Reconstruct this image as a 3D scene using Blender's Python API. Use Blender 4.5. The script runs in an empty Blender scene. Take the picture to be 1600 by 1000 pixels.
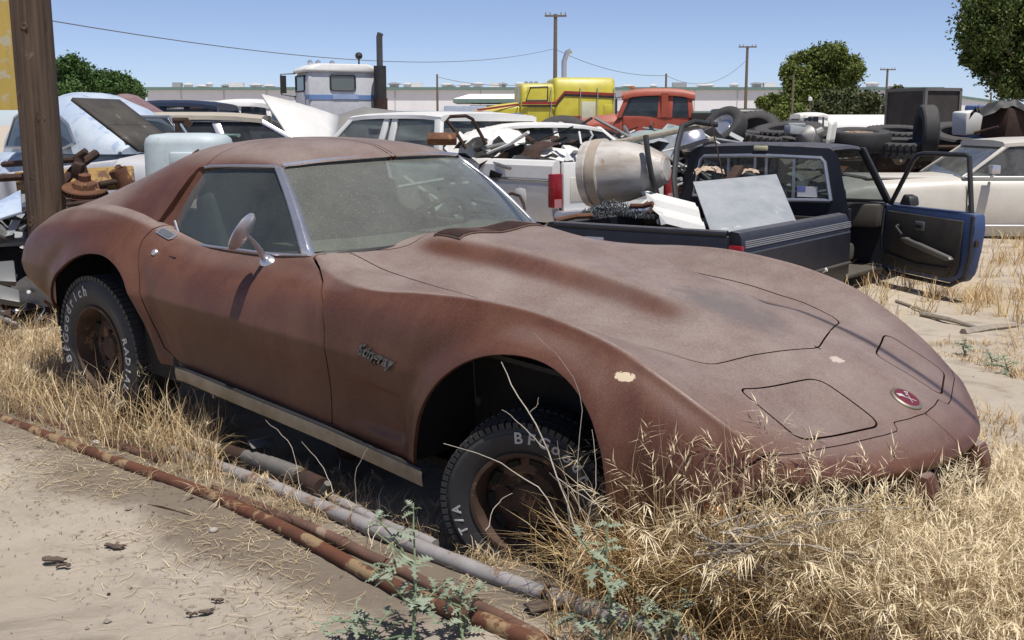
import bpy, bmesh, math, random
import numpy as np
from mathutils import Matrix, Vector
R = math.radians
rnd = random.Random(7)
scene = bpy.context.scene
col = scene.collection
# ---------------------------------------------------------------- camera
EYE, PITCH, FPX = 1.38, R(9.65), 1793.65
cam_d = bpy.data.cameras.new('camera'); cam = bpy.data.objects.new('camera', cam_d); col.objects.link(cam)
cam_d.sensor_width = 36; cam_d.lens = 36 * FPX / 1600; cam_d.clip_start = .05; cam_d.clip_end = 3000
cam.location = (0, 0, EYE); cam.rotation_euler = (R(90) - PITCH, 0, 0)
scene.camera = cam
# ---------------------------------------------------------------- sky and sun
SUN = Vector((.15, -.31, .936)).normalized()      # direction towards the sun
world = bpy.data.worlds.new('World'); scene.world = world; world.use_nodes = True
wn = world.node_tree.nodes; wl = world.node_tree.links
bg = wn['Background']; sky = wn.new('ShaderNodeTexSky'); sky.sky_type = 'NISHITA'; sky.sun_disc = False
sky.sun_elevation = math.asin(SUN.z); sky.sun_rotation = math.atan2(SUN.x, SUN.y)
sky.altitude = 500; sky.air_density = .5; sky.dust_density = .6; sky.ozone_density = 2.0
wb = wn.new('ShaderNodeMix'); wb.data_type = 'RGBA'; wb.blend_type = 'MULTIPLY'; wb.inputs[0].default_value = 1; wb.inputs[7].default_value = (1.12, 1.02, 1.02, 1)
wl.new(sky.outputs[0], wb.inputs[6]); wl.new(wb.outputs[2], bg.inputs[0]); bg.inputs[1].default_value = .122
sl = bpy.data.lights.new('sun', 'SUN'); so = bpy.data.objects.new('sun', sl); col.objects.link(so)
sl.energy = 4.8; sl.angle = R(.53); sl.color = (1, .955, .89)
so.rotation_euler = SUN.to_track_quat('Z', 'Y').to_euler()
scene.view_settings.view_transform = 'Standard'; scene.view_settings.look = 'None'
scene.view_settings.exposure = 0.15; scene.view_settings.gamma = 1
scene.cycles.max_bounces = 8; scene.cycles.transparent_max_bounces = 12

# ---------------------------------------------------------------- helpers
def at(px, py, Y):
    """world point at forward distance Y whose bearing is that of a photo point"""
    a = (px - 800) / FPX; b = -(py - 500) / FPX
    c, s = math.cos(PITCH), math.sin(PITCH)
    dx, dy, dz = a, c + b * s, -s + b * c
    t = Y / dy
    return Vector((dx * t, Y, EYE + dz * t))
def gd(px, py, z=0.0):
    """world point at height z on a bearing"""
    a = (px - 800) / FPX; b = -(py - 500) / FPX
    c, s = math.cos(PITCH), math.sin(PITCH)
    dx, dy, dz = a, c + b * s, -s + b * c
    t = (z - EYE) / dz
    return Vector((dx * t, dy * t, z))

class MB:
    """collects shapes, then links them as ONE mesh object"""
    def __init__(s): s.v = []; s.f = []
    def add(s, vs, fs, M=None):
        o = len(s.v)
        s.v += [tuple(M @ Vector(p)) for p in vs] if M is not None else [tuple(p) for p in vs]
        s.f += [tuple(i + o for i in f) for f in fs]
        return s
    def box(s, c, d, M=None, rot=None):
        x, y, z = d[0] / 2, d[1] / 2, d[2] / 2
        vs = [Vector(p) for p in ((-x,-y,-z),(x,-y,-z),(x,y,-z),(-x,y,-z),(-x,-y,z),(x,-y,z),(x,y,z),(-x,y,z))]
        T = Matrix.Translation(Vector(c))
        if rot is not None: T = T @ Matrix.Rotation(rot[0],4,'X').to_4x4() if False else T @ (Matrix.Rotation(rot[2],4,'Z') @ Matrix.Rotation(rot[1],4,'Y') @ Matrix.Rotation(rot[0],4,'X'))
        if M is not None: T = M @ T
        return s.add(vs, [(0,3,2,1),(4,5,6,7),(0,1,5,4),(1,2,6,5),(2,3,7,6),(3,0,4,7)], T)
    def hexa(s, p):
        return s.add(p, [(0,3,2,1),(4,5,6,7),(0,1,5,4),(1,2,6,5),(2,3,7,6),(3,0,4,7)])
    def prism(s, poly, a0, a1, axis='y', M=None):
        """extrude a 2d polygon along an axis; poly is in the two other axes (order x,y,z)"""
        def mk(p, a):
            return {'x': (a, p[0], p[1]), 'y': (p[0], a, p[1]), 'z': (p[0], p[1], a)}[axis]
        n = len(poly); vs = [mk(p, a0) for p in poly] + [mk(p, a1) for p in poly]
        fs = [tuple(range(n)), tuple(range(2*n-1, n-1, -1))] + [(i, (i+n), (i+1) % n + n, (i+1) % n) for i in range(n)]
        return s.add(vs, fs, M)
    def tube(s, pts, r, n=8, cap=True):
        pts = [Vector(p) for p in pts]; k = len(pts); rs = r if isinstance(r, (list, tuple)) else [r] * k
        up = Vector((0, 0, 1)); rings = []
        prev = None
        for i, p in enumerate(pts):
            t = (pts[min(i+1, k-1)] - pts[max(i-1, 0)]).normalized()
            if prev is None:
                a = t.cross(up if abs(t.z) < .9 else Vector((1, 0, 0))).normalized()
            else:
                a = (prev - t * prev.dot(t)).normalized()
            prev = a; b = t.cross(a)
            rings.append([p + (a * math.cos(q * 2 * math.pi / n) + b * math.sin(q * 2 * math.pi / n)) * rs[i] for q in range(n)])
        vs = [v for g in rings for v in g]
        fs = [(i*n+q, i*n+(q+1) % n, (i+1)*n+(q+1) % n, (i+1)*n+q) for i in range(k-1) for q in range(n)]
        if cap: fs += [tuple(range(n-1, -1, -1)), tuple(range((k-1)*n, k*n))]
        return s.add(vs, fs)
    def lathe(s, prof, n=32, M=None, closed=False):
        """prof: (radius, height) pairs turned about the local z axis"""
        k = len(prof); vs = []; fs = []
        for q in range(n):
            a = q * 2 * math.pi / n
            vs += [(r * math.cos(a), r * math.sin(a), h) for r, h in prof]
        for q in range(n):
            q2 = (q + 1) % n
            for i in range(k if closed else k - 1):
                j = (i + 1) % k
                fs.append((q*k+i, q2*k+i, q2*k+j, q*k+j))
        return s.add(vs, fs, M)
    def grid(s, G, flip=False):
        """G: rows of points"""
        m, n = len(G), len(G[0]); vs = [p for r in G for p in r]
        fs = [(i*n+j, i*n+j+1, (i+1)*n+j+1, (i+1)*n+j) for i in range(m-1) for j in range(n-1)]
        if flip: fs = [f[::-1] for f in fs]
        return s.add(vs, fs)
    def loft(s, secs, cap=True, closed=True):
        """secs: rings of equal length"""
        n = len(secs[0]); vs = [p for r in secs for p in r]; fs = []
        for i in range(len(secs)-1):
            for q in range(n if closed else n-1):
                fs.append((i*n+q, i*n+(q+1) % n, (i+1)*n+(q+1) % n, (i+1)*n+q))
        if cap: fs += [tuple(range(n-1, -1, -1)), tuple(range((len(secs)-1)*n, len(secs)*n))]
        return s.add(vs, fs)
    def build(s, name, mat, parent=None, smooth=False, bevel=0, seg=2, solid=0, auto=35, kind=None, M=None, label=None):
        me = bpy.data.meshes.new(name); me.from_pydata(s.v, [], s.f)
        if M is not None: me.transform(M)
        me.update()
        return link(name, me, mat, parent, smooth, bevel, seg, solid, auto, kind, label)
def link(name, me, mat, parent=None, smooth=False, bevel=0, seg=2, solid=0, auto=35, kind=None, label=None):
    bm = bmesh.new(); bm.from_mesh(me)
    bmesh.ops.recalc_face_normals(bm, faces=bm.faces)
    if bevel:
        es = [e for e in bm.edges if len(e.link_faces) == 2 and e.calc_face_angle(0) > R(28)]
        bmesh.ops.bevel(bm, geom=es, offset=bevel, segments=seg, affect='EDGES', profile=.5, clamp_overlap=True)
    if smooth or bevel:
        for f in bm.faces: f.smooth = True
        for e in bm.edges:
            if len(e.link_faces) == 2: e.smooth = e.calc_face_angle(0) < R(auto)
    bm.to_mesh(me); bm.free()
    o = bpy.data.objects.new(name, me); col.objects.link(o)
    if mat is not None: me.materials.append(mat)
    if parent is not None: o.parent = parent
    if solid:
        md = o.modifiers.new('solid', 'SOLIDIFY'); md.thickness = solid; md.offset = -1
    if kind: o['kind'] = kind
    if label: o['label'] = label
    return o
def tag(o, label, cat, group=None):
    o['label'] = label; o['category'] = cat
    if group: o['group'] = group
    return o
def thing(name, label, cat, loc=(0, 0, 0), rz=0, group=None, M=None):
    o = bpy.data.objects.new(name, None); col.objects.link(o); o.empty_display_size = .2
    if M is not None: o.matrix_world = M
    else: o.location = loc; o.rotation_euler = (0, 0, rz)
    return tag(o, label, cat, group)
def copy_tree(o, parent=None):
    c = o.copy(); col.objects.link(c); c.parent = parent
    for ch in list(o.children): copy_tree(ch, c)
    return c
def frame(x, y, z, o=(0, 0, 0)):
    """matrix from axes"""
    m = Matrix((x, y, z)).transposed().to_4x4(); m.translation = Vector(o); return m
def zto(d, o=(0, 0, 0)):
    return Matrix.Translation(Vector(o)) @ Vector(d).to_track_quat('Z', 'Y').to_matrix().to_4x4()
def text_mesh(txt, size, extrude=.0, shear=0.0, weight=0.0):
    c = bpy.data.curves.new('t', 'FONT'); c.body = txt; c.size = size; c.extrude = extrude; c.shear = shear; c.offset = weight
    c.align_x = 'CENTER'; c.align_y = 'CENTER'; c.resolution_u = 3
    o = bpy.data.objects.new('t', c); col.objects.link(o)
    bpy.context.view_layer.update()
    me = bpy.data.meshes.new_from_object(o.evaluated_get(bpy.context.evaluated_depsgraph_get()))
    bpy.data.objects.remove(o); return me

# ---------------------------------------------------------------- materials
def _new(name):
    m = bpy.data.materials.new(name); m.use_nodes = True
    nt = m.node_tree; return m, nt, nt.nodes['Principled BSDF']
def _noise(nt, scale, detail=6, rough=.6, vec=None, dist=0.0):
    n = nt.nodes.new('ShaderNodeTexNoise'); n.inputs['Scale'].default_value = scale
    n.inputs['Detail'].default_value = detail; n.inputs['Roughness'].default_value = rough; n.inputs['Distortion'].default_value = dist
    if vec is not None: nt.links.new(vec, n.inputs['Vector'])
    return n.outputs['Fac']
def _ramp(nt, fac, a, b, inv=False):
    n = nt.nodes.new('ShaderNodeMapRange'); n.inputs['From Min'].default_value = a; n.inputs['From Max'].default_value = b
    n.interpolation_type = 'SMOOTHSTEP'
    if inv: n.inputs['To Min'].default_value = 1; n.inputs['To Max'].default_value = 0
    nt.links.new(fac, n.inputs['Value']); return n.outputs['Result']
def _mix(nt, fac, a, b):
    n = nt.nodes.new('ShaderNodeMix'); n.data_type = 'RGBA'
    for s, v in ((0, fac), (6, a), (7, b)):
        if isinstance(v, bpy.types.NodeSocket): nt.links.new(v, n.inputs[s])
        elif s == 0: n.inputs[0].default_value = v
        else: n.inputs[s].default_value = (*v, 1) if len(v) == 3 else v
    return n.outputs[2]
def _math(nt, op, a, b=0.0):
    n = nt.nodes.new('ShaderNodeMath'); n.operation = op
    for i, v in enumerate((a, b)):
        if isinstance(v, bpy.types.NodeSocket): nt.links.new(v, n.inputs[i])
        else: n.inputs[i].default_value = v
    n.use_clamp = op != 'SUBTRACT'
    return n.outputs[0]
def mat(name, c1, c2=None, scale=6, rough=.6, metal=0, bump=0, bscale=None, spots=None, dust=None, coat=0, spec=.5, streak=None, objco=True, vary=0.0):
    """weathered surface: two tones by noise, optional patches (colour, threshold, scale), optional settled dust on what faces up (colour, amount)"""
    m, nt, b = _new(name)
    tc = nt.nodes.new('ShaderNodeTexCoord'); vec = tc.outputs['Object']
    c2 = c2 or tuple(x * .8 for x in c1)
    if streak:
        mp = nt.nodes.new('ShaderNodeMapping'); mp.inputs['Scale'].default_value = streak; nt.links.new(vec, mp.inputs['Vector']); v2 = mp.outputs[0]
    else: v2 = vec
    colr = _mix(nt, _ramp(nt, _noise(nt, scale, vec=v2), .3, .7), c1, c2)
    rg = rough; fine = _noise(nt, scale * 9, 4, vec=v2)
    colr = _mix(nt, _math(nt, 'MULTIPLY', fine, .35), colr, tuple(x * .6 for x in c2))
    if spots:
        for sc, th, ss in (spots if isinstance(spots[0][0], (tuple, list)) else [spots]):
            msk = _ramp(nt, _noise(nt, ss, 8, .68, vec, .3), th, th + .06)
            colr = _mix(nt, msk, colr, sc)
    if dust:
        g = nt.nodes.new('ShaderNodeNewGeometry'); sx = nt.nodes.new('ShaderNodeSeparateXYZ'); nt.links.new(g.outputs['Normal'], sx.inputs[0])
        up = _ramp(nt, sx.outputs[2], .1, .95); dn = _ramp(nt, _noise(nt, 14, 8, .7, vec), .2, .8)
        colr = _mix(nt, _math(nt, 'MULTIPLY', _math(nt, 'MULTIPLY', up, dust[1]), _math(nt, 'ADD', dn, .45)), colr, dust[0])
    if vary:
        oi = nt.nodes.new('ShaderNodeObjectInfo')
        hs = nt.nodes.new('ShaderNodeHueSaturation'); nt.links.new(colr, hs.inputs['Color'])
        nt.links.new(_math(nt, 'ADD', _math(nt, 'MULTIPLY', oi.outputs['Random'], vary), 1 - vary / 2), hs.inputs['Value']); hs.inputs['Value'].default_value = 1
        colr = hs.outputs[0]
    nt.links.new(colr, b.inputs['Base Color'])
    rr = nt.nodes.new('ShaderNodeMapRange'); rr.inputs['To Min'].default_value = max(.03, rg - .12); rr.inputs['To Max'].default_value = min(1, rg + .15)
    nt.links.new(fine, rr.inputs['Value']); nt.links.new(rr.outputs[0], b.inputs['Roughness'])
    b.inputs['Metallic'].default_value = metal; b.inputs['Specular IOR Level'].default_value = spec
    if coat: b.inputs['Coat Weight'].default_value = coat; b.inputs['Coat Roughness'].default_value = .25
    if bump:
        bp = nt.nodes.new('ShaderNodeBump'); bp.inputs['Strength'].default_value = 1; bp.inputs['Distance'].default_value = bump
        nt.links.new(_noise(nt, bscale or scale * 6, 8, .65, v2), bp.inputs['Height']); nt.links.new(bp.outputs[0], b.inputs['Normal'])
    return m
def glass(name, tint=(.55, .62, .58), dust=.25, dcol=(.30, .31, .28), rough=.05, dscale=5, lo=.35, hi=.75):
    """tinted pane with a film of dust"""
    m, nt, b = _new(name); nt.nodes.remove(b); out = nt.nodes['Material Output']
    tr = nt.nodes.new('ShaderNodeBsdfTransparent'); tr.inputs[0].default_value = (*tint, 1)
    gl = nt.nodes.new('ShaderNodeBsdfGlossy'); gl.inputs['Roughness'].default_value = rough; gl.inputs[0].default_value = (.9, .95, .95, 1)
    lw = nt.nodes.new('ShaderNodeLayerWeight'); lw.inputs[0].default_value = .5
    fz = _math(nt, 'ADD', _math(nt, 'MULTIPLY', _math(nt, 'POWER', lw.outputs['Facing'], 4.0), .9), .05)
    m1 = nt.nodes.new('ShaderNodeMixShader'); nt.links.new(fz, m1.inputs[0]); nt.links.new(tr.outputs[0], m1.inputs[1]); nt.links.new(gl.outputs[0], m1.inputs[2])
    df = nt.nodes.new('ShaderNodeBsdfDiffuse'); df.inputs[0].default_value = (*dcol, 1)
    tc = nt.nodes.new('ShaderNodeTexCoord')
    a = _ramp(nt, _noise(nt, dscale, 6, .65, tc.outputs['Object']), lo, hi)
    fine = _ramp(nt, _noise(nt, 160, 3, .6, tc.outputs['Object']), .55, .75)
    fac = _math(nt, 'ADD', _math(nt, 'MULTIPLY', _math(nt, 'ADD', a, .5), dust), _math(nt, 'MULTIPLY', fine, dust * .8))
    m2 = nt.nodes.new('ShaderNodeMixShader'); nt.links.new(fac, m2.inputs[0]); nt.links.new(m1.outputs[0], m2.inputs[1]); nt.links.new(df.outputs[0], m2.inputs[2])
    nt.links.new(m2.outputs[0], out.inputs[0]); return m

RUSTC = (.16, .062, .03)
def car_paint():
    """oxidised brown lacquer: chalky blotches, run marks, fine speckle, settled dust on what faces up, one primer patch"""
    m, nt, b = _new('oxidised_brown_paint')
    tc = nt.nodes.new('ShaderNodeTexCoord'); vec = tc.outputs['Object']
    mp = nt.nodes.new('ShaderNodeMapping'); mp.inputs['Scale'].default_value = (5, 5, 1.1); nt.links.new(vec, mp.inputs['Vector'])
    c = _mix(nt, _ramp(nt, _noise(nt, 2.2, 5, .6, vec, .6), .35, .65), (.074, .029, .018), (.112, .050, .032))
    c = _mix(nt, _math(nt, 'MULTIPLY', _ramp(nt, _noise(nt, 1.6, 6, .6, mp.outputs[0], .8), .42, .68), .55), c, (.068, .024, .020))
    c = _mix(nt, _math(nt, 'MULTIPLY', _ramp(nt, _noise(nt, 170, 4, .7, vec), .4, .7), .30), c, (.175, .092, .064))
    g = nt.nodes.new('ShaderNodeNewGeometry'); sx = nt.nodes.new('ShaderNodeSeparateXYZ'); nt.links.new(g.outputs['Normal'], sx.inputs[0])
    up = _ramp(nt, sx.outputs[2], .68, .965)
    dn = _ramp(nt, _noise(nt, 4.5, 7, .65, vec, .15), .25, .75); d2 = _ramp(nt, _noise(nt, 130, 5, .75, vec), .25, .75)
    fac = _math(nt, 'MULTIPLY', up, _math(nt, 'ADD', _math(nt, 'ADD', _math(nt, 'MULTIPLY', dn, .36), .28), _math(nt, 'MULTIPLY', d2, .42)))
    c = _mix(nt, _math(nt, 'MULTIPLY', fac, .9), c, (.27, .225, .202))
    # worn smudge on the bonnet
    def blob(cx, cy, cz, sx_, sy_, sz_, lo, hi, col_, amt, nsc):
        nonlocal c
        q = nt.nodes.new('ShaderNodeMapping'); q.vector_type = 'TEXTURE'; q.inputs['Location'].default_value = (cx, cy, cz); q.inputs['Scale'].default_value = (sx_, sy_, sz_)
        nt.links.new(vec, q.inputs['Vector'])
        ln = nt.nodes.new('ShaderNodeVectorMath'); ln.operation = 'LENGTH'; nt.links.new(q.outputs[0], ln.inputs[0])
        v = nt.nodes.new('ShaderNodeMath'); v.operation = 'ADD'
        nt.links.new(ln.outputs['Value'], v.inputs[0])
        w = nt.nodes.new('ShaderNodeMath'); w.operation = 'MULTIPLY_ADD'; w.inputs[1].default_value = 1.6; w.inputs[2].default_value = -.8
        nt.links.new(_noise(nt, nsc, 7, .7, vec), w.inputs[0]); nt.links.new(w.outputs[0], v.inputs[1])
        c = _mix(nt, _math(nt, 'MULTIPLY', _ramp(nt, v.outputs[0], lo, hi, True), amt), c, col_)
    blob(1.50, -.02, .82, .25, .19, .3, .2, 1.2, (.095, .088, .085), .62, 13)
    blob(1.631, -.784, .749, .050, .040, .020, .60, .63, (.52, .42, .30), 1, 42)
    blob(1.91, -.016, .70, .035, .05, .05, .6, .68, (.50, .42, .36), .8, 30)
    nt.links.new(c, b.inputs['Base Color'])
    rr = nt.nodes.new('ShaderNodeMapRange'); rr.inputs['To Min'].default_value = .27; rr.inputs['To Max'].default_value = .68
    nt.links.new(_math(nt, 'ADD', _math(nt, 'MULTIPLY', _noise(nt, 9, 6, .7, vec), .7), _math(nt, 'MULTIPLY', fac, .5)), rr.inputs['Value']); nt.links.new(rr.outputs[0], b.inputs['Roughness'])
    b.inputs['Specular IOR Level'].default_value = .30
    bp = nt.nodes.new('ShaderNodeBump'); bp.inputs['Distance'].default_value = .0004
    nt.links.new(_noise(nt, 120, 6, .7, vec), bp.inputs['Height']); nt.links.new(bp.outputs[0], b.inputs['Normal'])
    return m
PAINT = car_paint()
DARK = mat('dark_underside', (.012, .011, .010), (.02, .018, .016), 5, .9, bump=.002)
RUBBER = mat('weathered_rubber', (.020, .021, .024), (.032, .032, .034), 12, .62, bump=.0006, dust=((.16, .145, .12), .2))
CHROME = mat('dulled_chrome', (.66, .66, .70), (.56, .56, .60), 10, .32, .8)
TRIM = mat('tarnished_bright_trim', (.36, .33, .27), (.22, .19, .14), 8, .45, .6, streak=(1, 1, 1))
BLACKP = mat('black_plastic', (.018, .018, .019), (.03, .03, .03), 9, .55)
RUST = mat('rusty_steel', (.17, .075, .038), (.095, .040, .022), 9, .82, .25, bump=.0015, spots=((.27, .15, .07), .58, 13))
RUSTD = mat('dark_rusty_steel', (.07, .036, .024), (.04, .022, .016), 11, .85, .2, bump=.0015)
WHITEL = mat('raised_white_lettering', (.58, .58, .57), (.42, .42, .41), 20, .6)
SEATM = mat('faded_interior_vinyl', (.055, .058, .05), (.085, .085, .07), 8, .6)
# ================================================================ SPORTS CAR
CM = Matrix(((.74845568, .66205337, .03872253, -.40812), (-.65918928, .74907687, -.06597981, 4.91339), (-.07268831, .02385749, .99706932, .06136), (0, 0, 0, 1)))
car = thing('sports_car', 'oxidised brown fastback sports car with long bonnet, sunk in dry grass', 'car', M=CM)

def crspline(t, P, q):
    """non-uniform cubic Hermite through knots (t, P) at q"""
    t = np.asarray(t, float); P = np.asarray(P, float)
    d = np.diff(P, axis=0) / np.diff(t).reshape(-1, *[1] * (P.ndim - 1)); h = np.diff(t)
    m = np.zeros_like(P); m[0] = d[0]; m[-1] = d[-1]
    w = h.reshape(-1, *[1] * (P.ndim - 1))
    m[1:-1] = (w[1:] * d[:-1] + w[:-1] * d[1:]) / (w[1:] + w[:-1])
    i = np.clip(np.searchsorted(t, q, side='right') - 1, 0, len(t) - 2)
    s = ((q - t[i]) / h[i]).reshape(-1, *[1] * (P.ndim - 1)); hh = h[i].reshape(s.shape)
    return (2*s**3-3*s**2+1)*P[i] + (s**3-2*s**2+s)*hh*m[i] + (-2*s**3+3*s**2)*P[i+1] + (s**3-s**2)*hh*m[i+1]
def sta(x, *yz): return [(x, y, z) for y, z in yz]
ST = [
 [(2.22,0,.485),(2.21,.12,.485),(2.185,.24,.485),(2.12,.40,.485),(2.03,.58,.482),(1.99,.66,.455),(1.96,.70,.42),(1.955,.71,.35),(1.955,.68,.25)],
 [(2.322,0,.497),(2.314,.12,.497),(2.288,.24,.497),(2.222,.40,.497),(2.108,.610,.497),(2.04,.68,.475),(2.0,.725,.44),(1.985,.735,.36),(1.985,.70,.25)],
 [(2.335,0,.520),(2.327,.12,.520),(2.30,.24,.520),(2.233,.40,.520),(2.115,.622,.522),(2.04,.69,.50),(2.0,.735,.46),(1.98,.745,.37),(1.98,.71,.25)],
 [(2.285,0,.562),(2.278,.12,.560),(2.255,.24,.558),(2.195,.40,.554),(2.09,.64,.556),(2.02,.70,.525),(1.985,.745,.475),(1.97,.752,.38),(1.97,.715,.245)],
 [(2.20,0,.612),(2.195,.12,.609),(2.18,.22,.604),(2.13,.40,.593),(2.03,.665,.592),(1.965,.73,.55),(1.935,.765,.49),(1.925,.77,.385),(1.925,.73,.24)],
 [(2.02,0,.686),(2.018,.13,.684),(2.005,.24,.676),(1.975,.42,.656),(1.89,.705,.673),(1.85,.775,.615),(1.83,.805,.53),(1.82,.80,.40),(1.82,.76,.23)],
 [(1.83,0,.742),(1.83,.14,.738),(1.825,.25,.731),(1.81,.44,.713),(1.73,.728,.752),(1.71,.80,.68),(1.70,.84,.57),(1.69,.835,.42),(1.69,.80,.225)],
 sta(1.6,(0,.797),(.15,.794),(.27,.778),(.46,.750),(.742,.804),(.82,.72),(.858,.59),(.853,.42),(.815,.22)),
 sta(1.4,(0,.838),(.16,.836),(.28,.803),(.48,.764),(.75,.848),(.83,.75),(.868,.60),(.863,.42),(.825,.22)),
 sta(1.2,(0,.870),(.17,.868),(.30,.828),(.49,.778),(.752,.866),(.835,.77),(.870,.61),(.866,.42),(.825,.22)),
 sta(1.0,(0,.895),(.18,.892),(.31,.846),(.51,.788),(.765,.866),(.836,.77),(.866,.61),(.858,.43),(.82,.23)),
 sta(.8,(0,.912),(.19,.909),(.32,.860),(.53,.796),(.775,.848),(.834,.765),(.857,.60),(.842,.44),(.81,.24)),
 sta(.6,(0,.924),(.20,.920),(.33,.870),(.54,.804),(.785,.824),(.832,.755),(.852,.595),(.832,.44),(.80,.25)),
 sta(.35,(0,.930),(.22,.926),(.35,.878),(.56,.818),(.745,.818),(.825,.745),(.848,.592),(.826,.44),(.795,.258)),
 sta(.1,(0,.89),(.22,.888),(.38,.872),(.60,.846),(.69,.838),(.795,.742),(.843,.59),(.818,.44),(.79,.265)),
 sta(-.3,(0,.86),(.22,.86),(.38,.852),(.58,.826),(.675,.812),(.785,.722),(.838,.585),(.812,.44),(.785,.270)),
 sta(-.6,(0,.85),(.22,.85),(.38,.842),(.59,.815),(.69,.796),(.79,.712),(.840,.578),(.812,.44),(.78,.275)),
 sta(-.85,(0,.85),(.22,.85),(.38,.846),(.60,.832),(.712,.818),(.805,.732),(.848,.575),(.818,.43),(.78,.275)),
 sta(-1.1,(0,.85),(.22,.85),(.38,.85),(.60,.862),(.73,.858),(.828,.765),(.865,.58),(.85,.42),(.80,.27)),
 sta(-1.4,(0,.84),(.22,.84),(.38,.845),(.58,.862),(.715,.860),(.822,.765),(.868,.572),(.852,.42),(.80,.30)),
 sta(-1.7,(0,.815),(.22,.815),(.38,.815),(.56,.822),(.69,.815),(.80,.725),(.85,.562),(.826,.44),(.775,.36)),
 sta(-1.95,(0,.775),(.22,.775),(.38,.772),(.54,.764),(.655,.748),(.762,.672),(.812,.545),(.785,.46),(.73,.41)),
 [(-2.2,0,.715),(-2.2,.22,.714),(-2.195,.38,.705),(-2.17,.54,.68),(-2.12,.63,.662),(-2.09,.705,.605),(-2.07,.748,.525),(-2.06,.73,.47),(-2.05,.68,.43)],
 [(-2.30,0,.69),(-2.30,.22,.688),(-2.29,.38,.675),(-2.25,.52,.63),(-2.19,.60,.60),(-2.16,.665,.565),(-2.14,.70,.515),(-2.13,.69,.475),(-2.11,.65,.45)],
 [(-2.33,0,.60),(-2.33,.22,.60),(-2.32,.38,.59),(-2.28,.50,.57),(-2.23,.57,.55),(-2.19,.63,.53),(-2.165,.665,.50),(-2.15,.66,.475),(-2.13,.63,.455)],
 [(-2.25,0,.40),(-2.25,.22,.40),(-2.24,.36,.40),(-2.21,.46,.41),(-2.17,.53,.42),(-2.14,.58,.43),(-2.12,.61,.44),(-2.11,.61,.445),(-2.10,.60,.45)],
]
ST = np.array(ST)
ST[12:20, 7, 1] -= .012; ST[11:15, 3, 2] += .014; ST[8:14, 1, 2] += .006; ST[8:14, 1, 1] += .024; ST[8:14, 2, 2] -= .012; ST[8:14, 2, 1] -= .014; ST[12:19, 5, 1] -= .004
vk = np.array([0, .20, .32, .53, .80, .93, 1.09, 1.25, 1.43])
ck = np.linalg.norm(np.diff(ST[:, [0, 4, 6]], axis=0), axis=2).mean(1); uk = np.concatenate([[0], np.cumsum(ck)])
NU, NV = 380, 120
qu = np.linspace(0, uk[-1], NU); qv = np.linspace(0, vk[-1], NV)
G = crspline(uk, ST, qu)                                   # NU x 9 x 3
GT = G.transpose(1, 0, 2)
sm = crspline(vk, GT, qv)                                  # soft section
lo, mi, hi = qv <= vk[4], (qv > vk[4]) & (qv <= vk[6]), qv > vk[6]
cr = np.concatenate([crspline(vk[:5], GT[:5], qv[lo]), crspline(vk[4:7], GT[4:7], qv[mi]), crspline(vk[6:], GT[6:], qv[hi])])   # section with a crest and a side crease
xc = G[:, 4, 0]
w4 = np.interp(xc, [-2.0, -1.3, -.2, .5, .8, 2.05, 2.1], [.2, .5, .2, .7, 1, 1, .9]); w6 = np.interp(xc, [-2.1, -1.2, 1.2, 1.9], [.5, .8, .8, .3])
wv = np.exp(-((qv[:, None] - vk[4]) / .24) ** 2) * w4[None] + np.exp(-((qv[:, None] - vk[6]) / .13) ** 2) * w6[None]
G = (sm + (cr - sm) * np.clip(wv, 0, 1)[..., None]).transpose(1, 0, 2)
def smooth_grid(G, it=6):
    for _ in range(it):
        g = G.copy()
        g[1:-1, 1:-1] = .5 * G[1:-1, 1:-1] + .125 * (G[2:, 1:-1] + G[:-2, 1:-1] + G[1:-1, 2:] + G[1:-1, :-2])
        g[1:-1, 0, [0, 2]] = .5 * G[1:-1, 0][:, [0, 2]] + .125 * (G[2:, 0] + G[:-2, 0] + 2 * G[1:-1, 1])[:, [0, 2]]
        g[1:-1, -1] = .5 * G[1:-1, -1] + .25 * (G[2:, -1] + G[:-2, -1])
        G = g
    return G
G = smooth_grid(G, 2)
bx_ = np.clip((G[:, :, 0] - .45) / .3, 0, 1) * np.clip((2.06 - G[:, :, 0]) / .12, 0, 1)
G[..., 2] += .006 * np.exp(-((qv[None] - vk[4]) / .020) ** 2) * bx_                      # the wing tops are creased
G[..., 2] += .004 * np.exp(-((qv[None] - vk[1]) / .030) ** 2) * np.clip((G[:, :, 0] - .45) / .2, 0, 1) * np.clip((1.6 - G[:, :, 0]) / .4, 0, 1)
G[:, 0, 1] = 0
def sdf(poly, px, py):
    """signed distance to a closed 2d polygon, negative inside"""
    P = np.asarray(poly, float); d = np.full(px.shape, 1e9); ins = np.zeros(px.shape, bool)
    for i in range(len(P)):
        a = P[i]; b = P[(i + 1) % len(P)]; e = b - a
        t = np.clip(((px - a[0]) * e[0] + (py - a[1]) * e[1]) / (e @ e + 1e-12), 0, 1)
        d = np.minimum(d, np.hypot(px - a[0] - t * e[0], py - a[1] - t * e[1]))
        c = ((a[1] > py) != (b[1] > py)) & (px < (b[0] - a[0]) * (py - a[1]) / (b[1] - a[1] + 1e-12) + a[0])
        ins ^= c
    return np.where(ins, -d, d)
def rounded(poly, r, px, py):
    """polygon with corners rounded by r"""
    P = np.asarray(poly, float); out = []
    n = len(P)
    for i in range(n):
        a, b, c = P[i-1], P[i], P[(i+1) % n]
        u = (a - b); lu = np.linalg.norm(u); u /= lu; w = (c - b); lw = np.linalg.norm(w); w /= lw
        k = min(r, lu * .45, lw * .45)
        for s in np.linspace(0, 1, 7):
            out.append((1-s)**2 * (b + u*k) + 2*s*(1-s) * b + s**2 * (b + w*k))
    return sdf(out, px, py)
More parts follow.
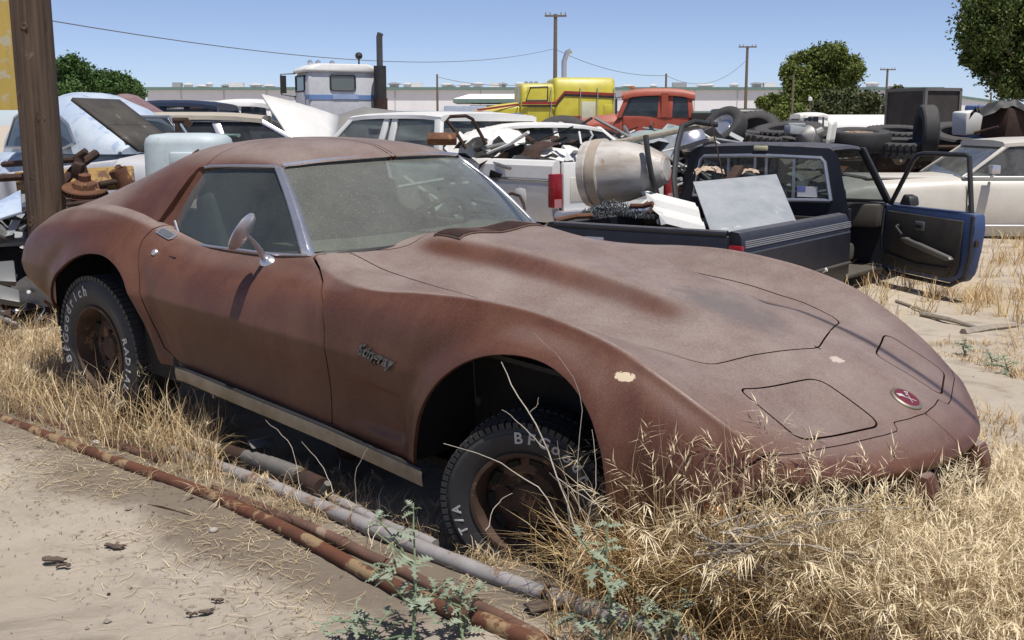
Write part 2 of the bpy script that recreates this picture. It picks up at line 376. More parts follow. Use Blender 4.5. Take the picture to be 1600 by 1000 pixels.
def curve2(pts, n=60):
    pts = np.array(pts, float); t = np.concatenate([[0], np.cumsum(np.linalg.norm(np.diff(pts, axis=0), axis=1))])
    return crspline(t, pts, np.linspace(0, t[-1], n))
AF = curve2([(.81,.10),(.832,.30),(.853,.383),(.886,.473),(.956,.581),(1.048,.668),(1.146,.722),(1.238,.748),(1.339,.755),(1.433,.738),(1.524,.692),(1.588,.625),(1.625,.55),(1.65,.40),(1.66,.10)])
AR = curve2([(-1.70,.10),(-1.655,.33),(-1.61,.41),(-1.552,.496),(-1.445,.591),(-1.316,.664),(-1.19,.700),(-1.065,.700),(-.962,.652),(-.885,.555),(-.83,.42),(-.775,.27),(-.73,.10)])
DOOR = np.array([(.085,1.0),(.097,.852),(.174,.831),(.261,.797),(.335,.742),(.368,.66),(.378,.555),(.37,.42),(.362,.285),(.30,.282),(-.60,.300),(-.69,.308),(-.75,.35),(-.792,.443),(-.825,.55),(-.862,.645),(-.903,.722),(-.928,.785),(-.925,.83),(-.87,.875),(-.80,1.0)])
HOOD = [(1.835,-.0),(1.70,-.43),(1.66,-.462),(1.50,-.51),(1.3,-.535),(1.0,-.55),(.7,-.555),(.36,-.55),(.12,-.525),(.12,-.50),(.25,-.30),(.27,0),(.25,.30),(.12,.50),(.12,.525),(.36,.55),(.7,.555),(1.0,.55),(1.3,.535),(1.50,.51),(1.66,.462),(1.70,.43)]
LID = [(1.836,-.512),(1.94,-.204),(2.168,-.222),(2.060,-.530)]
SEAM = [(2.205,0),(2.195,-.10),(2.178,-.172),(2.203,-.19),(2.190,-.25),(2.085,-.56),(2.035,-.66),(1.985,-.72),(1.955,-.9),(2.8,-.9),(2.8,0)]
COCK = [(.20,0),(.19,-.20),(.15,-.42),(.075,-.64),(-.3,-.665),(-.6,-.675),(-.80,-.668),(-.86,-.63),(-1.02,-.60),(-1.02,0)]
# side features: rolled arch lips, the long vent recess behind the front wheel
X, Y, Z = G[..., 0], G[..., 1], G[..., 2]
df = sdf(AF, X, Z); dr = sdf(AR, X, Z); side = np.clip((Y - .60) / .12, 0, 1)
for d in (df, dr):
    dd = np.maximum(d, 0)
    Y += side * (.020 * np.exp(-(dd / .050) ** 2) - .010 * np.exp(-((dd - .085) / .05) ** 2)) * np.clip((Z - .2) / .1, 0, 1)
rec = rounded([(.47,.50),(.76,.50),(.765,.33),(.47,.33)], .03, X, Z)
Y -= side * .016 * np.clip(.5 - rec / .028, 0, 1) * np.clip((X - .44) / .18, 0, 1)
V0 = G.reshape(-1, 3) * [1, -1, 1]
idx = np.arange(NU * NV).reshape(NU, NV)
F0 = np.stack([idx[:-1, :-1], idx[:-1, 1:], idx[1:, 1:], idx[1:, :-1]], -1).reshape(-1, 4)
gu = np.gradient(V0.reshape(NU, NV, 3), axis=0); gv = np.gradient(V0.reshape(NU, NV, 3), axis=1)
N0 = np.cross(gv, gu).reshape(-1, 3); N0 /= np.linalg.norm(N0, axis=1)[:, None] + 1e-9
if (N0[idx[NU // 2, NV - 30]] @ np.array([0, -1, 0])) < 0: N0 = -N0

def clip(V, N, F, phi):
    """keep phi < 0; returns V, N, F and the list of cut edges"""
    V = list(map(tuple, V)); N = list(map(tuple, N)); phi = list(phi); out = []; cut = []; cache = {}
    def mid(i, j):
        k = (i, j) if i < j else (j, i)
        if k not in cache:
            t = phi[i] / (phi[i] - phi[j])
            V.append(tuple(a + (b - a) * t for a, b in zip(V[i], V[j]))); N.append(tuple(a + (b - a) * t for a, b in zip(N[i], N[j])))
            phi.append(0.0); cache[k] = len(V) - 1
        return cache[k]
    for f in F:
        s = [phi[i] < 0 for i in f]
        if all(s): out.append(tuple(f)); continue
        if not any(s): continue
        p = []; e = []
        n = len(f)
        for a in range(n):
            i, j = f[a], f[(a + 1) % n]
            if s[a]: p.append(i)
            if s[a] != s[(a + 1) % n]:
                m_ = mid(i, j); p.append(m_); e.append(m_)
        if len(p) >= 3: out.append(tuple(p))
        if len(e) == 2: cut.append((e[0], e[1]))
    return V, N, out, cut
def compact(V, F, extra=()):
    used = sorted({i for f in F for i in f} | {i for e in extra for i in e}); mp = {u: k for k, u in enumerate(used)}
    return [V[i] for i in used], [tuple(mp[i] for i in f) for f in F], mp
def panel(name, V, N, F, phis, matl, parent, lip=.014, mirror=False, both=False, smooth=True, label=None, move=None):
    """cut a panel out of the body surface along several fields, fold its edges inwards and link it"""
    V, N = list(map(tuple, V)), list(map(tuple, N)); cuts = []
    for fn in phis:
        A = np.array(V); V, N, F, c = clip(V, N, F, fn(A)); cuts += c
    fl = []; ext = {}
    live = {i for f in F for i in f}
    for a, b in cuts:
        if a not in live or b not in live: continue
        for i in (a, b):
            if i not in ext:
                V.append(V[i]); V.append(tuple(np.array(V[i]) - np.array(N[i]) * lip)); ext[i] = len(V) - 2
        fl.append((ext[a], ext[b], ext[b] + 1, ext[a] + 1))
    F = F + fl; V, F, _ = compact(V, F)
    objs = []
    if both:
        n = len(V); V2 = V + [(x, -y, z) for x, y, z in V]; F2 = F + [tuple(i + n for i in reversed(f)) for f in F]
        sets = [(V2, F2)]
    else:
        sets = [(V, F)] + ([([(x, -y, z) for x, y, z in V], [tuple(reversed(f)) for f in F])] if mirror else [])
    for v, f in sets:
        me = bpy.data.meshes.new(name); me.from_pydata(v, [], f)
        bm = bmesh.new(); bm.from_mesh(me); bmesh.ops.remove_doubles(bm, verts=[w for w in bm.verts if abs(w.co.y) < 1e-5], dist=1e-6)
        bm.to_mesh(me); bm.free()
        objs.append(link(name, me, matl, parent, smooth, auto=50, label=label))
    return objs
g = .0028
f_arch = lambda A: -np.minimum(np.where(A[:, 1] < -.5, sdf(AF, A[:, 0], A[:, 2]), 9), np.where(A[:, 1] < -.5, sdf(AR, A[:, 0], A[:, 2]), 9))
def pf(poly, side, r=0, sign=1, off=g):
    def fn(A):
        if side == 'xz': d = rounded(poly, r, A[:, 0], A[:, 2]) if r else sdf(poly, A[:, 0], A[:, 2]); d = np.where(A[:, 1] < -.6, d, np.abs(d) + .01)
        else: d = rounded(poly, r, A[:, 0], A[:, 1]) if r else sdf(poly, A[:, 0], A[:, 1]); d = np.where(A[:, 2] > .45, d, np.abs(d) + .01)
        return sign * d + off
    return fn
front_end = lambda A: -(A[:, 0] - 2.9)
# cockpit rim: keep the region above the belt out of the shell
f_cock = pf(COCK, 'xy', 0, -1, 0)
body_cuts = [f_arch, pf(DOOR, 'xz', 0, -1), pf(HOOD, 'xy', .03, -1), pf(LID, 'xy', .045, -1), pf(SEAM, 'xy', 0, -1, .0016), f_cock]
panel('body_shell', V0, N0, F0, body_cuts, PAINT, car, both=True)
doors = panel('door', V0, N0, F0, [pf(DOOR, 'xz'), f_cock], PAINT, car, mirror=True)
door = doors[0]
hood = panel('bonnet', V0, N0, F0, [pf(HOOD, 'xy', .03)], PAINT, car, both=True)[0]
panel('headlight_cover', V0, N0, F0, [pf(LID, 'xy', .045, 1, .0035)], PAINT, car, mirror=True)
bumper = panel('bumper_cover', V0, N0, F0, [pf(SEAM, 'xy', 0, 1, .0016), lambda A: .47 - A[:, 2] - (A[:, 0] < 1.9) * -9], PAINT, car, both=True)[0]

def surf(x, y=None, z=None, up=True):
    """nearest body surface point and normal for (x, y) seen from above or (x, z) seen from the right side"""
    if y is not None:
        d = (V0[:, 0] - x) ** 2 + (V0[:, 1] + abs(y)) ** 2 + (V0[:, 2] < .47) * 9
    else:
        d = (V0[:, 0] - x) ** 2 + (V0[:, 2] - z) ** 2 + (V0[:, 1] > -.6) * 9
    i = d.argmin(); p = V0[i].copy(); n = N0[i].copy()
    if y is not None and y > 0: p[1] *= -1; n[1] *= -1
    return Vector(p), Vector(n)
# inner shells so that gaps and arches look into dark steel
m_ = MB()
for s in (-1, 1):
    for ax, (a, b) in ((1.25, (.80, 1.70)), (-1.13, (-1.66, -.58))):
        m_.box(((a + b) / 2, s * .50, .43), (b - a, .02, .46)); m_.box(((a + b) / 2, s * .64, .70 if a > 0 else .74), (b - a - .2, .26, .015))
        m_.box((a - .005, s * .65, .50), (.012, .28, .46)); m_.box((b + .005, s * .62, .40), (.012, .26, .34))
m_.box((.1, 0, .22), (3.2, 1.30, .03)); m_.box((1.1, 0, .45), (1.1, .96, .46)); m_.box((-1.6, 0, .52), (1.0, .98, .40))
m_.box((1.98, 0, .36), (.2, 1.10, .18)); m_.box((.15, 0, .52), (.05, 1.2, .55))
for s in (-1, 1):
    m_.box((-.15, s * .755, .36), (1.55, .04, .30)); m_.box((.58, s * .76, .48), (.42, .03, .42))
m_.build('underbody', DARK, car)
# bright rocker mouldings
for s in (-1, 1):
    G2 = []
    for x in np.linspace(-.655, .872, 24):
        yb = np.interp(x, [-.66, -.3, .35, .9], [.786, .795, .806, .825]); zb = np.interp(x, [-.66, -.6, .35, .9], [.270, .275, .262, .245])
        G2.append([(x, s * (yb - .004), zb + .018), (x, s * (yb + .014), zb + .014), (x, s * (yb + .016), zb - .002), (x, s * (yb + .010), zb - .040), (x, s * (yb - .02), zb - .048)])
    MB().grid(G2).build('rocker_moulding', TRIM, car, True)
    MB().tube([(x, s * (np.interp(x, [-.66, -.3, .35, .9], [.786, .795, .806, .825]) + .013), np.interp(x, [-.66, -.6, .35, .9], [.270, .275, .262, .245]) + .02) for x in np.linspace(-.655, .872, 16)], .006, 6).build('rocker_bead', BLACKP, car, True)
# ------------------------------------------------ roof, sail panels
RX = np.array([-.19, -.26, -.36, -.6, -.87, -1.0, -1.15, -1.37, -1.66, -1.90, -2.02])
RS = np.array([  # (y, z) at seven places from the centre out
 [(0,1.176),(.20,1.172),(.36,1.162),(.45,1.152),(.505,1.143),(.58,1.02),(.65,.87)],
 [(0,1.200),(.20,1.194),(.36,1.181),(.45,1.165),(.508,1.143),(.585,1.02),(.655,.86)],
 [(0,1.218),(.20,1.211),(.36,1.194),(.45,1.173),(.512,1.139),(.59,1.01),(.66,.85)],
 [(0,1.220),(.20,1.213),(.36,1.193),(.455,1.166),(.522,1.120),(.60,1.0),(.67,.84)],
 [(0,1.203),(.20,1.197),(.36,1.174),(.46,1.142),(.535,1.090),(.612,.985),(.672,.845)],
 [(0,1.185),(.20,1.179),(.35,1.158),(.455,1.122),(.535,1.062),(.612,.965),(.672,.855)],
 [(0,1.155),(.20,1.15),(.34,1.125),(.445,1.085),(.53,1.02),(.608,.94),(.668,.865)],
 [(0,1.08),(.20,1.08),(.335,1.050),(.43,1.005),(.515,.955),(.595,.905),(.655,.868)],
 [(0,.95),(.20,.95),(.33,.935),(.415,.915),(.495,.885),(.572,.858),(.635,.838)],
 [(0,.83),(.20,.83),(.33,.825),(.405,.815),(.48,.802),(.552,.79),(.615,.778)],
 [(0,.76),(.20,.76),(.33,.755),(.40,.75),(.47,.742),(.54,.735),(.60,.728)]])
def hdr(y): return .10 * (np.abs(y) / .505) ** 2.2        # the header curves back towards the corners
rq = np.linspace(0, len(RX) - 1, 150); rv = np.array([0, .20, .36, .46, .54, .66, .80]); rvq = np.linspace(0, .80, 64)
tk = np.arange(len(RX))
RG = crspline(tk, RS, rq); RG = crspline(rv, RG.transpose(1, 0, 2), rvq).transpose(1, 0, 2)
rx = crspline(tk, RX[:, None], rq)[:, 0]
RG = np.concatenate([np.repeat(rx[:, None], 64, 1)[..., None], RG], 2)
RG[..., 0] -= hdr(RG[..., 1]) * np.clip((RG[..., 0] + .87) / .68, 0, 1)
RG = smooth_grid(RG, 3)
RV = RG.reshape(-1, 3) * [1, -1, 1]; RVV = np.tile(rvq, 150)
ridx = np.arange(150 * 64).reshape(150, 64)
RF = np.stack([ridx[:-1, :-1], ridx[:-1, 1:], ridx[1:, 1:], ridx[1:, :-1]], -1).reshape(-1, 4)
a_, b_ = np.gradient(RV.reshape(150, 64, 3), axis=0), np.gradient(RV.reshape(150, 64, 3), axis=1)
RN = np.cross(b_, a_).reshape(-1, 3); RN /= np.linalg.norm(RN, axis=1)[:, None] + 1e-9
if RN[40 * 64 + 3][2] < 0: RN = -RN
edge_y = lambda x: np.interp(x, RX[::-1], RS[::-1, 4, 0])
EB = lambda A: -(np.interp(A[:, 2], [.80, .83, .955, 1.09, 1.3], [-.985, -.975, -.90, -.845, -.82]) - A[:, 0])   # rear edge of the side window, keep behind
sail_keep = lambda A: np.where(-A[:, 1] > edge_y(A[:, 0]) - 0, -EB(A) * -1, -1)
def roof_field(A):   # region kept: above the drip edge in front of the B-pillar, everything behind it
    infront = A[:, 0] - np.interp(A[:, 2], [.80, .83, .955, 1.09, 1.3], [-.985, -.975, -.90, -.845, -.82])
    below = -A[:, 1] - edge_y(A[:, 0])
    return np.minimum(infront, below)
def rear_scoop(A):    # recess for the upright rear window between the sails
    return np.minimum(-1.17 - A[:, 0], .335 + A[:, 1] + 0 * A[:, 0])
tpanel = lambda A: np.maximum(-.80 - A[:, 0], A[:, 1] + .012)
panel('roof_shell', RV, RN, RF, [roof_field, rear_scoop, lambda A: -tpanel(A) + .003], PAINT, car, both=True, lip=.03)
panel('roof_panel', RV, RN, RF, [roof_field, lambda A: tpanel(A) + .003], PAINT, car, mirror=True, lip=.02)
MB().grid([[(x, y, z - .02 - .16 * (y / .5) ** 2 * .35) for y in np.linspace(-.47, .47, 9)] for x, z in ((-.30, 1.165), (-.36, 1.19), (-.6, 1.192), (-.87, 1.172), (-1.13, 1.13))]).build('roof_light_block', SEATM, car, True)  # dark sheet added under the roof to block light through the seams
m_ = MB(); m_.box((-1.16, 0, .95), (.015, .66, .30)); m_.box((-1.5, 0, .80), (.75, .66, .02)); m_.build('rear_bulkhead', DARK, car)
for s in (-1, 1):   # door jamb behind the side glass
    MB().grid([[(-.848, s * .530, 1.09), (-.79, s * .50, 1.085)], [(-.902, s * .602, .955), (-.83, s * .572, .955)], [(-.975, s * .665, .83), (-.86, s * .63, .83)]]).build('door_jamb', PAINT, car, True)
# ------------------------------------------------ glass
def patch(curves, nu, nv):
    """curves: list of 3d polylines (equal count) lofted with splines"""
    C = np.array(curves, float); t = np.arange(C.shape[0]); s = np.arange(C.shape[1])
    A = crspline(t, C, np.linspace(0, t[-1], nu)); return crspline(s, A.transpose(1, 0, 2), np.linspace(0, s[-1], nv)).transpose(1, 0, 2)
ws_b = [(.072, -.655, .852), (.155, -.44, .872), (.205, -.2, .882), (.218, 0, .885), (.205, .2, .882), (.155, .44, .872), (.072, .655, .852)]
ws_t = [(-.302, -.503, 1.142), (-.255, -.36, 1.157), (-.222, -.18, 1.165), (-.212, 0, 1.168), (-.222, .18, 1.165), (-.255, .36, 1.157), (-.302, .503, 1.142)]
ws_m = [(np.array(a) * .5 + np.array(b) * .5 + np.array((.012, 0, .012))).tolist() for a, b in zip(ws_b, ws_t)]
WSG = glass('dusty_windscreen', (.50, .57, .54), .25, (.41, .42, .37), .03, 1.7, .15, .95)
SDG = glass('dusty_side_glass', (.48, .57, .54), .13, (.33, .36, .33), .03, 2.5, .2, .9)
MB().grid(patch([ws_b, ws_m, ws_t], 16, 40).tolist()).build('windscreen', WSG, car, True)
for s in (-1, 1):
    sb = [(.06, -.66, .85), (-.109, -.672, .830), (-.358, -.675, .812), (-.58, -.675, .796), (-.72, -.668, .793), (-.80, -.66, .812), (-.865, -.64, .86)]
    stp = [(-.32, -.508, 1.138), (-.40, -.512, 1.132), (-.50, -.517, 1.124), (-.60, -.521, 1.115), (-.68, -.523, 1.106), (-.75, -.52, 1.098), (-.805, -.52, 1.088)]
    sm = [(np.array(a) * .5 + np.array(b) * .5 + np.array((0, -.015, 0))).tolist() for a, b in zip(sb, stp)]
    gp = patch([sb, sm, stp], 12, 24) * [1, -s * -1 if s < 0 else -1, 1]
    gp = patch([sb, sm, stp], 12, 24); gp[..., 1] *= (1 if s < 0 else -1)
    MB().grid(gp.tolist()).build('side_window', SDG, car, True)
    # bright A-pillar cover, belt and drip mouldings
    k = 1 if s < 0 else -1
    pil = [[(.088 - .38 * t, k * (-.648 + .148 * t), .848 + .292 * t + .02 * math.sin(t * math.pi)), (.072 - .375 * t, k * (-.668 + .150 * t), .856 + .293 * t + .02 * math.sin(t * math.pi)), (.040 - .368 * t, k * (-.676 + .152 * t), .852 + .293 * t + .02 * math.sin(t * math.pi)), (.018 - .36 * t, k * (-.666 + .150 * t), .846 + .293 * t + .02 * math.sin(t * math.pi))] for t in np.linspace(0, 1, 10)]
    MB().grid(pil).build('windscreen_pillar_trim', CHROME, car, True, solid=.004)
    MB().tube([(x + .0, k * (y - .006), z + .004) for x, y, z in curve2([p for p in sb], 30).tolist()] if False else [(x, k * (y - .008), z + .006) for x, y, z in patch([sb, sm, stp], 12, 24)[0].tolist()], .0055, 6).build('belt_moulding', CHROME, car, True)
    MB().tube([(x, k * (y - .010), z + .008) for x, y, z in patch([sb, sm, stp], 12, 24)[-1].tolist()], .0065, 6).build('drip_moulding', CHROME, car, True)
MB().tube([(x - .004, y, z + .008) for x, y, z in patch([ws_b, ws_m, ws_t], 16, 40)[-1].tolist()], .009, 8).build('windscreen_header_trim', CHROME, car, True)
MB().tube([(x + .004, y, z - .006) for x, y, z in patch([ws_b, ws_m, ws_t], 16, 40)[0].tolist()], .008, 6).build('windscreen_seal', BLACKP, car, True)
# ------------------------------------------------ bonnet vent: dark sheet on the skin painting a shaded recess, and louvre bars
vp = lambda x, y: surf(x, y)[0]
m_ = MB(); rows = [[vp(x, y) + Vector((0, 0, .002)) for y in np.linspace(-.25, .25, 21)] for x in (.325, .36, .40, .44)]
m_.grid(rows); m_.build('vent_shade_sheet', DARK, hood)
m_ = MB()
for y in np.linspace(-.25, .25, 36):
    a, b = vp(.322, y), vp(.443, y); m_.box((a + b) / 2 + Vector((0, 0, .005)), (.125, .0055, .008), rot=(0, math.atan2(a.z - b.z, b.x - a.x), 0))
for x in (.318, .447): m_.tube([vp(x, y) + Vector((0, 0, .004)) for y in np.linspace(-.256, .256, 14)], .005, 5)
m_.build('vent_louvre', mat('grimy_louvre', (.125, .070, .052), (.09, .05, .038), 20, .7), hood)
# ------------------------------------------------ badges, lock, handle, mirror
p, n = surf(2.135, 0.0)
T = zto(n, p)
m_ = MB().lathe([(0, .006), (.040, .006), (.046, .007), (.052, .004), (.053, 0)], 36, T); em = m_.build('nose_emblem', TRIM, car, True)
MB().lathe([(0, .0075), (.041, .0075), (.042, .006)], 36, T).build('emblem_disc', mat('emblem_maroon', (.16, .02, .035), (.12, .02, .03), 30, .35), em, True)
m_ = MB()   # crossed flags
ax = T.to_3x3() @ Vector((1, 0, 0)); ay = T.to_3x3() @ Vector((0, 1, 0))
ex = Vector((0, 1, 0)); ey = n.cross(ex); ey = Vector((0, 0, 1)) - n * n.z; ey.normalize(); ex = ey.cross(n)
def onb(u, v, h=.009): return p + ex * u + ey * v + n * h
for sgn in (-1, 1):
    m_.tube([onb(-sgn * .012, -.026), onb(sgn * .018, .012)], .0012, 4)
    for i in range(3):
        for j in range(2):
            if sgn < 0 or (i + j) % 2 == 0:
                u, v = sgn * (.008 + .007 * i), .006 + .007 * j + .003 * i
                m_.add([onb(u, v), onb(u + sgn * .0065, v + .002), onb(u + sgn * .0065, v + .0085), onb(u, v + .0065)], [(0, 1, 2, 3)])
m_.build('emblem_flags', WHITEL, em)
def stick_text(txt, size, p, n, along, mat_, parent, name, extr=.004, shear=.25, weight=0.0, lift=.003):
    me = text_mesh(txt, size, extr, shear, weight)
    z = n.normalized(); x = (along - z * along.dot(z)).normalized(); y = z.cross(x)
    me.transform(frame(x, y, z, p + z * lift)); return link(name, me, mat_, parent)
p, n = surf(.656, z=.617); n.normalize()
stick_text('Stingray', .056, p, n, Vector((1, 0, -.10)), mat('tarnished_script', (.20, .20, .20), (.06, .06, .06), 60, .4, .8), car, 'fender_script', .004, .35, .0014, .007)
for s in (-1, 1):
    k = -s
    def mp_(q): return Vector((q.x, q.y if s < 0 else -q.y, q.z))
    dd = doors[0] if s < 0 else doors[1]
    p, n = surf(-.808, z=.75); MB().lathe([(0, .010), (.010, .010), (.015, .006), (.016, 0)], 20, zto(mp_(n), mp_(p))).build('door_lock', CHROME, dd, True)
    p, n = surf(-.833, -.707); n.normalize()
    x = Vector((1, 0, -.2)); x = (x - n * x.dot(n)).normalized(); y = n.cross(x)
    m_ = MB()
    pts = [(-.055, -.020), (.045, -.020), (.060, -.006), (.060, .020), (-.04, .020), (-.055, .008)]
    q = [p + x * a + y * b for a, b in pts]; m_.loft([[mp_(c + n * .001) for c in q], [mp_(c + n * .005) for c in q]])
    m_.build('handle_plate', CHROME, dd)
    q = [p + x * (a * .78) + y * (b * .70) for a, b in pts]
    MB().loft([[mp_(c + n * .003) for c in q], [mp_(c + n * .0075) for c in q]]).build('door_handle', mat('handle_flap', (.33, .34, .34), (.25, .25, .25), 20, .4, .8) if s < 0 else bpy.data.materials['handle_flap'], dd)
# mirror on the near door
mb, mn = surf(-.153, -.697)
base = mb + mn * .0
m_ = MB(); m_.lathe([(0, .014), (.012, .016), (.022, .010), (.030, 0)], 20, zto(mn, base) @ Matrix.Diagonal((1.5, 1, 1, 1)))
head = Vector((-.10, -.845, .938))
hd = Vector((.77, .44, -.47)).normalized()       # the head has flopped on its arm
arm0 = base + mn * .012; j = head + hd * .022
m_.tube([arm0, arm0.lerp(j, .55) + Vector((.004, 0, .004)), j], [.015, .010, .007], 10)
mirror = m_.build('door_mirror', CHROME, doors[0], True)
T = zto(hd, head)
T = T @ Matrix.Diagonal((1, 1, 1, 1))
MB().lathe([(0, .026), (.026, .023), (.052, .016), (.073, .006), (.082, -.003), (.080, -.008), (.070, -.009)], 36, T).build('mirror_shell', CHROME, mirror, True)
MB().lathe([(0, -.006), (.071, -.006)], 36, T).build('mirror_glass', mat('mirror_silver', (.6, .62, .64), (.5, .5, .52), 10, .06, 1), mirror)
# ------------------------------------------------ bumper pads, grille, lamps under the nose
for s in (-1, 1):
    poly = [(2.16, .30), (2.305, .31), (2.345, .36), (2.350, .44), (2.325, .495), (2.26, .50), (2.16, .48)]
    MB().prism(poly, s * .205 - .033, s * .205 + .033).build('bumper_pad', PAINT, car, bevel=.012)
    MB().prism([(2.08, .36), (2.10, .36), (2.115, .455), (2.08, .455)], s * .44 - .11, s * .44 + .11).build('turn_signal', mat('amber_lens', (.30, .11, .02), (.2, .07, .012), 20, .4) if s < 0 else bpy.data.materials['amber_lens'], car, bevel=.006)
    MB().box((1.90, s * .765, .42), (.14, .02, .05)).build('side_marker', bpy.data.materials['amber_lens'], car, bevel=.005)
m_ = MB()
for y in np.linspace(-.15, .15, 8): m_.box((2.20, y, .40), (.10, .012, .12))
m_.box((2.15, 0, .40), (.02, 1.2, .14)); m_.build('grille', BLACKP, car)
G2 = [[(x - .03, y, .33), (x, y, .31), (x - .02, y, .22), (x - .10, y, .19)] for x, y in curve2([(1.96, -.70), (2.06, -.60), (2.17, -.40), (2.22, 0), (2.17, .40), (2.06, .60), (1.96, .70)], 30).tolist()]
MB().grid(G2).build('front_valance', PAINT, car, True)
# ------------------------------------------------ cabin
for s in (-1, 1):
    st = thing_part = None
    m_ = MB(); m_.box((-.42, s * .33, .42), (.50, .46, .16)); m_.box((-.72, s * .33, .70), (.14, .44, .60), rot=(0, -.35, 0)); m_.box((-.80, s * .33, 1.0), (.08, .24, .14), rot=(0, -.3, 0))
    m_.build('seat', SEATM, car, bevel=.05, seg=3)
    MB().grid([[(x, s * (.64 if z > .7 else .70), z) for x in np.linspace(.1, -.85, 6)] for z in (.30, .55, .80)]).build('door_trim_panel', SEATM, doors[0] if s < 0 else doors[1], True)
m_ = MB(); rows = [[(x0, y, z) for y in np.linspace(-.64, .64, 15)] for x0, z in ((.17, .868), (.05, .872), (-.10, .862), (-.17, .83), (-.18, .70), (-.12, .50))]
rows = [[(x - .10 * (abs(y) / .64) ** 2, y, z) for x, y, z in r] for r in rows]
m_.grid(rows); m_.build('dashboard', mat('dusty_dashboard', (.16, .15, .12), (.11, .10, .085), 7, .85, dust=((.26, .24, .19), .5)), car, True)
m_ = MB(); m_.box((-.35, 0, .40), (.9, .18, .22)); m_.box((-.3, 0, .29), (1.2, 1.3, .02)); m_.box((-1.0, 0, .60), (.03, 1.15, .55)); m_.build('cabin_floor', SEATM, car)
T = Matrix.Translation((-.26, .34, .80)) @ Matrix.Rotation(R(-68), 4, 'Y')
m_ = MB(); m_.lathe([(.180 + .013 * math.cos(a), .013 * math.sin(a)) for a in np.linspace(0, 2 * math.pi, 9)[:-1]], 36, T, closed=True)
for a in (R(90), R(210), R(330)): m_.tube([T @ Vector((.03 * math.cos(a), .03 * math.sin(a), -.02)), T @ Vector((.172 * math.cos(a), .172 * math.sin(a), 0))], .009, 6)
m_.lathe([(0, 0), (.04, -.005), (.045, -.03)], 16, T); m_.build('steering_wheel', BLACKP, car, True)
# ------------------------------------------------ wheels
RIMM = mat('rusted_steel_rim', (.10, .062, .043), (.060, .035, .024), 10, .8, .3, bump=.001, spots=((.20, .115, .065), .55, 9))
def tyre(name, parent, M, r=.335, w=.23, rim=.195, mat_=RUBBER, letters=None, nseg=72, tread=True):
    hw = w / 2
    prof = [(rim, -hw * .80), (rim + .012, -hw * .86), (rim + .04, -hw * .97), (rim + .075, -hw), (r - .045, -hw * .96), (r - .018, -hw * .90), (r - .006, -hw * .80), (r, -hw * .66)]
    cent = [(r, -hw * .40), (r - .009, -hw * .38), (r - .009, -hw * .33), (r + .002, -hw * .31), (r + .002, hw * .0 - hw * .03), (r - .009, -hw * .02), (r - .009, hw * .02), (r + .002, hw * .03), (r + .002, hw * .31), (r - .009, hw * .33), (r - .009, hw * .38), (r, hw * .40)]
    full = prof + (cent if tread else []) + [(a, -b) for a, b in reversed(prof)]
    m_ = MB(); m_.lathe(full, nseg)
    if tread:   # shoulder blocks
        for q in range(nseg):
            a = (q + .5) * 2 * math.pi / nseg
            for s in (-1, 1):
                m_.box(((r - .004) * math.cos(a), (r - .004) * math.sin(a), s * hw * .72), (.020, 2 * math.pi * r / nseg * .72, hw * .40), rot=(0, s * .32 if False else 0, a))
    o = m_.build(name, mat_, parent, True, M=M)
    return o
def arc_letters(txt, size, rad, h, start, step, M, parent, weight=.0010):
    for i, ch in enumerate(txt):
        if ch == ' ': continue
        a = start - i * step; me = text_mesh(ch, size, .0012, 0, weight)
        T = Matrix.Rotation(a - math.pi / 2, 4, 'Z') @ Matrix.Translation((0, rad, h))
        me.transform(M @ T); link('raised_letter', me, WHITEL, parent)
def wheel(centre, axis, r, w, start, parent, label, rim=.578, letters=True, lsz=.066):
    """axis points out of the car"""
    z = Vector(axis).normalized(); up = Vector((0, 0, 1)); y = (up - z * up.dot(z)).normalized(); x = y.cross(z)
    M = frame(x, y, z, centre); hw = w / 2
    m_ = MB(); rr = r * rim
    m_.lathe([(rr + .012, hw * .84), (rr + .010, hw * .93), (rr - .002, hw * .93), (rr - .008, hw * .80), (rr - .020, hw * .55), (rr - .024, hw * .0), (rr - .030, -hw * .3)], 48)
    # dished disc with round windows left open between the spokes
    m_.lathe([(rr - .026, hw * .10), (rr - .05, hw * .18), (rr - .062, hw * .30), (.095, hw * .40), (.085, hw * .34), (.060, hw * .32), (.052, hw * .46), (.040, hw * .50), (0, hw * .50)], 40)
    w_ = m_.build('wheel', RIMM, parent, True, M=M, label=label)
    ty = tyre('tyre', w_, M, r, w, rr)
    for q in range(5):
        a = q * 2 * math.pi / 5 + .3; m_ = MB().lathe([(.011, hw * .30), (.011, hw * .46), (0, hw * .47)], 6, Matrix.Translation((.074 * math.cos(a), .074 * math.sin(a), 0))); m_.build('wheel_nut', RUSTD, w_, M=M)
    for q in range(10):
        a = q * 2 * math.pi / 10 + .15; m_ = MB().box(((rr - .045) * math.cos(a), (rr - .045) * math.sin(a), hw * .235), (.030, .045, .012), rot=(0, -.55, a)); m_.build('rim_slot', DARK, w_, M=M)
    if letters:
        arc_letters('BFGoodrich', lsz, (r + rr) / 2 + .008, hw * .99, start, .185, M, ty)
        arc_letters('RADIAL T/A', lsz * .78, (r + rr) / 2 + .004, hw * .99, start + math.pi, .165, M, ty)
    return w_
RW = wheel((-1.245, -.712, .245), (0, -1, -.02), .333, .24, R(200), car, 'rear wheel with white lettered tyre, rim rusted')
FW = wheel((1.215, -.68, .238), (math.sin(R(27)), -math.cos(R(27)), -.03), .272, .20, R(96), car, 'front wheel steered outwards, rusty rim half buried', .615, True, .052)
wheel((-1.245, .745, .245), (0, 1, 0), .338, .25, 0, car, 'far rear wheel', letters=False)
wheel((1.205, .675, .245), (-math.sin(R(27)), math.cos(R(27)), 0), .272, .20, 0, car, 'far front wheel', letters=False)
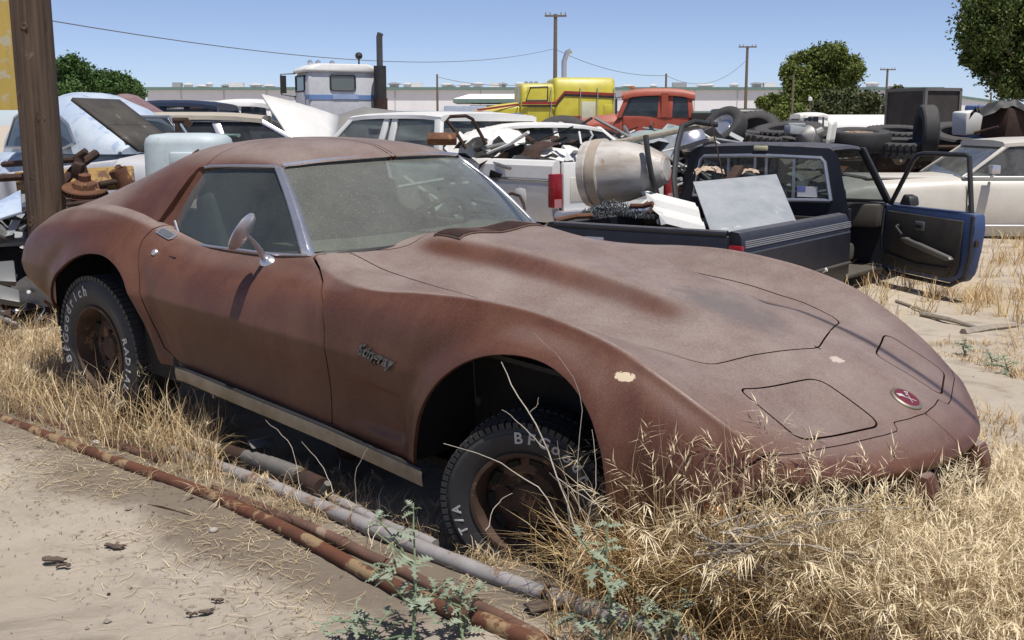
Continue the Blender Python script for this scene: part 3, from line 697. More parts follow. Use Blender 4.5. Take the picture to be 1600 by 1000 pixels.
# ================================================================ YARD BACKGROUND
WHITEP = mat('chalky_white_paint', (.76, .76, .74), (.69, .685, .655), 4, .42, spots=((.34, .25, .17), .73, 7), dust=((.52, .48, .41), .25))
IVORY = mat('ivory_paint', (.60, .575, .51), (.53, .50, .44), 3, .4, dust=((.45, .41, .34), .3))
BLUEP = mat('navy_truck_paint', (.006, .008, .017), (.013, .014, .022), 4, .46, dust=((.13, .125, .13), .65), spots=((.05, .05, .07), .66, 5))
BLUEB = mat('bright_blue_door_edge', (.025, .05, .14), (.04, .07, .17), 5, .45, dust=((.25, .25, .26), .3))
GREYM = mat('galvanised_sheet', (.37, .39, .40), (.27, .29, .31), 5, .55, .25, spots=((.43, .44, .44), .60, 4))
PLAST = mat('grimy_interior_trim', (.030, .027, .023), (.055, .048, .040), 6, .7, dust=((.14, .12, .10), .4))
ALU = mat('window_channel_aluminium', (.50, .53, .58), (.42, .45, .50), 12, .35, .8)
GLS = glass('grimy_yard_glass', (.40, .45, .45), .22, (.34, .34, .32), .05, 4)
GLSB = glass('dark_yard_glass', (.16, .19, .20), .10, (.25, .26, .26), .04, 4)
REDL = mat('red_lamp_lens', (.30, .012, .018), (.16, .008, .012), 18, .25, streak=(1, 1, 4))
WOODM = mat('weathered_timber', (.19, .15, .11), (.12, .09, .065), 5, .85, bump=.003, streak=(14, 14, .8))
BOARD = mat('grey_plank', (.36, .32, .26), (.25, .21, .17), 4, .85, streak=(1, 9, 9))
SIDING = mat('warehouse_siding', (.82, .80, .80), (.76, .74, .75), .08, .6)
GREEN = mat('green_eave', (.16, .24, .21), (.13, .20, .18), 2, .6)
FIBRE = mat('stained_fibreglass', (.56, .54, .51), (.30, .25, .20), 5, .5, spots=[((.30, .20, .12), .60, 5), ((.16, .13, .11), .66, 3)], streak=(1.6, 1.6, .25))
PALEB = mat('pale_blue_tank_paint', (.48, .55, .58), (.40, .46, .48), 5, .5, spots=((.30, .20, .12), .64, 8))
DTYRE = mat('old_truck_tyre', (.020, .020, .022), (.034, .033, .033), 8, .8, dust=((.12, .11, .10), .35), vary=.4)
def vmat(name, c, **k): return mat(name, c, tuple(x * .82 for x in c), k.pop('scale', 4), k.pop('rough', .42), **k)
def body(parent, st, m, name='body', crown=.03, smooth=True, tuck=.9):
    """car body lofted from (x, z bottom, z top, half width) stations"""
    secs = []
    for x, zb, zt, hw in st:
        h = zt - zb
        half = [(hw * tuck, zb), (hw * .985, zb + h * .22), (hw, zb + h * .50), (hw * .985, zt - h * .20), (hw * .955, zt - h * .07), (hw * .88, zt), (hw * .45, zt + crown)]
        secs.append([(x, -y, z) for y, z in half] + [(x, y, z) for y, z in reversed(half)])
    return MB().loft(secs).build(name, m, parent, smooth, auto=40)
def roof(parent, x0, x1, z, hw, m, drop=.03, name='roof', t=.05):
    secs = []
    for k, x in enumerate(np.linspace(x0, x1, 7)):
        e = abs(k / 6 - .5) * 2; zz = z - drop * e ** 3
        half = [(hw * (1 - .02 * e), zz - t), (hw * .985, zz - t * .4), (hw * .90, zz - .006), (hw * .45, zz + .012)]
        secs.append([(x, -y, q) for y, q in half] + [(x, y, q) for y, q in reversed(half)])
    return MB().loft(secs).build(name, m, parent, True, auto=50)
def pane(parent, pts, m, name='window', frame_m=None, fw=.018, fname='window_frame', off=0):
    o = MB().add(pts, [tuple(range(len(pts)))]).build(name, m, parent)
    if frame_m is not None:
        MB().tube([Vector(p) for p in pts] + [Vector(pts[0])], fw, 6).build(fname, frame_m, o)
    return o
def side(xb, xt, y0, y1, z0, z1): return [(xb, y0, z0), (xt, y1, z1)]
def greenhouse(parent, zb, zr, wb, wr, xs, m, gm, fm=None, pw=.05, wind=True, rear=True, sides=(-1, 1), ps=None, in_=.012):
    """xs: list of (x at belt, x at roof) from the windscreen back; panes between successive pillars"""
    for s in sides:
        for i, (a, b) in enumerate(xs):
            MB().hexa([(a - pw/2, s*wb, zb), (a + pw/2, s*wb, zb), (a + pw/2, s*(wb-.05), zb), (a - pw/2, s*(wb-.05), zb), (b - pw/2, s*wr, zr), (b + pw/2, s*wr, zr), (b + pw/2, s*(wr-.05), zr), (b - pw/2, s*(wr-.05), zr)]).build('pillar', (ps or m), parent, bevel=.008)
        for (a, b), (c, d) in zip(xs[:-1], xs[1:]):
            y0, y1 = s * (wb - in_), s * (wr - in_)
            pane(parent, [(a, y0, zb), (c, y0, zb), (d, y1, zr - .03), (b, y1, zr - .03)], gm, 'side_window', fm, .011)
    if wind:
        a, b = xs[0]; pane(parent, [(a + .02, -wb * .96, zb), (a + .02, wb * .96, zb), (b + .01, wr * .96, zr - .02), (b + .01, -wr * .96, zr - .02)], gm, 'windscreen', fm, .011)
    if rear:
        a, b = xs[-1]; pane(parent, [(a - .02, -wb * .96, zb), (a - .02, wb * .96, zb), (b - .01, wr * .96, zr - .02), (b - .01, -wr * .96, zr - .02)], gm, 'rear_window', fm, .011)
def place(fx, fy, x, y, z=0):
    """matrix whose local x axis points along (fx, fy) on the ground"""
    f = Vector((fx, fy, 0)).normalized(); return frame(f, Vector((-f.y, f.x, 0)), Vector((0, 0, 1)), (x, y, z))
def lettering(txt, size, M, m, parent, name='lettering', extr=.002, weight=0.0, shear=0):
    me = text_mesh(txt, size, extr, shear, weight); me.transform(M); return link(name, me, m, parent)

# ---------------------------------------------------------------- navy pickup with its door open
tk = thing('pickup_truck', 'dusty navy blue pickup with its passenger door hanging open, bed full of scrap', 'pickup', M=place(.584, .812, 1.484, 7.5))
# local frame: x forward from the tailgate, y left, the right side lies at y = 0
W_, RL, ZB = 1.50, .68, .12
sec = [(0, ZB), (-.035, ZB + .10), (-.045, .30), (-.045, .54), (-.025, .57), (-.02, .645), (.0, .68), (.06, .69), (.075, .67), (.06, .30), (.06, ZB)]
for k, (yo, s) in enumerate(((0, 1), (W_, -1))):
    MB().loft([[(x, yo + s * y, z) for y, z in sec] for x in (.0, .04, 1.0, 1.96, 2.0)]).build('bed_side', BLUEP, tk, True, auto=30)
m_ = MB(); m_.box((1.0, W_ / 2, .22), (2.0, 1.4, .04)); m_.box((1.98, W_ / 2, .42), (.03, 1.4, .46)); m_.build('bed_floor', PLAST, tk)
m_ = MB(); m_.box((-.015, W_ / 2, .40), (.05, W_ - .12, .52)); tg = m_.build('tailgate', BLUEP, tk, bevel=.015)
MB().tube([(-.02, .07, .672), (-.02, W_ - .07, .672)], .024, 10).build('tailgate_rail', BLUEP, tg, True)
MB().box((-.048, W_ - .42, .575), (.02, .16, .05)).build('tailgate_handle', CHROME, tg, bevel=.008)
MB().box((-.03, .0, .545), (.04, .10, .11)).build('tail_lamp', REDL, tk, bevel=.01)
MB().box((-.03, W_, .545), (.04, .10, .11)).build('tail_lamp', REDL, tk, bevel=.01)
for q, z in enumerate((.625, .612, .599, .586)):     # pale pin stripes along the bed
    MB().box((1.0, -.0475 + .004 * (q < 2), z), (1.98, .004, .006)).build('pin_stripe', vmat('silver_stripe', (.30, .31, .34)) if q == 0 else bpy.data.materials['silver_stripe'], tk)
MB().tube([(.0, -.050, .30), (2.0, -.050, .30)], .012, 6).build('rub_strip', PLAST, tk, True)
# cab
ZR, XC = 1.20, 2.03
m_ = MB(); m_.loft([[(XC, y, z) for y, z in [(0, ZB), (-.02, .55), (.0, .70), (.10, 1.16), (.16, ZR), (W_ - .16, ZR), (W_ - .10, 1.16), (W_, .70), (W_ + .02, .55), (W_, ZB), (W_ - .06, ZB), (W_ - .06, .66), (.06, .66), (.06, ZB)]], [(XC + .04, y, z) for y, z in [(0, ZB), (-.02, .55), (.0, .70), (.10, 1.16), (.16, ZR), (W_ - .16, ZR), (W_ - .10, 1.16), (W_, .70), (W_ + .02, .55), (W_, ZB), (W_ - .06, ZB), (W_ - .06, .66), (.06, .66), (.06, ZB)]]], cap=False)
# rear wall as a frame round the sliding window
def strip(pts, x0, x1): return [[(x0, y, z) for y, z in pts], [(x1, y, z) for y, z in pts]]
m_ = MB()
outer = [(-.01, .70), (.10, 1.15), (.17, 1.195), (.75, 1.215), (1.33, 1.195), (1.40, 1.15), (1.51, .70), (.75, .70)]
inner = [(.14, .78), (.205, 1.085), (.235, 1.115), (.75, 1.13), (1.265, 1.115), (1.295, 1.085), (1.36, .78), (.75, .765)]
n8 = len(outer)
vs = [(XC, y, z) for y, z in outer] + [(XC - .004, y, z) for y, z in inner] + [(XC + .05, y, z) for y, z in inner]
m_.add(vs, [(i, (i + 1) % n8, (i + 1) % n8 + n8, i + n8) for i in range(n8)] + [(i + n8, (i + 1) % n8 + n8, (i + 1) % n8 + 2 * n8, i + 2 * n8) for i in range(n8)])
m_.box((XC + .03, .75, .46), (.06, 1.52, .52))
m_.build('cab_back', BLUEP, tk, True, auto=30)
rw = MB().add([(XC + .022, y, z) for y, z in inner], [tuple(range(n8))]).build('rear_window', GLS, tk)
MB().tube([(XC - .008, y, z) for y, z in inner] + [(XC - .008, *inner[0])], .017, 8).build('window_channel', ALU, rw, True)
for y in (.46, .70, .80, 1.04): MB().box((XC + .0, y, .95), (.016, .020, .345)).build('slider_bar', ALU, rw)
MB().box((XC + .014, .345, .845), (.003, .17, .085)).build('window_sticker', vmat('paper_sticker', (.62, .63, .66)), rw)
MB().box((XC + .012, .395, .868), (.003, .07, .038)).build('sticker_print', vmat('sticker_blue', (.16, .20, .50)), rw)
MB().lathe([(.030, 0), (.034, .002), (.038, 0)], 20, Matrix.Translation((XC + .015, .30, 1.06)) @ Matrix.Rotation(R(-90), 4, 'Y')).build('round_sticker', bpy.data.materials['paper_sticker'], rw)
secs = []
for x, z, a in ((XC, 1.195, .14), (XC + .05, 1.215, .15), (XC + .45, 1.222, .155), (XC + .70, 1.21, .16), (XC + .78, 1.19, .17)):
    half = [(a, z - .035), (a + .02, z - .010), (a + .10, z + .002), (.45, z + .012)]
    secs.append([(x, y, q) for y, q in half] + [(x, W_ - y, q) for y, q in reversed(half)])
rf = MB().loft(secs).build('cab_roof', BLUEP, tk, True)
MB().box((XC - .012, .75, 1.19), (.03, .12, .04)).build('cargo_lamp', vmat('yellowed_lens', (.55, .52, .35)), tk, bevel=.008)
for s, yo in ((1, 0), (-1, W_)):
    MB().hexa([(XC + .74, yo + s*.15, 1.19), (XC + .80, yo + s*.15, 1.19), (XC + .80, yo + s*.21, 1.19), (XC + .74, yo + s*.21, 1.19), (XC + 1.12, yo + s*.01, .70), (XC + 1.19, yo + s*.01, .70), (XC + 1.19, yo + s*.07, .70), (XC + 1.12, yo + s*.07, .70)]).build('windscreen_pillar', BLUEP, tk, bevel=.008)
pane(tk, [(XC + 1.17, .05, .72), (XC + 1.17, W_ - .05, .72), (XC + .79, W_ - .2, 1.18), (XC + .79, .2, 1.18)], GLS, 'windscreen', BLACKP, .012)
m_ = MB(); m_.box((XC + 1.05, W_ / 2, .60), (.22, W_ - .14, .20)); m_.box((XC + .6, W_ / 2, .14), (1.2, W_ - .1, .04)); m_.build('dashboard', PLAST, tk, bevel=.03)
m_ = MB(); m_.box((XC + .30, W_ / 2, .33), (.45, 1.3, .15)); m_.box((XC + .13, W_ / 2, .58), (.14, 1.3, .50), rot=(0, -.15, 0)); m_.build('bench_seat', SEATM, tk, bevel=.04)
m_ = MB(); T = Matrix.Translation((XC + .78, W_ - .38, .66)) @ Matrix.Rotation(R(-60), 4, 'Y'); m_.lathe([(.17 + .012 * math.cos(a), .012 * math.sin(a)) for a in np.linspace(0, 6.283, 8)[:-1]], 28, T, closed=True); m_.tube([T @ Vector((-.17, 0, 0)), T @ Vector((.17, 0, 0))], .012, 6); m_.build('steering_wheel', BLACKP, tk, True)
m_ = MB().box((XC + .55, W_ - .0, .42), (1.08, .05, .58)); m_.build('far_door', BLUEP, tk, bevel=.02)
body_ = [(3.18, .14, .70, .75), (3.3, .14, .70, .76), (3.9, .14, .66, .75), (4.25, .2, .60, .72), (4.30, .24, .54, .70)]
o = body(tk, body_, BLUEP, 'front_clip', .02); o.location = (0, W_ / 2, 0)
# open door: local frame with its own hinge
DM = Matrix.Translation((3.05, -.02, 0)) @ Matrix.Rotation(math.atan2(-.957, .29) - math.atan2(.812, .584), 4, 'Z')
DL = 1.16
prof = [(0, .16), (.05, .145), (.90, .135), (1.02, .16), (1.08, .22), (1.13, .40), (DL, .58), (DL - .02, .70), (1.02, .705), (0, .705)]
m_ = MB().prism(prof, -.055, .055, 'y', DM); dr_ = m_.build('open_door', BLUEB, tk, bevel=.018, label='open passenger door with grimy black inner trim and empty window frame')
inner_side = -1
yi = -.058
trim = [(.05, .185), (.88, .17), (.98, .20), (1.02, .28), (1.04, .64), (.06, .655)]
MB().prism(trim, yi, yi - .016, 'y', DM).build('trim_panel', PLAST, dr_, bevel=.01)
MB().prism([(.30, .44), (.38, .455), (.95, .355), (.98, .33), (.92, .315), (.40, .40)], yi - .016, yi - .065, 'y', DM).build('armrest', vmat('grey_armrest', (.14, .135, .12)), dr_, bevel=.012)
MB().tube([DM @ Vector((.23, yi - .02, .535)), DM @ Vector((.24, yi - .05, .53)), DM @ Vector((.33, yi - .055, .475)), DM @ Vector((.34, yi - .075, .472))], [.02, .012, .010, .014], 8).build('window_winder', BLACKP, dr_, True)
m_ = MB(); m_.box((.52, yi - .022, .56), (.12, .012, .075), DM); m_.build('handle_bezel', vmat('chrome_bezel', (.25, .25, .25), metal=.6), dr_, bevel=.006)
MB().box((.52, yi - .03, .555), (.075, .012, .03), DM).build('inner_handle', BLACKP, dr_)
MB().prism([(.06, .30), (.5, .25), (.9, .26), (.97, .30), (.9, .19), (.07, .20)], yi - .017, yi - .035, 'y', DM).build('map_pocket', PLAST, dr_, bevel=.01)
MB().tube([DM @ Vector(p) for p in ((.02, -.02, .70), (.30, -.02, 1.085), (.36, -.02, 1.135), (.45, -.02, 1.148), (.96, -.02, 1.148), (1.0, -.02, 1.135), (1.03, -.02, .95), (1.07, -.02, .70))], .020, 8).build('window_frame', BLACKP, dr_, True)
MB().tube([DM @ Vector((-.01, -.05, .66)), DM @ Vector((-.02, -.06, .40)), DM @ Vector((.02, -.05, .16)), DM @ Vector((.10, -.05, .125)), DM @ Vector((.90, -.05, .115)), DM @ Vector((1.07, -.05, .19)), DM @ Vector((1.12, -.05, .38)), DM @ Vector((1.13, -.05, .68))], .018, 7).build('door_seal', BLACKP, dr_, True)
MB().prism([(.07, .70), (.24, .70), (.22, .78), (.13, .80)], .02, .12, 'y', DM).build('door_mirror', BLACKP, dr_, bevel=.02)
MB().box((DL - .015, -.02, .47), (.03, .03, .05), DM).build('door_latch', RUSTD, dr_)
MB().tube([DM @ Vector((1.0, 0, .705)), DM @ Vector((1.0, 0, .76))], .006, 6).build('lock_knob', BLACKP, dr_)

# ---------------------------------------------------------------- white extended-cab pickup
wp = thing('pickup_truck', 'white extended cab pickup with red tail lamp, behind the windscreen of the brown car', 'pickup', M=place(-.65, .76, .405, 11.0))
# local: x forward from the tailgate, left side at y = 0, right side at y = -1.6
sec = [(.0, .45), (.03, .55), (.035, .80), (.015, .83), (.02, .845), (.035, .875), (.03, .99), (.0, 1.035), (-.06, 1.045), (-.07, 1.0), (-.06, .45)]
for yo, s in ((0, 1), (-1.6, -1)):
    MB().loft([[(x, yo + s * y, z) for y, z in sec] for x in (0, .03, .9, 1.80)]).build('bed_side', WHITEP, wp, True, auto=28)
MB().tube([(.03, .038, .852), (1.8, .038, .852)], .010, 6).build('body_moulding', vmat('grey_moulding', (.25, .25, .25)), wp, True)
tg = MB().box((-.01, -.80, .79), (.05, 1.42, .47)).build('tailgate', WHITEP, wp, bevel=.012)
MB().box((-.038, -.80, .765), (.012, 1.26, .23)).build('name_panel', IVORY, tg, bevel=.006)
for ch, y in zip('FORD', (-.31, -.56, -.81, -1.06)):
    lettering(ch, .13, frame(Vector((0, -1, 0)), Vector((0, 0, 1)), Vector((-1, 0, 0)), (-.046, y, .765)), vmat('red_letter', (.30, .05, .03)) if ch == 'F' else bpy.data.materials['red_letter'], tg, 'tailgate_letter', .002, .004)
for yo in (.0, -1.6):
    tl = MB().box((-.012, yo, .76), (.07, .13, .32)).build('tail_lamp', REDL, wp, bevel=.01)
    MB().box((-.044, yo, .64), (.02, .09, .08)).build('reverse_lens', vmat('pink_lens', (.45, .20, .20)) if yo == 0 else bpy.data.materials['pink_lens'], tl)
MB().box((.45, .036, .70), (.16, .006, .17)).build('fuel_flap', WHITEP, wp, bevel=.02)
MB().box((-.08, -.8, .50), (.12, 1.66, .14)).build('rear_bumper', CHROME, wp, bevel=.02)
body(wp, [(1.82, .42, 1.03, .82), (2.6, .42, 1.03, .82), (3.6, .42, 1.03, .82), (4.3, .42, 1.02, .82), (5.3, .42, .95, .80), (5.6, .46, .90, .76)], WHITEP, 'body', .02).location = (0, -.8, 0)
gh = bpy.data.objects.new('cab', None); col.objects.link(gh); gh.parent = wp; gh.location = (0, -.8, 0)
greenhouse(gh, 1.03, 1.47, .80, .68, [(4.25, 3.68), (3.02, 2.96), (2.80, 2.80), (1.88, 2.0)], WHITEP, GLS, BLACKP, .11)
roof(gh, 1.93, 3.75, 1.52, .70, WHITEP, .03, 'roof', .07)
MB().box((3.5, .45, 1.30), (.03, .26, .07)).build('rear_view_mirror', PLAST, gh, bevel=.015)
m_ = MB(); m_.box((3.0, 0, .95), (.14, 1.3, .5)); m_.box((2.2, 0, .9), (.12, 1.2, .4)); m_.build('seat', SEATM, gh, bevel=.04)
# loose white bonnet standing tilted
A, B, C_, D = at(408, 150, 14.6), at(528, 184, 15.4), at(520, 235, 14.4), at(466, 240, 13.6)
m_ = MB(); rows = []
for i in range(7):
    t = i / 6; rows.append([A.lerp(D, t).lerp(B.lerp(C_, t), s / 6) + Vector((0, -.05 * math.sin(math.pi * s / 6) - .03 * (s == 3), .02 * math.sin(math.pi * s / 6))) for s in range(7)])
bo = m_.grid(rows).build('bonnet_panel', WHITEP, None, True, solid=.03); tag(bo, 'plain white car bonnet raised at a slant in front of white pickup cab', 'car bonnet')

# ---------------------------------------------------------------- full-size sedan with vinyl roof
sd = thing('sedan', 'boxy silver grey sedan with faded beige vinyl roof beside the slanted white bonnet', 'sedan', M=place(.99, .12, -4.35, 14.2, .03))
VIN = mat('faded_vinyl', (.43, .39, .32), (.36, .32, .26), 5, .7, bump=.001)
SILV = vmat('silver_grey_paint', (.36, .38, .42), dust=((.42, .40, .34), .4))
body(sd, [(-1.25, .35, .98, .88), (-1.1, .3, 1.02, .93), (0, .28, 1.04, .95), (1.6, .28, 1.03, .95), (3.4, .32, 1.0, .92), (3.7, .4, .95, .88)], SILV)
greenhouse(sd, 1.04, 1.42, .90, .72, [(1.95, 1.30), (.95, .80), (-.05, -.02), (-.55, -.28)], VIN, GLSB, CHROME, .10, ps=CHROME)
roof(sd, -.45, 1.35, 1.49, .77, VIN, .04, 'vinyl_roof', .08)
for s in (-1, 1):
    MB().prism([(-.95, 1.03), (-.50, 1.03), (-.26, 1.42), (-.45, 1.45), (-.62, 1.40)], s * .80, s * .845).build('sail_panel', VIN, sd, bevel=.01)
    pane(sd, [(-.44, s * .852, 1.10), (-.36, s * .852, 1.10), (-.30, s * .848, 1.34), (-.38, s * .848, 1.34)], GLSB, 'opera_window', CHROME, .010)
for sx in (.25, 1.0): MB().box((sx, -.4, 1.12), (.16, .5, .5)).build('seat', SEATM, sd, bevel=.06)

# ---------------------------------------------------------------- white sedan at the right
ws = thing('sedan', 'ivory white four door sedan behind the open navy door, sunk in dry grass', 'sedan', M=place(-1, .03, 9.3, 14.9, -.20))
body(ws, [(-.2, .35, .88, .85), (0, .25, .93, .88), (.8, .22, .95, .90), (2.2, .22, .945, .90), (3.6, .22, .94, .90), (4.9, .26, .87, .88), (5.15, .36, .80, .84)], IVORY, crown=.03)
greenhouse(ws, .95, 1.36, .86, .74, [(3.72, 3.16), (2.42, 2.38), (2.26, 2.22), (1.05, 1.20), (.75, 1.0)], IVORY, GLS, CHROME, .055, ps=IVORY)
roof(ws, .90, 3.24, 1.42, .77, IVORY, .04, 'roof', .07)
MB().tube([(x, .915, .36) for x in np.linspace(.2, 4.8, 10)], .012, 6).build('lower_moulding', CHROME, ws, True)
for x in (3.70, 2.34, 1.02): MB().box((x, .902, .62), (.008, .012, .60)).build('door_gap', DARK, ws)
for x in (2.62, 1.25): MB().box((x, .915, .80), (.20, .025, .035)).build('door_handle', CHROME, ws, bevel=.008)
MB().lathe([(0, .01), (.014, .01), (.018, 0)], 14, Matrix.Translation((2.56, .905, .72)) @ Matrix.Rotation(R(-90), 4, 'X')).build('door_lock', CHROME, ws)
m_ = MB().tube([(3.42, .88, .95), (3.42, .98, .99)], .02, 8); m_.box((3.44, 1.02, 1.05), (.10, .14, .10)); m_.build('door_mirror', CHROME, ws, bevel=.015)
MB().box((4.35, 0, .93), (1.0, 1.2, .03)).build('bonnet_ridge', IVORY, ws, bevel=.012)
m_ = MB()
for x in (1.3, 2.5): m_.box((x, .35, .90), (.14, .52, .62), rot=(0, -.12, 0))
m_.build('seat_back', SEATM, ws, bevel=.06)
m_ = MB(); T = Matrix.Translation((3.05, .38, .98)) @ Matrix.Rotation(R(-65), 4, 'Y'); m_.lathe([(.18 + .011 * math.cos(a), .011 * math.sin(a)) for a in np.linspace(0, 6.283, 8)[:-1]], 28, T, closed=True); m_.build('steering_wheel', BLACKP, ws, True)

# ---------------------------------------------------------------- beetle-shaped car
BTL = mat('patchy_white_blue_paint', (.50, .56, .62), (.38, .46, .58), 3, .4, spots=[((.13, .18, .30), .60, 2.6), ((.28, .35, .48), .54, 6)])
bt = thing('beetle_car', 'round backed little car with patchy white and blue paint behind the wooden pole', 'car', M=place(-.78, .62, -3.46, 11.94, .02) @ Matrix.Diagonal((1, 1, 1.12, 1)))
# local x forward from the tail; lower body and rounded shell
def dome(st, m, name, par, n=9):
    secs = []
    for x, zb, zt, w in st:
        secs.append([(x, w * math.cos(a) * (1 - .12 * max(0, math.sin(a))), zb + (zt - zb) * max(0, math.sin(a)) ** .8 if 0 < a < math.pi else zb) for a in np.linspace(0, math.pi, n * 2 + 1)])
    return MB().loft(secs, closed=True).build(name, m, par, True, auto=50)
dome([(0.0, .45, .60, .25), (.08, .40, .80, .55), (.35, .35, 1.0, .70), (.7, .33, 1.06, .74), (1.6, .33, 1.06, .76), (2.5, .33, 1.05, .76), (3.2, .35, .95, .6), (3.8, .4, .72, .35)], BTL, 'body', bt)
dome([(.30, .95, 1.05, .45), (.55, .95, 1.24, .60), (.9, .95, 1.42, .66), (1.3, .95, 1.52, .68), (1.7, .95, 1.535, .68), (2.1, .95, 1.47, .66), (2.35, .95, 1.36, .60)], BTL, 'roof', bt)
for s in (-1, 1):
    pts = [(.70, 1.05), (.92, 1.00), (1.25, 1.00), (1.27, 1.30), (1.05, 1.30), (.85, 1.22)]
    pane(bt, [(x, s * (.715 - .16 * max(0, z - 1.03)), z) for x, z in pts], GLSB, 'quarter_window', ALU, .014)
    pts = [(1.36, 1.0), (2.05, 1.0), (1.90, 1.28), (1.75, 1.33), (1.38, 1.32)]
    pane(bt, [(x, s * (.725 - .16 * max(0, z - 1.03)), z) for x, z in pts], GLSB, 'door_window', ALU, .014)
    dome([(.05, .25, .42, .05), (.2, .25, .70, .16), (.5, .25, .86, .20), (.85, .25, .74, .18), (1.1, .25, .45, .08)], BTL, 'rear_wing', bt).location = (0, s * .70, 0)
    MB().lathe([(.20, -.07), (.30, -.08), (.32, 0), (.30, .08), (.20, .07)], 30, Matrix.Translation((.62, s * .72, .32)) @ Matrix.Rotation(R(90), 4, 'X'), closed=True).build('rear_tyre', DTYRE, bt, True)
pane(bt, [(.335, -.36, 1.06), (.335, .36, 1.06), (.56, .32, 1.29), (.56, -.32, 1.29)], GLSB, 'rear_window', ALU, .016)
bs = MB()
for i in range(8): bs.box((.13 + .02 * i, 0, .86 + .022 * i), (.015, .5, .012))
bs.build('engine_vents', DARK, bt)

# ---------------------------------------------------------------- silver car with its black-bellied bonnet up, maroon car behind
sc = thing('open_bonnet_car', 'silver car with raised bonnet showing its black underside', 'car', M=place(-.97, .22, -2.76, 10.95))
SIL2 = vmat('pale_silver_paint', (.52, .53, .57), dust=((.45, .42, .36), .3))
body(sc, [(-1.5, .3, 1.0, .80), (0, .3, 1.05, .82), (.62, .3, 1.08, .82)], SIL2, 'cabin_body')
m_ = MB()
for s in (-1, 1): MB().hexa([(.62, s*.80, .35), (1.9, s*.78, .38), (1.9, s*.70, .38), (.62, s*.70, .35), (.62, s*.82, 1.07), (1.9, s*.78, .93), (1.9, s*.62, .93), (.62, s*.64, 1.08)]).build('front_wing', SIL2, sc, bevel=.04)
MB().box((1.25, 0, .62), (1.3, 1.3, .45)).build('engine_bay', DARK, sc)
m_ = MB(); rows = [[(.60 + .66 * t, y, 1.16 + .47 * t) for y in np.linspace(-.40, .40, 9)] for t in np.linspace(0, 1, 6)]
ub = m_.grid(rows).build('raised_bonnet', mat('sooty_bonnet_underside', (.030, .028, .024), (.07, .062, .05), 4, .8, spots=((.20, .19, .17), .62, 4)), sc, True, solid=.035)
m_ = MB()
for y in (-.30, 0, .30): MB().tube([(.66, y, 1.165), (1.22, y * .7, 1.565)], .028, 6).build('bonnet_rib', DARK, ub, True)
MB().tube([(.92, -.38, 1.36), (.92, .38, 1.36)], .025, 6).build('bonnet_rib', DARK, ub, True)
mc = thing('maroon_car', 'dull maroon car with its bonnet raised behind the silver car', 'car', M=place(-.9, -.35, -4.6, 16.5))
MAR = vmat('dull_maroon_paint', (.15, .055, .065), rough=.6, dust=((.35, .28, .27), .45))
body(mc, [(-2.6, .3, .95, .8), (-.5, .3, 1.0, .85), (1.7, .35, .9, .82)], MAR)
Q_ = [mc.matrix_world.inverted() @ at(*q) for q in ((172, 152, 15.6), (216, 150, 16.3), (268, 182, 16.6), (226, 202, 15.6))] if False else [place(-.9, -.35, -4.6, 16.5).inverted() @ at(*q) for q in ((172, 152, 15.6), (216, 150, 16.3), (268, 182, 16.6), (226, 202, 15.6))]
m_ = MB(); rows = [[Q_[0].lerp(Q_[3], t).lerp(Q_[1].lerp(Q_[2], t), s) + Vector((0, 0, .04 * math.sin(3.14 * s))) for s in np.linspace(0, 1, 9)] for t in np.linspace(0, 1, 6)]
m_.grid(rows).build('raised_bonnet', MAR, mc, True, solid=.03)
# distant vehicles seen over the roofs
def far_pickup(label, px, py, Y, w, paint, gm=GLSB, rust=False):
    c = at(px, py, Y); f = c.z / 1.6
    t = thing('pickup_truck', label, 'pickup', M=place(-1, .05, c.x + .5, Y, 0) @ Matrix.Diagonal((w, 1, f, 1)))
    body(t, [(-2.2, .5, 1.05, .85), (0, .5, 1.08, .86), (.9, .5, 1.08, .86), (2.1, .55, 1.0, .82)], paint)
    greenhouse(t, 1.07, 1.50, .80, .66, [(1.05, .72), (.25, .22), (-.45, -.35)], paint, gm, None, .09)
    roof(t, -.45, .80, 1.60, .72, paint, .05, 'roof', .12); return t
far_pickup('small white pickup cab parked far behind the silver sedan', 366, 156, 24, 1.0, WHITEP)
far_pickup('rusty brown old pickup cab half hidden behind the parked cars', 318, 160, 26, .8, RUST)
sv = thing('van', 'dark blue van roof showing above the maroon bonnet', 'van', M=place(-1, 0, at(255, 156, 20).x + 1.2, 20))
body(sv, [(-.8, .4, 1.1, .85), (1.0, .4, 1.1, .85), (2.8, .4, 1.1, .85)], vmat('dark_blue_paint', (.02, .03, .06)))
greenhouse(sv, 1.1, 1.68, .82, .72, [(2.2, 1.6), (1.0, 1.0), (-.1, .15)], bpy.data.materials['dark_blue_paint'], GLSB, None, .1); roof(sv, .1, 1.7, 1.78, .76, bpy.data.materials['dark_blue_paint'], .06, 'roof', .1)
tp = thing('tarped_car', 'grey car with curved roof behind the white pickup cab', 'car', M=place(1, .0, at(610, 165, 17).x - .9, 17))
GP = vmat('dull_grey_paint', (.25, .24, .22)); body(tp, [(-.6, .4, 1.1, .8), (1.0, .4, 1.15, .85), (2.4, .4, 1.1, .8)], GP)
dome([(-.3, 1.0, 1.2, .5), (0, 1.0, 1.48, .66), (.5, 1.0, 1.64, .7), (1.0, 1.0, 1.58, .68), (1.5, 1.0, 1.35, .6)], GP, 'roof', tp)
db = thing('dark_sedan', 'dark blue car roof right of the grey curved roof', 'car', M=place(1, 0, at(660, 175, 18).x - .8, 18))
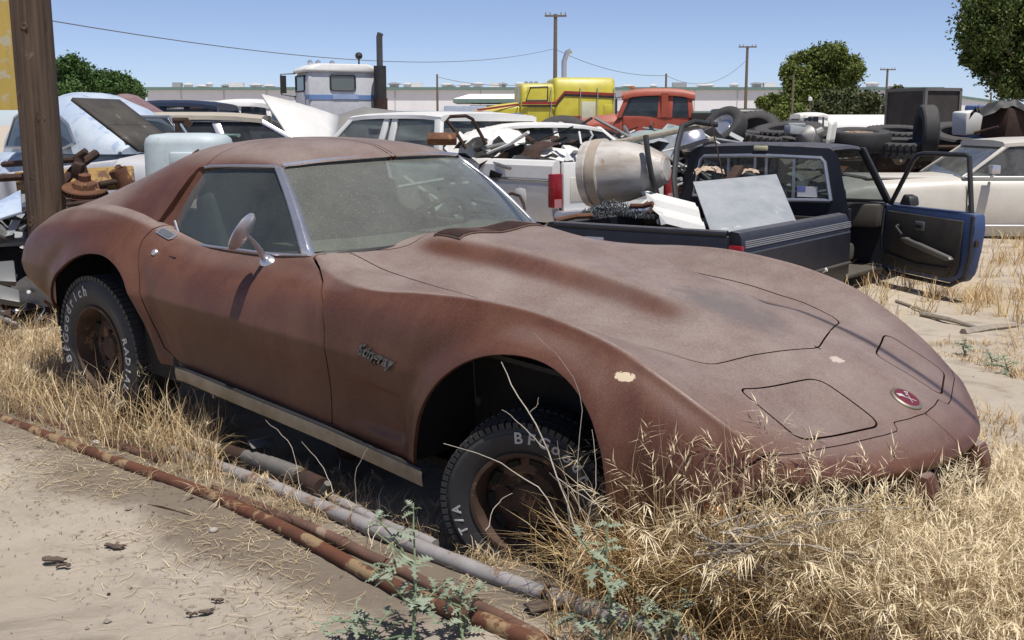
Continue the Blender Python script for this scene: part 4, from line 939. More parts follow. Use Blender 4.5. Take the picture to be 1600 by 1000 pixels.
NB = bpy.data.materials['dark_blue_paint']; body(db, [(-1, .4, 1.05, .8), (1, .4, 1.1, .85), (2.4, .4, 1.05, .8)], NB); dome([(-.3, 1.0, 1.15, .5), (.1, 1.0, 1.42, .64), (.8, 1.0, 1.52, .68), (1.5, 1.0, 1.40, .62), (1.9, 1.0, 1.15, .5)], NB, 'roof', db)

# ---------------------------------------------------------------- lorries
def boxy(parent, name, m, x0, x1, hw, z0, z1, r=.18, cut=.0, bev=.07):
    return MB().loft([[(x0, y, z) for y, z in ((-hw, z0), (hw, z0), (hw, z1 - r), (hw - r * .5, z1), (-hw + r * .5, z1), (-hw, z1 - r))], [(x1 + 0, y, z) for y, z in ((-hw, z0), (hw, z0), (hw, z1 - r), (hw - r * .5, z1), (-hw + r * .5, z1), (-hw, z1 - r))]]).build(name, m, parent, bevel=bev, seg=3)
# white and blue tractor cab, seen from behind
wt = thing('lorry_cab', 'white lorry cab with blue stripe, seen from behind beside tall black exhaust stack', 'lorry', M=place(-.42, .907, -3.95, 27.6))
LW = vmat('lorry_white', (.62, .63, .66), rough=.5); LB = vmat('lorry_blue', (.16, .27, .52))
boxy(wt, 'cab_shell', LW, 0, 1.35, .85, .9, 2.62, .14)
rf = MB().loft([[(x, y, z) for y, z in ((-h, 2.60), (h, 2.60), (h, 2.68), (h - .25, 2.79), (-h + .25, 2.79), (-h, 2.68))] for x, h in ((-.06, .80), (.1, .90), (1.3, .90), (1.45, .80))]).build('roof', WHITEP, wt, bevel=.05)
MB().box((-.004, 0, 2.02), (.02, 1.72, .11)).build('stripe', LB, wt); MB().box((.67, .855, 2.02), (1.3, .02, .11)).build('stripe', LB, wt)
MB().box((-.012, -.02, 2.035), (.02, .62, .12)).build('name_plate', vmat('pale_blue_plate', (.33, .42, .62)), wt)
pts = [(-.22, 2.18), (.30, 2.18), (.34, 2.22), (.34, 2.50), (.30, 2.54), (-.22, 2.54), (-.26, 2.50), (-.26, 2.22)]
pane(wt, [(-.012, y, z) for y, z in pts], GLS, 'rear_window', BLACKP, .022)
pane(wt, [(.35, .862, 2.16), (1.15, .862, 2.16), (1.15, .862, 2.52), (.35, .862, 2.52)], GLSB, 'door_window', BLACKP, .025)
MB().box((.75, .86, 1.6), (.85, .02, 1.2)).build('door', LW, wt, bevel=.01)
m_ = MB(); m_.tube([(1.2, .86, 2.6), (1.25, 1.20, 2.58), (1.25, 1.20, 2.1), (1.2, .86, 2.05)], .018, 6); m_.box((1.25, 1.15, 2.34), (.05, .14, .42)); m_.build('mirror', BLACKP, wt)
boxy(wt, 'bonnet', LW, 1.4, 3.0, .70, .9, 2.0, .3)
m_ = MB()
for y in (.5, .3, -.05): MB().lathe([(0, .07), (.05, .06), (.07, 0), (.03, -.06)], 12, Matrix.Translation((1.15, y, 2.86)) @ Matrix.Rotation(R(-90), 4, 'Y')).build('roof_lamp', CHROME, wt, True)
m_ = MB().tube([(.1, -.40, 2.79), (.1, -.40, 2.92)], .02, 6); m_.lathe([(0, -.09), (.07, -.06), (.09, 0), (.07, .06), (0, .09)], 14, Matrix.Translation((.1, -.40, 2.99))); m_.build('beacon', BLACKP, wt, True)
m_ = MB(); m_.tube([(-.25, -.80, .8), (-.25, -.80, 2.0)], .17, 12); m_.build('exhaust_guard', RUSTD, wt, True)
m_ = MB().tube([(-.25, -.80, 2.0), (-.25, -.80, 2.75)], .15, 12); st_ = m_.build('exhaust_muffler', BLACKP, wt, True)
MB().tube([(-.25, -.80, 2.75), (-.25, -.80, 3.42), (-.28, -.82, 3.5)], .075, 12).build('exhaust_stack', vmat('heat_grey_steel', (.12, .12, .125), metal=.5), wt, True)
m_ = MB()
for s in (-1, 1):
    for x in (-2.2, 1.9): m_.lathe([(.28, -.13), (.46, -.15), (.5, 0), (.46, .15), (.28, .13)], 24, Matrix.Translation((x, s * .85, .5)) @ Matrix.Rotation(R(90), 4, 'X'), closed=True)
m_.box((-.8, 0, .75), (4.5, .8, .2)); m_.build('chassis', DTYRE, wt, True)
# yellow sleeper tractor
yt = thing('lorry_tractor', 'bright yellow sleeper lorry with red and black stripes', 'lorry', M=place(-1, -.10, 2.90, 36))
YEL = vmat('lorry_yellow', (.56, .49, .05), rough=.4, dust=((.50, .45, .25), .3), spots=((.36, .30, .08), .63, 2)); SR = vmat('stripe_red', (.32, .03, .03)); SK = vmat('stripe_black', (.03, .02, .02))
boxy(yt, 'sleeper', YEL, -.10, 1.75, 1.05, .9, 2.78, .35, bev=.12)
boxy(yt, 'cab_shell', YEL, 1.72, 2.75, 1.0, .9, 2.60, .30, bev=.10)
MB().loft([[(x, y, z) for y, z in ((-h, .9), (h, .9), (h, z1 - .15), (h * .8, z1), (-h * .8, z1), (-h, z1 - .15))] for x, h, z1 in ((2.7, .85, 2.06), (3.3, .78, 2.0), (4.1, .70, 1.82))]).build('bonnet', YEL, yt, bevel=.05)
def band(pts, y, h, m, name): 
    m_ = MB()
    for (xa, za), (xb, zb) in zip(pts[:-1], pts[1:]): m_.hexa([(xa, y, za), (xb, y, zb), (xb, y + .012, zb), (xa, y + .012, za), (xa, y, za + h), (xb, y, zb + h), (xb, y + .012, zb + h), (xa, y + .012, za + h)])
    return m_.build(name, m, yt)
LP = [(-.09, 2.24), (1.45, 2.30), (1.72, 1.98), (2.72, 1.98)]
band(LP, 1.056, .075, SR, 'stripe'); band([(x, z - .075) for x, z in LP], 1.057, .06, SK, 'stripe'); band([(2.75, 1.96), (4.05, 1.78)], .80, .06, SR, 'stripe'); band([(-.09, 1.48), (1.74, 1.48)], 1.056, .16, SR, 'stripe')
pane(yt, [(1.95, 1.012, 2.10), (2.60, 1.012, 2.10), (2.46, 1.012, 2.48), (1.95, 1.012, 2.50)], GLS, 'door_window', BLACKP, .025)
MB().box((2.2, 1.005, 1.7), (.72, .03, 1.6)).build('door', YEL, yt, bevel=.02)
MB().box((.72, 1.06, 1.75), (.42, .02, .62)).build('locker_door', vmat('faded_primer_white', (.60, .60, .45)), yt, bevel=.02)
for x in (1.85, .98, .46, -.04): MB().tube([(x, 1.06, 1.5), (x, 1.13, 1.55), (x, 1.13, 2.45), (x, 1.06, 2.5)], .014, 6).build('grab_rail', CHROME, yt, True)
MB().box((.12, 1.06, 1.80), (.28, .02, .36)).build('side_locker', YEL, yt, bevel=.02)
m_ = MB()
for x in (2.2, 2.35, 2.5): MB().lathe([(0, .09), (.06, .06), (.06, 0)], 10, Matrix.Translation((x, .2, 2.60))).build('roof_horn', CHROME, yt, True)
MB().tube([(1.15, -1.15, 1.2), (1.15, -1.15, 3.35), (1.05, -1.15, 3.62), (.93, -1.15, 3.68)], .085, 12).build('exhaust_stack', CHROME, yt, True)
m_ = MB(); m_.tube([(2.75, 1.02, 2.5), (2.85, 1.30, 2.48), (2.85, 1.30, 2.0), (2.75, 1.02, 1.95)], .015, 6); m_.build('mirror_arm', CHROME, yt, True)
m_ = MB()
for s in (-1, 1):
    for x in (.3, 3.6): m_.lathe([(.28, -.13), (.46, -.15), (.5, 0), (.46, .15), (.28, .13)], 24, Matrix.Translation((x, s * .9, .5)) @ Matrix.Rotation(R(90), 4, 'X'), closed=True)
m_.box((1.5, 0, .75), (4.5, .8, .3)); m_.build('chassis', DTYRE, yt, True)
# orange-red lorry
ot = thing('lorry', 'orange red lorry with round topped cab and dark flat bed', 'lorry', M=place(-1, .14, 4.55, 29))
ORP = mat('faded_orange_paint', (.36, .070, .038), (.29, .055, .03), 3, .5, spots=((.55, .45, .36), .68, 6), dust=((.50, .36, .28), .25))
MB().loft([[(x, y, z) for y, z in ((-h, .9), (h, .9), (h, 1.5), (h, 1.6), (-h, 1.6), (-h, 1.5))] for x, h in ((.10, .85), (1.75, .88))]).build('cab_lower', ORP, ot, bevel=.04)
greenhouse(ot, 1.55, 2.12, .88, .78, [(1.85, 1.62), (.86, .82), (.62, .60), (.10, .16)], ORP, GLSB, None, .12)
MB().box((.74, .855, 1.85), (.16, .06, .58)).build('door_pillar', ORP, ot)
roof(ot, .02, 1.78, 2.26, .86, ORP, .10, 'roof', .18)
MB().loft([[(x, y, z) for y, z in ((-h, .9), (h, .9), (h, z1 - .2), (h * .75, z1), (-h * .75, z1), (-h, z1 - .2))] for x, h, z1 in ((1.72, .85, 1.68), (2.3, .80, 1.62), (3.1, .70, 1.46), (3.3, .6, 1.25))]).build('bonnet', ORP, ot, bevel=.06)
m_ = MB()
OM = vmat('orange_marker', (.40, .12, .03))
for y in (-.5, -.15, .15, .5): MB().lathe([(0, .06), (.05, .04), (.06, 0)], 10, Matrix.Translation((1.55, y, 2.27))).build('roof_marker', OM, ot, True)
m_ = MB(); m_.tube([(1.75, .88, 2.05), (1.9, 1.15, 2.02), (1.9, 1.15, 1.6)], .015, 6); m_.box((1.9, 1.15, 1.82), (.05, .14, .34)); m_.build('mirror', BLACKP, ot)
MB().box((-.55, .2, 1.48), (1.3, 1.9, .36)).build('flat_bed', DARK, ot, bevel=.02)
# black flat-fronted lorry, white tanker, dark skip
bl = thing('lorry', 'black box shaped lorry body behind the leaning truck tyre', 'lorry', M=place(-1, 0, 6.0, 31))
boxy(bl, 'box_body', vmat('dull_black_paint', (.022, .024, .024)), -.55, .60, .9, .5, 1.80, .12); MB().box((.4, .91, 1.45), (.12, .02, .20)).build('yellow_mark', vmat('dull_yellow', (.35, .28, .06)), bl)
tn = thing('tank_truck', 'white pickup carrying a long white tank, beyond the tyres', 'tank truck', M=place(-1, .02, 11.35, 36))
body(tn, [(-.3, .4, .95, .85), (2.4, .4, 1.0, .88), (3.0, .4, 1.0, .85)], WHITEP); greenhouse(tn, 1.0, 1.62, .82, .70, [(2.85, 2.5), (2.02, 1.98), (1.82, 1.82)], WHITEP, GLSB, None, .12); roof(tn, 1.75, 2.6, 1.75, .76, WHITEP, .06, 'roof', .12)
m_ = MB(); m_.loft([[(x, .62 * k * math.cos(a), 1.25 + .44 * k * math.sin(a)) for a in np.linspace(0, 2 * math.pi, 25)[:-1]] for x, k in ((-.35, .7), (-.28, 1), (1.68, 1), (1.74, .9))]); m_.build('tank', WHITEP, tn, True)
MB().box((-.3, .3, 1.2), (.25, .5, .4)).build('tank_valve', DARK, tn, bevel=.03)
sk = thing('steel_box', 'dark rust brown open topped steel box standing on the scrap', 'skip', M=place(.93, .37, 8.0, 22.6) @ Matrix.Diagonal((.88, .88, 1, 1)))
SKM = mat('blackened_steel', (.060, .050, .045), (.035, .030, .028), 3, .8, bump=.004, spots=((.16, .15, .14), .66, 3))
m_ = MB()
for y, d in ((0, 1), (1.2, 1)): m_.box((.45, y, 1.45), (.98, .04, 1.2))
for x in (-.02, .92): m_.box((x, .6, 1.45), (.04, 1.2, 1.2))
m_.build('box_wall', SKM, sk)
m_ = MB()
for x in (-.03, .93):
    for y in (-.02, 1.22): m_.box((x, y, 1.45), (.07, .07, 1.24))
m_.box((.45, -.02, 2.06), (1.0, .07, .06)); m_.box((.45, 1.22, 2.06), (1.0, .07, .06)); m_.box((-.03, .6, 2.06), (.07, 1.2, .06)); m_.box((.93, .6, 2.06), (.07, 1.2, .06)); m_.build('corner_frame', vmat('frame_steel', (.16, .15, .14)), sk)
m_ = MB()
for x, y in ((0, 0), (.9, 0), (0, 1.2), (.9, 1.2)): m_.box((x, y, .43), (.15, .15, .86))
m_.build('support_leg', RUSTD, sk)
# ================================================================ GROUND
from mathutils import noise as mn
def gz(x, y):
    """height of the ground"""
    n = mn.noise(Vector((x * .55, y * .55, 0))) * .035 + mn.noise(Vector((x * 2.1, y * 2.1, 3))) * .012
    if y < 9 and abs(x) < 6: n += mn.noise(Vector((x * 7, y * 7, 5))) * .005 + mn.noise(Vector((x * 16, y * 16, 8))) * .005
    n += .052 * max(0, min(1, (y - 3.7) / 1.3)) * max(0, min(1, (10 - y) / 3)) * max(0, min(1, 2 - abs(x + .8) / 2.2))
    return n - .005
def graded(lo, hi, a, b, fine, growth=1.16):
    v = list(np.arange(lo, hi, fine)); s = fine; x = v[-1]
    while x < b: s *= growth; x += s; v.append(x)
    s = fine; x = v[0]; pre = []
    while x > a: s *= growth; x -= s; pre.append(x)
    return pre[::-1] + v
gx = graded(-3.2, 3.4, -900, 900, .035); gy = graded(2.2, 7.5, -60, 1500, .035)
GRD = None
def ground_mat():
    m, nt, b = _new('dry_sandy_soil')
    tc = nt.nodes.new('ShaderNodeTexCoord'); vec = tc.outputs['Object']
    c = _mix(nt, _ramp(nt, _noise(nt, .9, 6, .6, vec), .3, .7), (.50, .44, .36), (.41, .355, .285))
    c = _mix(nt, _math(nt, 'MULTIPLY', _ramp(nt, _noise(nt, 7, 8, .7, vec), .45, .75), .6), c, (.33, .275, .215))
    c = _mix(nt, _math(nt, 'MULTIPLY', _ramp(nt, _noise(nt, 2.1, 9, .72, vec, .8), .50, .66), .7), c, (.25, .21, .17))
    c = _mix(nt, _math(nt, 'MULTIPLY', _ramp(nt, _noise(nt, .35, 5, .6, vec), .5, .7), .6), c, (.42, .32, .19))
    c = _mix(nt, _math(nt, 'MULTIPLY', _ramp(nt, _noise(nt, 90, 6, .75, vec), .55, .8), .5), c, (.47, .42, .35))
    th = nt.nodes.new('ShaderNodeAttribute'); th.attribute_name = 'thatch'
    c = _mix(nt, _math(nt, 'MULTIPLY', _ramp(nt, _math(nt, 'MULTIPLY', th.outputs['Fac'], _math(nt, 'ADD', _noise(nt, 9, 9, .75, vec), .35)), .18, .62), .85), c, (.17, .135, .10))
    nt.links.new(c, b.inputs['Base Color']); b.inputs['Roughness'].default_value = .95; b.inputs['Specular IOR Level'].default_value = .15
    bp = nt.nodes.new('ShaderNodeBump'); bp.inputs['Distance'].default_value = .013
    nt.links.new(_noise(nt, 30, 12, .8, vec), bp.inputs['Height']); nt.links.new(bp.outputs[0], b.inputs['Normal']); return m
SOIL = ground_mat()
GRD = MB().grid([[(x, y, gz(x, y) if -6 < y < 60 and abs(x) < 40 else 0) for x in gx] for y in gy]).build('ground', SOIL, None, True, kind='structure')

_a, _b = gd(-60, 650), gd(860, 1012); _l = math.hypot(_b.x - _a.x, _b.y - _a.y)
_co = np.empty(len(GRD.data.vertices) * 3); GRD.data.vertices.foreach_get('co', _co); _co = _co.reshape(-1, 3)
_d = ((_b.x - _a.x) * (_co[:, 1] - _a.y) - (_b.y - _a.y) * (_co[:, 0] - _a.x)) / _l       # plant mould lies along the pipes
_nz = np.array([mn.noise(Vector((p[0] * 1.6, p[1] * 1.6, 77))) if abs(p[0]) < 4 and p[1] < 8 else 0 for p in _co])
_t = np.where(_d > 0, np.exp(-((_d - .3) / .75) ** 2), np.exp(-(_d / .34) ** 2)) * np.clip(.72 + _nz * .9, 0, 1) * (_co[:, 0] < 1.2) * (_co[:, 1] < 7)
GRD.data.attributes.new('thatch', 'FLOAT', 'POINT').data.foreach_set('value', _t)
# ================================================================ FAR SETTING
wh = thing('warehouse', 'long low white warehouse with green roof edge and roof vents', 'warehouse', M=Matrix.Translation((0, 205, 0)))
x0, x1 = at(229, 137, 205).x, at(1470, 137, 205).x
ZT = at(800, 138, 205).z
MB().box(((x0 + x1) / 2, 20, ZT / 2 - .15), (x1 - x0, 40, ZT - .3)).build('wall', SIDING, wh)
MB().box(((x0 + x1) / 2, 19.8, ZT - .05), (x1 - x0 + .8, 40.8, .5)).build('eave', GREEN, wh)
MB().hexa([(x0, -.1, ZT + .2), (x1, -.1, ZT + .2), (x1, 40, ZT + .2), (x0, 40, ZT + .2), (x0, -.05, ZT + .21), (x1, -.05, ZT + .21), (x1, 39, ZT + .9), (x0, 39, ZT + .9)]).build('roof', SIDING, wh)
MB().box(((x0 + x1) / 2, -.08, at(800, 176, 205).z), (x1 - x0, .12, .5)).build('green_band', GREEN, wh)
for k, x in enumerate(np.arange(x0 + 6, x1 - 2, 7.5)): MB().box((x, -.05, ZT / 2), (.12, .1, ZT - .4)).build('siding_seam', vmat('seam_grey', (.50, .49, .50)) if k == 0 else bpy.data.materials['seam_grey'], wh)
r2 = random.Random(3)
VNT = vmat('vent_white', (.62, .62, .60)); VNG = vmat('vent_grey', (.30, .31, .30))
for k, px in enumerate((280, 297, 318, 330, 355, 372, 402, 423, 617, 638, 652, 698, 705, 727, 747, 775, 785, 812, 980, 1020, 1060, 1096, 1106, 1145, 1180, 1200, 1360, 1395)):
    x = at(px, 137, 212).x; s = r2.uniform(.7, 1.5); q = r2.uniform(.1, .6)
    m_ = MB(); m_.box((x, 6, ZT + .2 + q / 2), (1.3 * s, 1.1 * s, q + .3)); m_.lathe([(0, .35), (.5 * s, .28), (1.05 * s, .05), (1.0 * s, -.05)], 12, Matrix.Translation((x, 6, ZT + .4 + q))) if k % 5 else m_.box((x, 6, ZT + .7), (1.7 * s, 1.5, 1.0))
    m_.build('roof_vent', VNT if k % 4 else VNG, wh)
w2 = thing('warehouse', 'second white warehouse with sloping gable beyond the steel box', 'warehouse', M=Matrix.Translation((at(1500, 160, 165).x, 165, 0)))
zt2 = at(1500, 152, 165).z; ww = at(1640, 152, 165).x - at(1500, 152, 165).x
MB().prism([(-6, 0), (ww, 0), (ww, zt2 - 1.8), (-1, zt2), (-6, zt2 - .8)], 0, 30).build('wall', SIDING, w2)
MB().hexa([(-6.2, -.3, zt2 - .8), (-1, -.3, zt2), (-1, 30, zt2), (-6.2, 30, zt2 - .8), (-6.2, -.3, zt2 - .45), (-1, -.3, zt2 + .35), (-1, 30, zt2 + .35), (-6.2, 30, zt2 - .45)]).build('roof_edge', GREEN, w2)
MB().hexa([(-1, -.3, zt2), (ww + .3, -.3, zt2 - 1.85), (ww + .3, 30, zt2 - 1.85), (-1, 30, zt2), (-1, -.3, zt2 + .35), (ww + .3, -.3, zt2 - 1.5), (ww + .3, 30, zt2 - 1.5), (-1, 30, zt2 + .35)]).build('roof_edge', GREEN, w2)
of = thing('office_building', 'low flat roofed office with wide green eaves in front of the warehouse', 'building', M=Matrix.Translation((at(775, 165, 110).x, 110, 0)))
zo = at(775, 157, 110).z
MB().box((0, 4, zo / 2 - .2), (5.0, 6, zo - .4)).build('wall', vmat('office_grey', (.30, .30, .30)), of); MB().box((-.2, 3.2, zo - .05), (7.6, 8.4, .35)).build('roof_slab', GREEN, of)
MB().box((1.2, .93, zo - 1.0), (1.6, .06, .6)).build('yellow_sign', vmat('sign_yellow', (.5, .42, .05)), of)
MB().hexa([(-4.0, -1.0, zo + .13), (3.6, -1.0, zo + .13), (3.6, 7.4, zo + .13), (-4.0, 7.4, zo + .13), (-2.5, 0, zo + .6), (2.5, 0, zo + .6), (2.5, 6, zo + .6), (-2.5, 6, zo + .6)]).build('roof_top', SIDING, of)
BX = thing('box_trailer', 'pale blue grey box trailer roof behind the wrecks', 'trailer', M=Matrix.Translation((at(727, 170, 45).x, 45, 0)))
MB().box((0, 1.2, at(727, 165, 45).z / 2 + .3), (1.65, 2.4, at(727, 165, 45).z - .6)).build('box_body', vmat('trailer_blue_grey', (.38, .43, .52)), BX, bevel=.05); MB().box((0, 1.2, .3), (1.4, 2.2, .4)).build('chassis', DARK, BX)
# utility poles
def pole(px, py, Y, r, arms, label, wires=0):
    t = at(px, py, Y); o = thing('utility_pole', label, 'utility pole', (t.x, Y, 0), group=None)
    MB().tube([(0, 0, 0), (0, 0, t.z)], [r, r * .7], 10).build('post', WOODM, o, True)
    for z, L in arms:
        m_ = MB().box((0, -.12, t.z - z), (L, .12, .14)); cr_ = m_.build('crossarm', WOODM, o)
        for s in (-.45, -.25, .25, .45): MB().lathe([(0, .22), (.05, .2), (.05, 0)], 8, Matrix.Translation((s * L, -.12, t.z - z + .07))).build('insulator', VNG, cr_)
    return t
P1 = pole(868, 22, 92, .20, [(.15, 1.7)], 'tallest dark utility pole with short crossarm behind the yellow lorry')
P2 = pole(1168, 72, 125, .19, [(.1, 1.9)], 'utility pole with crossarm left of the round topped pine')
P3 = pole(1387, 107, 150, .18, [(.15, 2.0)], 'utility pole with crossarm between the pine and the steel box')
P4 = pole(683, 116, 110, .13, [], 'thin bare pole above the white pickup cab')
P5 = pole(1041, 115, 100, .12, [], 'thin bare pole behind the orange lorry')
P6 = pole(1240, 116, 70, .08, [], 'thin rusty pole in front of the round topped pine')
P7 = pole(1549, 144, 120, .12, [], 'short bare pole in front of the gabled warehouse')
P8 = pole(1266, 155, 60, .05, [], 'small lamp post below the pine tree')
MB().lathe([(0, .14), (.10, .08), (.12, -.06), (0, -.1)], 12, Matrix.Translation(P8)).build('lamp_head', VNT, [o for o in bpy.data.objects if o.name.startswith('utility_pole') and o['label'].startswith('small lamp')][0], False)
bpy.data.objects['lamp_head'].matrix_parent_inverse = Matrix.Translation((-P8.x, -60, 0))
def wire(a, b, sag, r, label):
    pts = [a.lerp(b, t) - Vector((0, 0, sag * 4 * t * (1 - t))) for t in np.linspace(0, 1, 25)]
    o = MB().tube(pts, r, 5).build('overhead_wire', vmat('wire_black', (.12, .12, .13)) if 'wire_black' not in bpy.data.materials else bpy.data.materials['wire_black'], None, True); tag(o, label, 'wire', 'overhead wires')
wire(at(-60, 8, 30), at(866, 76, 90), 1.2, .016, 'long sagging wire crossing the sky from the wooden pole')
wire(at(866, 76, 90), at(1041, 118, 99), .6, .02, 'wire sagging from the tall pole to the thin pole behind the orange lorry')
wire(at(1041, 118, 100), at(1168, 92, 124), 1.5, .02, 'wire rising from the thin pole to the pole left of the pine')
wire(at(683, 120, 109), at(866, 128, 92), .5, .02, 'wire leaving the thin bare pole above the white pickup')

# trees --------------------------------------------------------------
def leaf_mat(name, c1, c2):
    m, nt, b = _new(name); at_ = nt.nodes.new('ShaderNodeAttribute'); at_.attribute_name = 'shade'
    c = _mix(nt, at_.outputs['Fac'], c1, c2); nt.links.new(c, b.inputs['Base Color']); b.inputs['Roughness'].default_value = .6; b.inputs['Specular IOR Level'].default_value = .25
    return m
def leafy(name, clumps, n, size, mt, parent, seed, flat=.5, origin=(0, 0, 0)):
    """crown of n leaf faces gathered in clumps (centre, radius)"""
    rg = np.random.default_rng(seed); cl = np.array([(*c, r) for c, r in clumps]); w = cl[:, 3] ** 2; k = rg.choice(len(cl), n, p=w / w.sum())
    d = rg.normal(size=(n, 3)); d /= np.linalg.norm(d, axis=1)[:, None]
    sub = rg.normal(size=(len(cl) * 14, 3)); sub /= np.linalg.norm(sub, axis=1)[:, None]
    tw = sub[k * 14 + rg.integers(0, 14, n)]          # twig directions make smaller tufts in a clump
    d = d * .55 + tw * .75; rad = rg.uniform(.5, 1.08, n) ** .6; out_ = rg.random(n) < .16; rad = np.where(out_, rg.uniform(1.0, 1.42, n), rad)
    p = cl[k, :3] + d * (cl[k, 3] * rad)[:, None] * [1, 1, .85]
    u = rg.normal(size=(n, 3)); u /= np.linalg.norm(u, axis=1)[:, None]; v = np.cross(u, rg.normal(size=(n, 3))); v /= np.linalg.norm(v, axis=1)[:, None] + 1e-9
    s = size * rg.uniform(.6, 1.3, n)[:, None]; a, b_, c_, e = p - u * s, p + v * s * flat, p + u * s, p - v * s * flat
    V = np.stack([a, b_, c_, e], 1).reshape(-1, 3) - np.array(origin); me = bpy.data.meshes.new(name)
    me.vertices.add(4 * n); me.vertices.foreach_set('co', V.ravel()); me.loops.add(4 * n); me.loops.foreach_set('vertex_index', np.arange(4 * n)); me.polygons.add(n)
    me.polygons.foreach_set('loop_start', np.arange(0, 4 * n, 4)); me.polygons.foreach_set('loop_total', np.full(n, 4)); me.update()
    at_ = me.attributes.new('shade', 'FLOAT', 'FACE'); at_.data.foreach_set('value', rg.uniform(0, 1, n))
    o = bpy.data.objects.new(name, me); col.objects.link(o); me.materials.append(mt); o.parent = parent; return o
def tree(label, base, clumps, n, size, mt, seed, trunk_r, kind='tree', limbs=True, flat=.5):
    o = thing('tree', label, kind, base); b = Vector(base)
    leafy('crown', clumps, n, size, mt, o, seed, flat, base)
    m_ = MB(); cs = [Vector(c) - b for c, r in clumps]; cen = sum(cs, Vector()) / len(cs)
    top = Vector((cen.x, cen.y, cen.z)); fork = top * .45; fork.z = top.z * .5
    m_.tube([Vector((0, 0, 0)), fork * .5, fork, top], [trunk_r, trunk_r * .85, trunk_r * .7, trunk_r * .25], 10)
    tr = m_.build('trunk', WOODM, o, True)
    for c in cs[:: max(1, len(cs) // 9)]: MB().tube([fork, fork.lerp(c, .45) + Vector((0, 0, -.1)), fork.lerp(c, .78)], [trunk_r * .45, trunk_r * .28, trunk_r * .1], 7).build('limb', WOODM, tr, True)
    return o
PINE = leaf_mat('pine_needles', (.050, .080, .016), (.16, .19, .040)); PINED = leaf_mat('dark_pine_needles', (.026, .048, .012), (.105, .135, .030)); OLIVE = leaf_mat('olive_leaves', (.040, .055, .020), (.085, .100, .040)); BRIGHT = leaf_mat('fresh_leaves', (.032, .075, .018), (.085, .15, .040))
def clump_px(lst, Y, jit, seed):
    r = random.Random(seed); f = Y / FPX; out = []
    for px, py, pr in lst:
        q = at(px, py, Y + r.uniform(-jit, jit)); out.append((tuple(q), pr * f))
    return out
PT = [(1240, 105, 16), (1262, 88, 15), (1285, 84, 16), (1310, 86, 17), (1328, 96, 15), (1250, 125, 18), (1275, 112, 20), (1300, 115, 20), (1330, 118, 16), (1236, 128, 12), (1320, 132, 18), (1290, 138, 20), (1262, 140, 18), (1240, 146, 14), (1338, 108, 10), (1228, 116, 9), (1275, 150, 18), (1305, 150, 18)]
tree('round topped pine with clumped green crown left of the steel box', (at(1280, 190, 90).x, 90, 0), clump_px(PT, 90, 2.0, 1), 46000, .14, PINE, 11, .35, flat=.45)
tree('dark olive bushy tree below the round topped pine', (at(1335, 190, 84).x, 84, 0), clump_px([(1300, 160, 20), (1325, 158, 20), (1350, 160, 18), (1362, 168, 14), (1335, 172, 18), (1285, 172, 16), (1310, 178, 18)], 84, 1.5, 2), 7000, .18, OLIVE, 12, .2)
tree('low green bush at the foot of the pine tree', (at(1208, 190, 80).x, 80, 0), clump_px([(1192, 160, 9), (1205, 158, 11), (1222, 162, 11), (1240, 165, 11), (1200, 172, 12), (1225, 175, 13), (1250, 172, 10)], 80, 1.2, 3), 5000, .16, PINE, 13, .12)
RT = [(1530, 25, 28), (1565, 15, 30), (1600, 20, 34), (1522, 55, 24), (1550, 50, 30), (1590, 60, 36), (1520, 80, 20), (1545, 85, 28), (1580, 95, 32), (1615, 90, 36), (1560, 118, 24), (1590, 125, 26), (1620, 120, 30), (1575, 143, 14), (1592, 148, 12), (1650, 40, 40), (1645, 90, 40), (1540, 4, 28), (1580, -15, 34), (1630, -10, 40), (1515, 95, 12), (1530, 108, 14), (1660, 0, 40)]
tree('large dark pine leaning in from the right edge of the picture', (at(1720, 190, 38).x, 38, 0), clump_px(RT, 38, 1.2, 4), 72000, .072, PINED, 14, .32, flat=.45)
tree('leafy green tree behind the wooden pole', (at(105, 190, 48).x, 48, 0), clump_px([(96, 104, 14), (110, 100, 15), (122, 110, 16), (95, 125, 16), (115, 128, 18), (135, 128, 14), (90, 145, 14), (110, 148, 18), (132, 146, 16)], 48, 1.2, 5), 13000, .075, BRIGHT, 15, .2)
tree('leafy green tree tapering down to the warehouse end', (at(175, 190, 50).x, 50, 0), clump_px([(145, 122, 14), (160, 120, 14), (178, 126, 14), (195, 132, 14), (210, 138, 12), (150, 140, 16), (172, 144, 17), (195, 150, 15), (216, 150, 10)], 50, 1.2, 6), 13000, .075, BRIGHT, 16, .2)
tree('thin dark tree left of the steel box', (at(1400, 190, 100).x, 100, 0), clump_px([(1398, 145, 8), (1404, 140, 7), (1395, 158, 10), (1406, 160, 10), (1400, 172, 12), (1410, 178, 10), (1385, 172, 8)], 100, 1, 7), 3500, .16, OLIVE, 17, .12)
tree('small dark shrub tree right of the steel box', (at(1540, 190, 70).x, 70, 0), clump_px([(1527, 176, 7), (1540, 178, 8), (1575, 172, 9), (1588, 176, 9), (1563, 180, 9), (1548, 183, 7)], 70, 1, 8), 3500, .12, OLIVE, 18, .1)

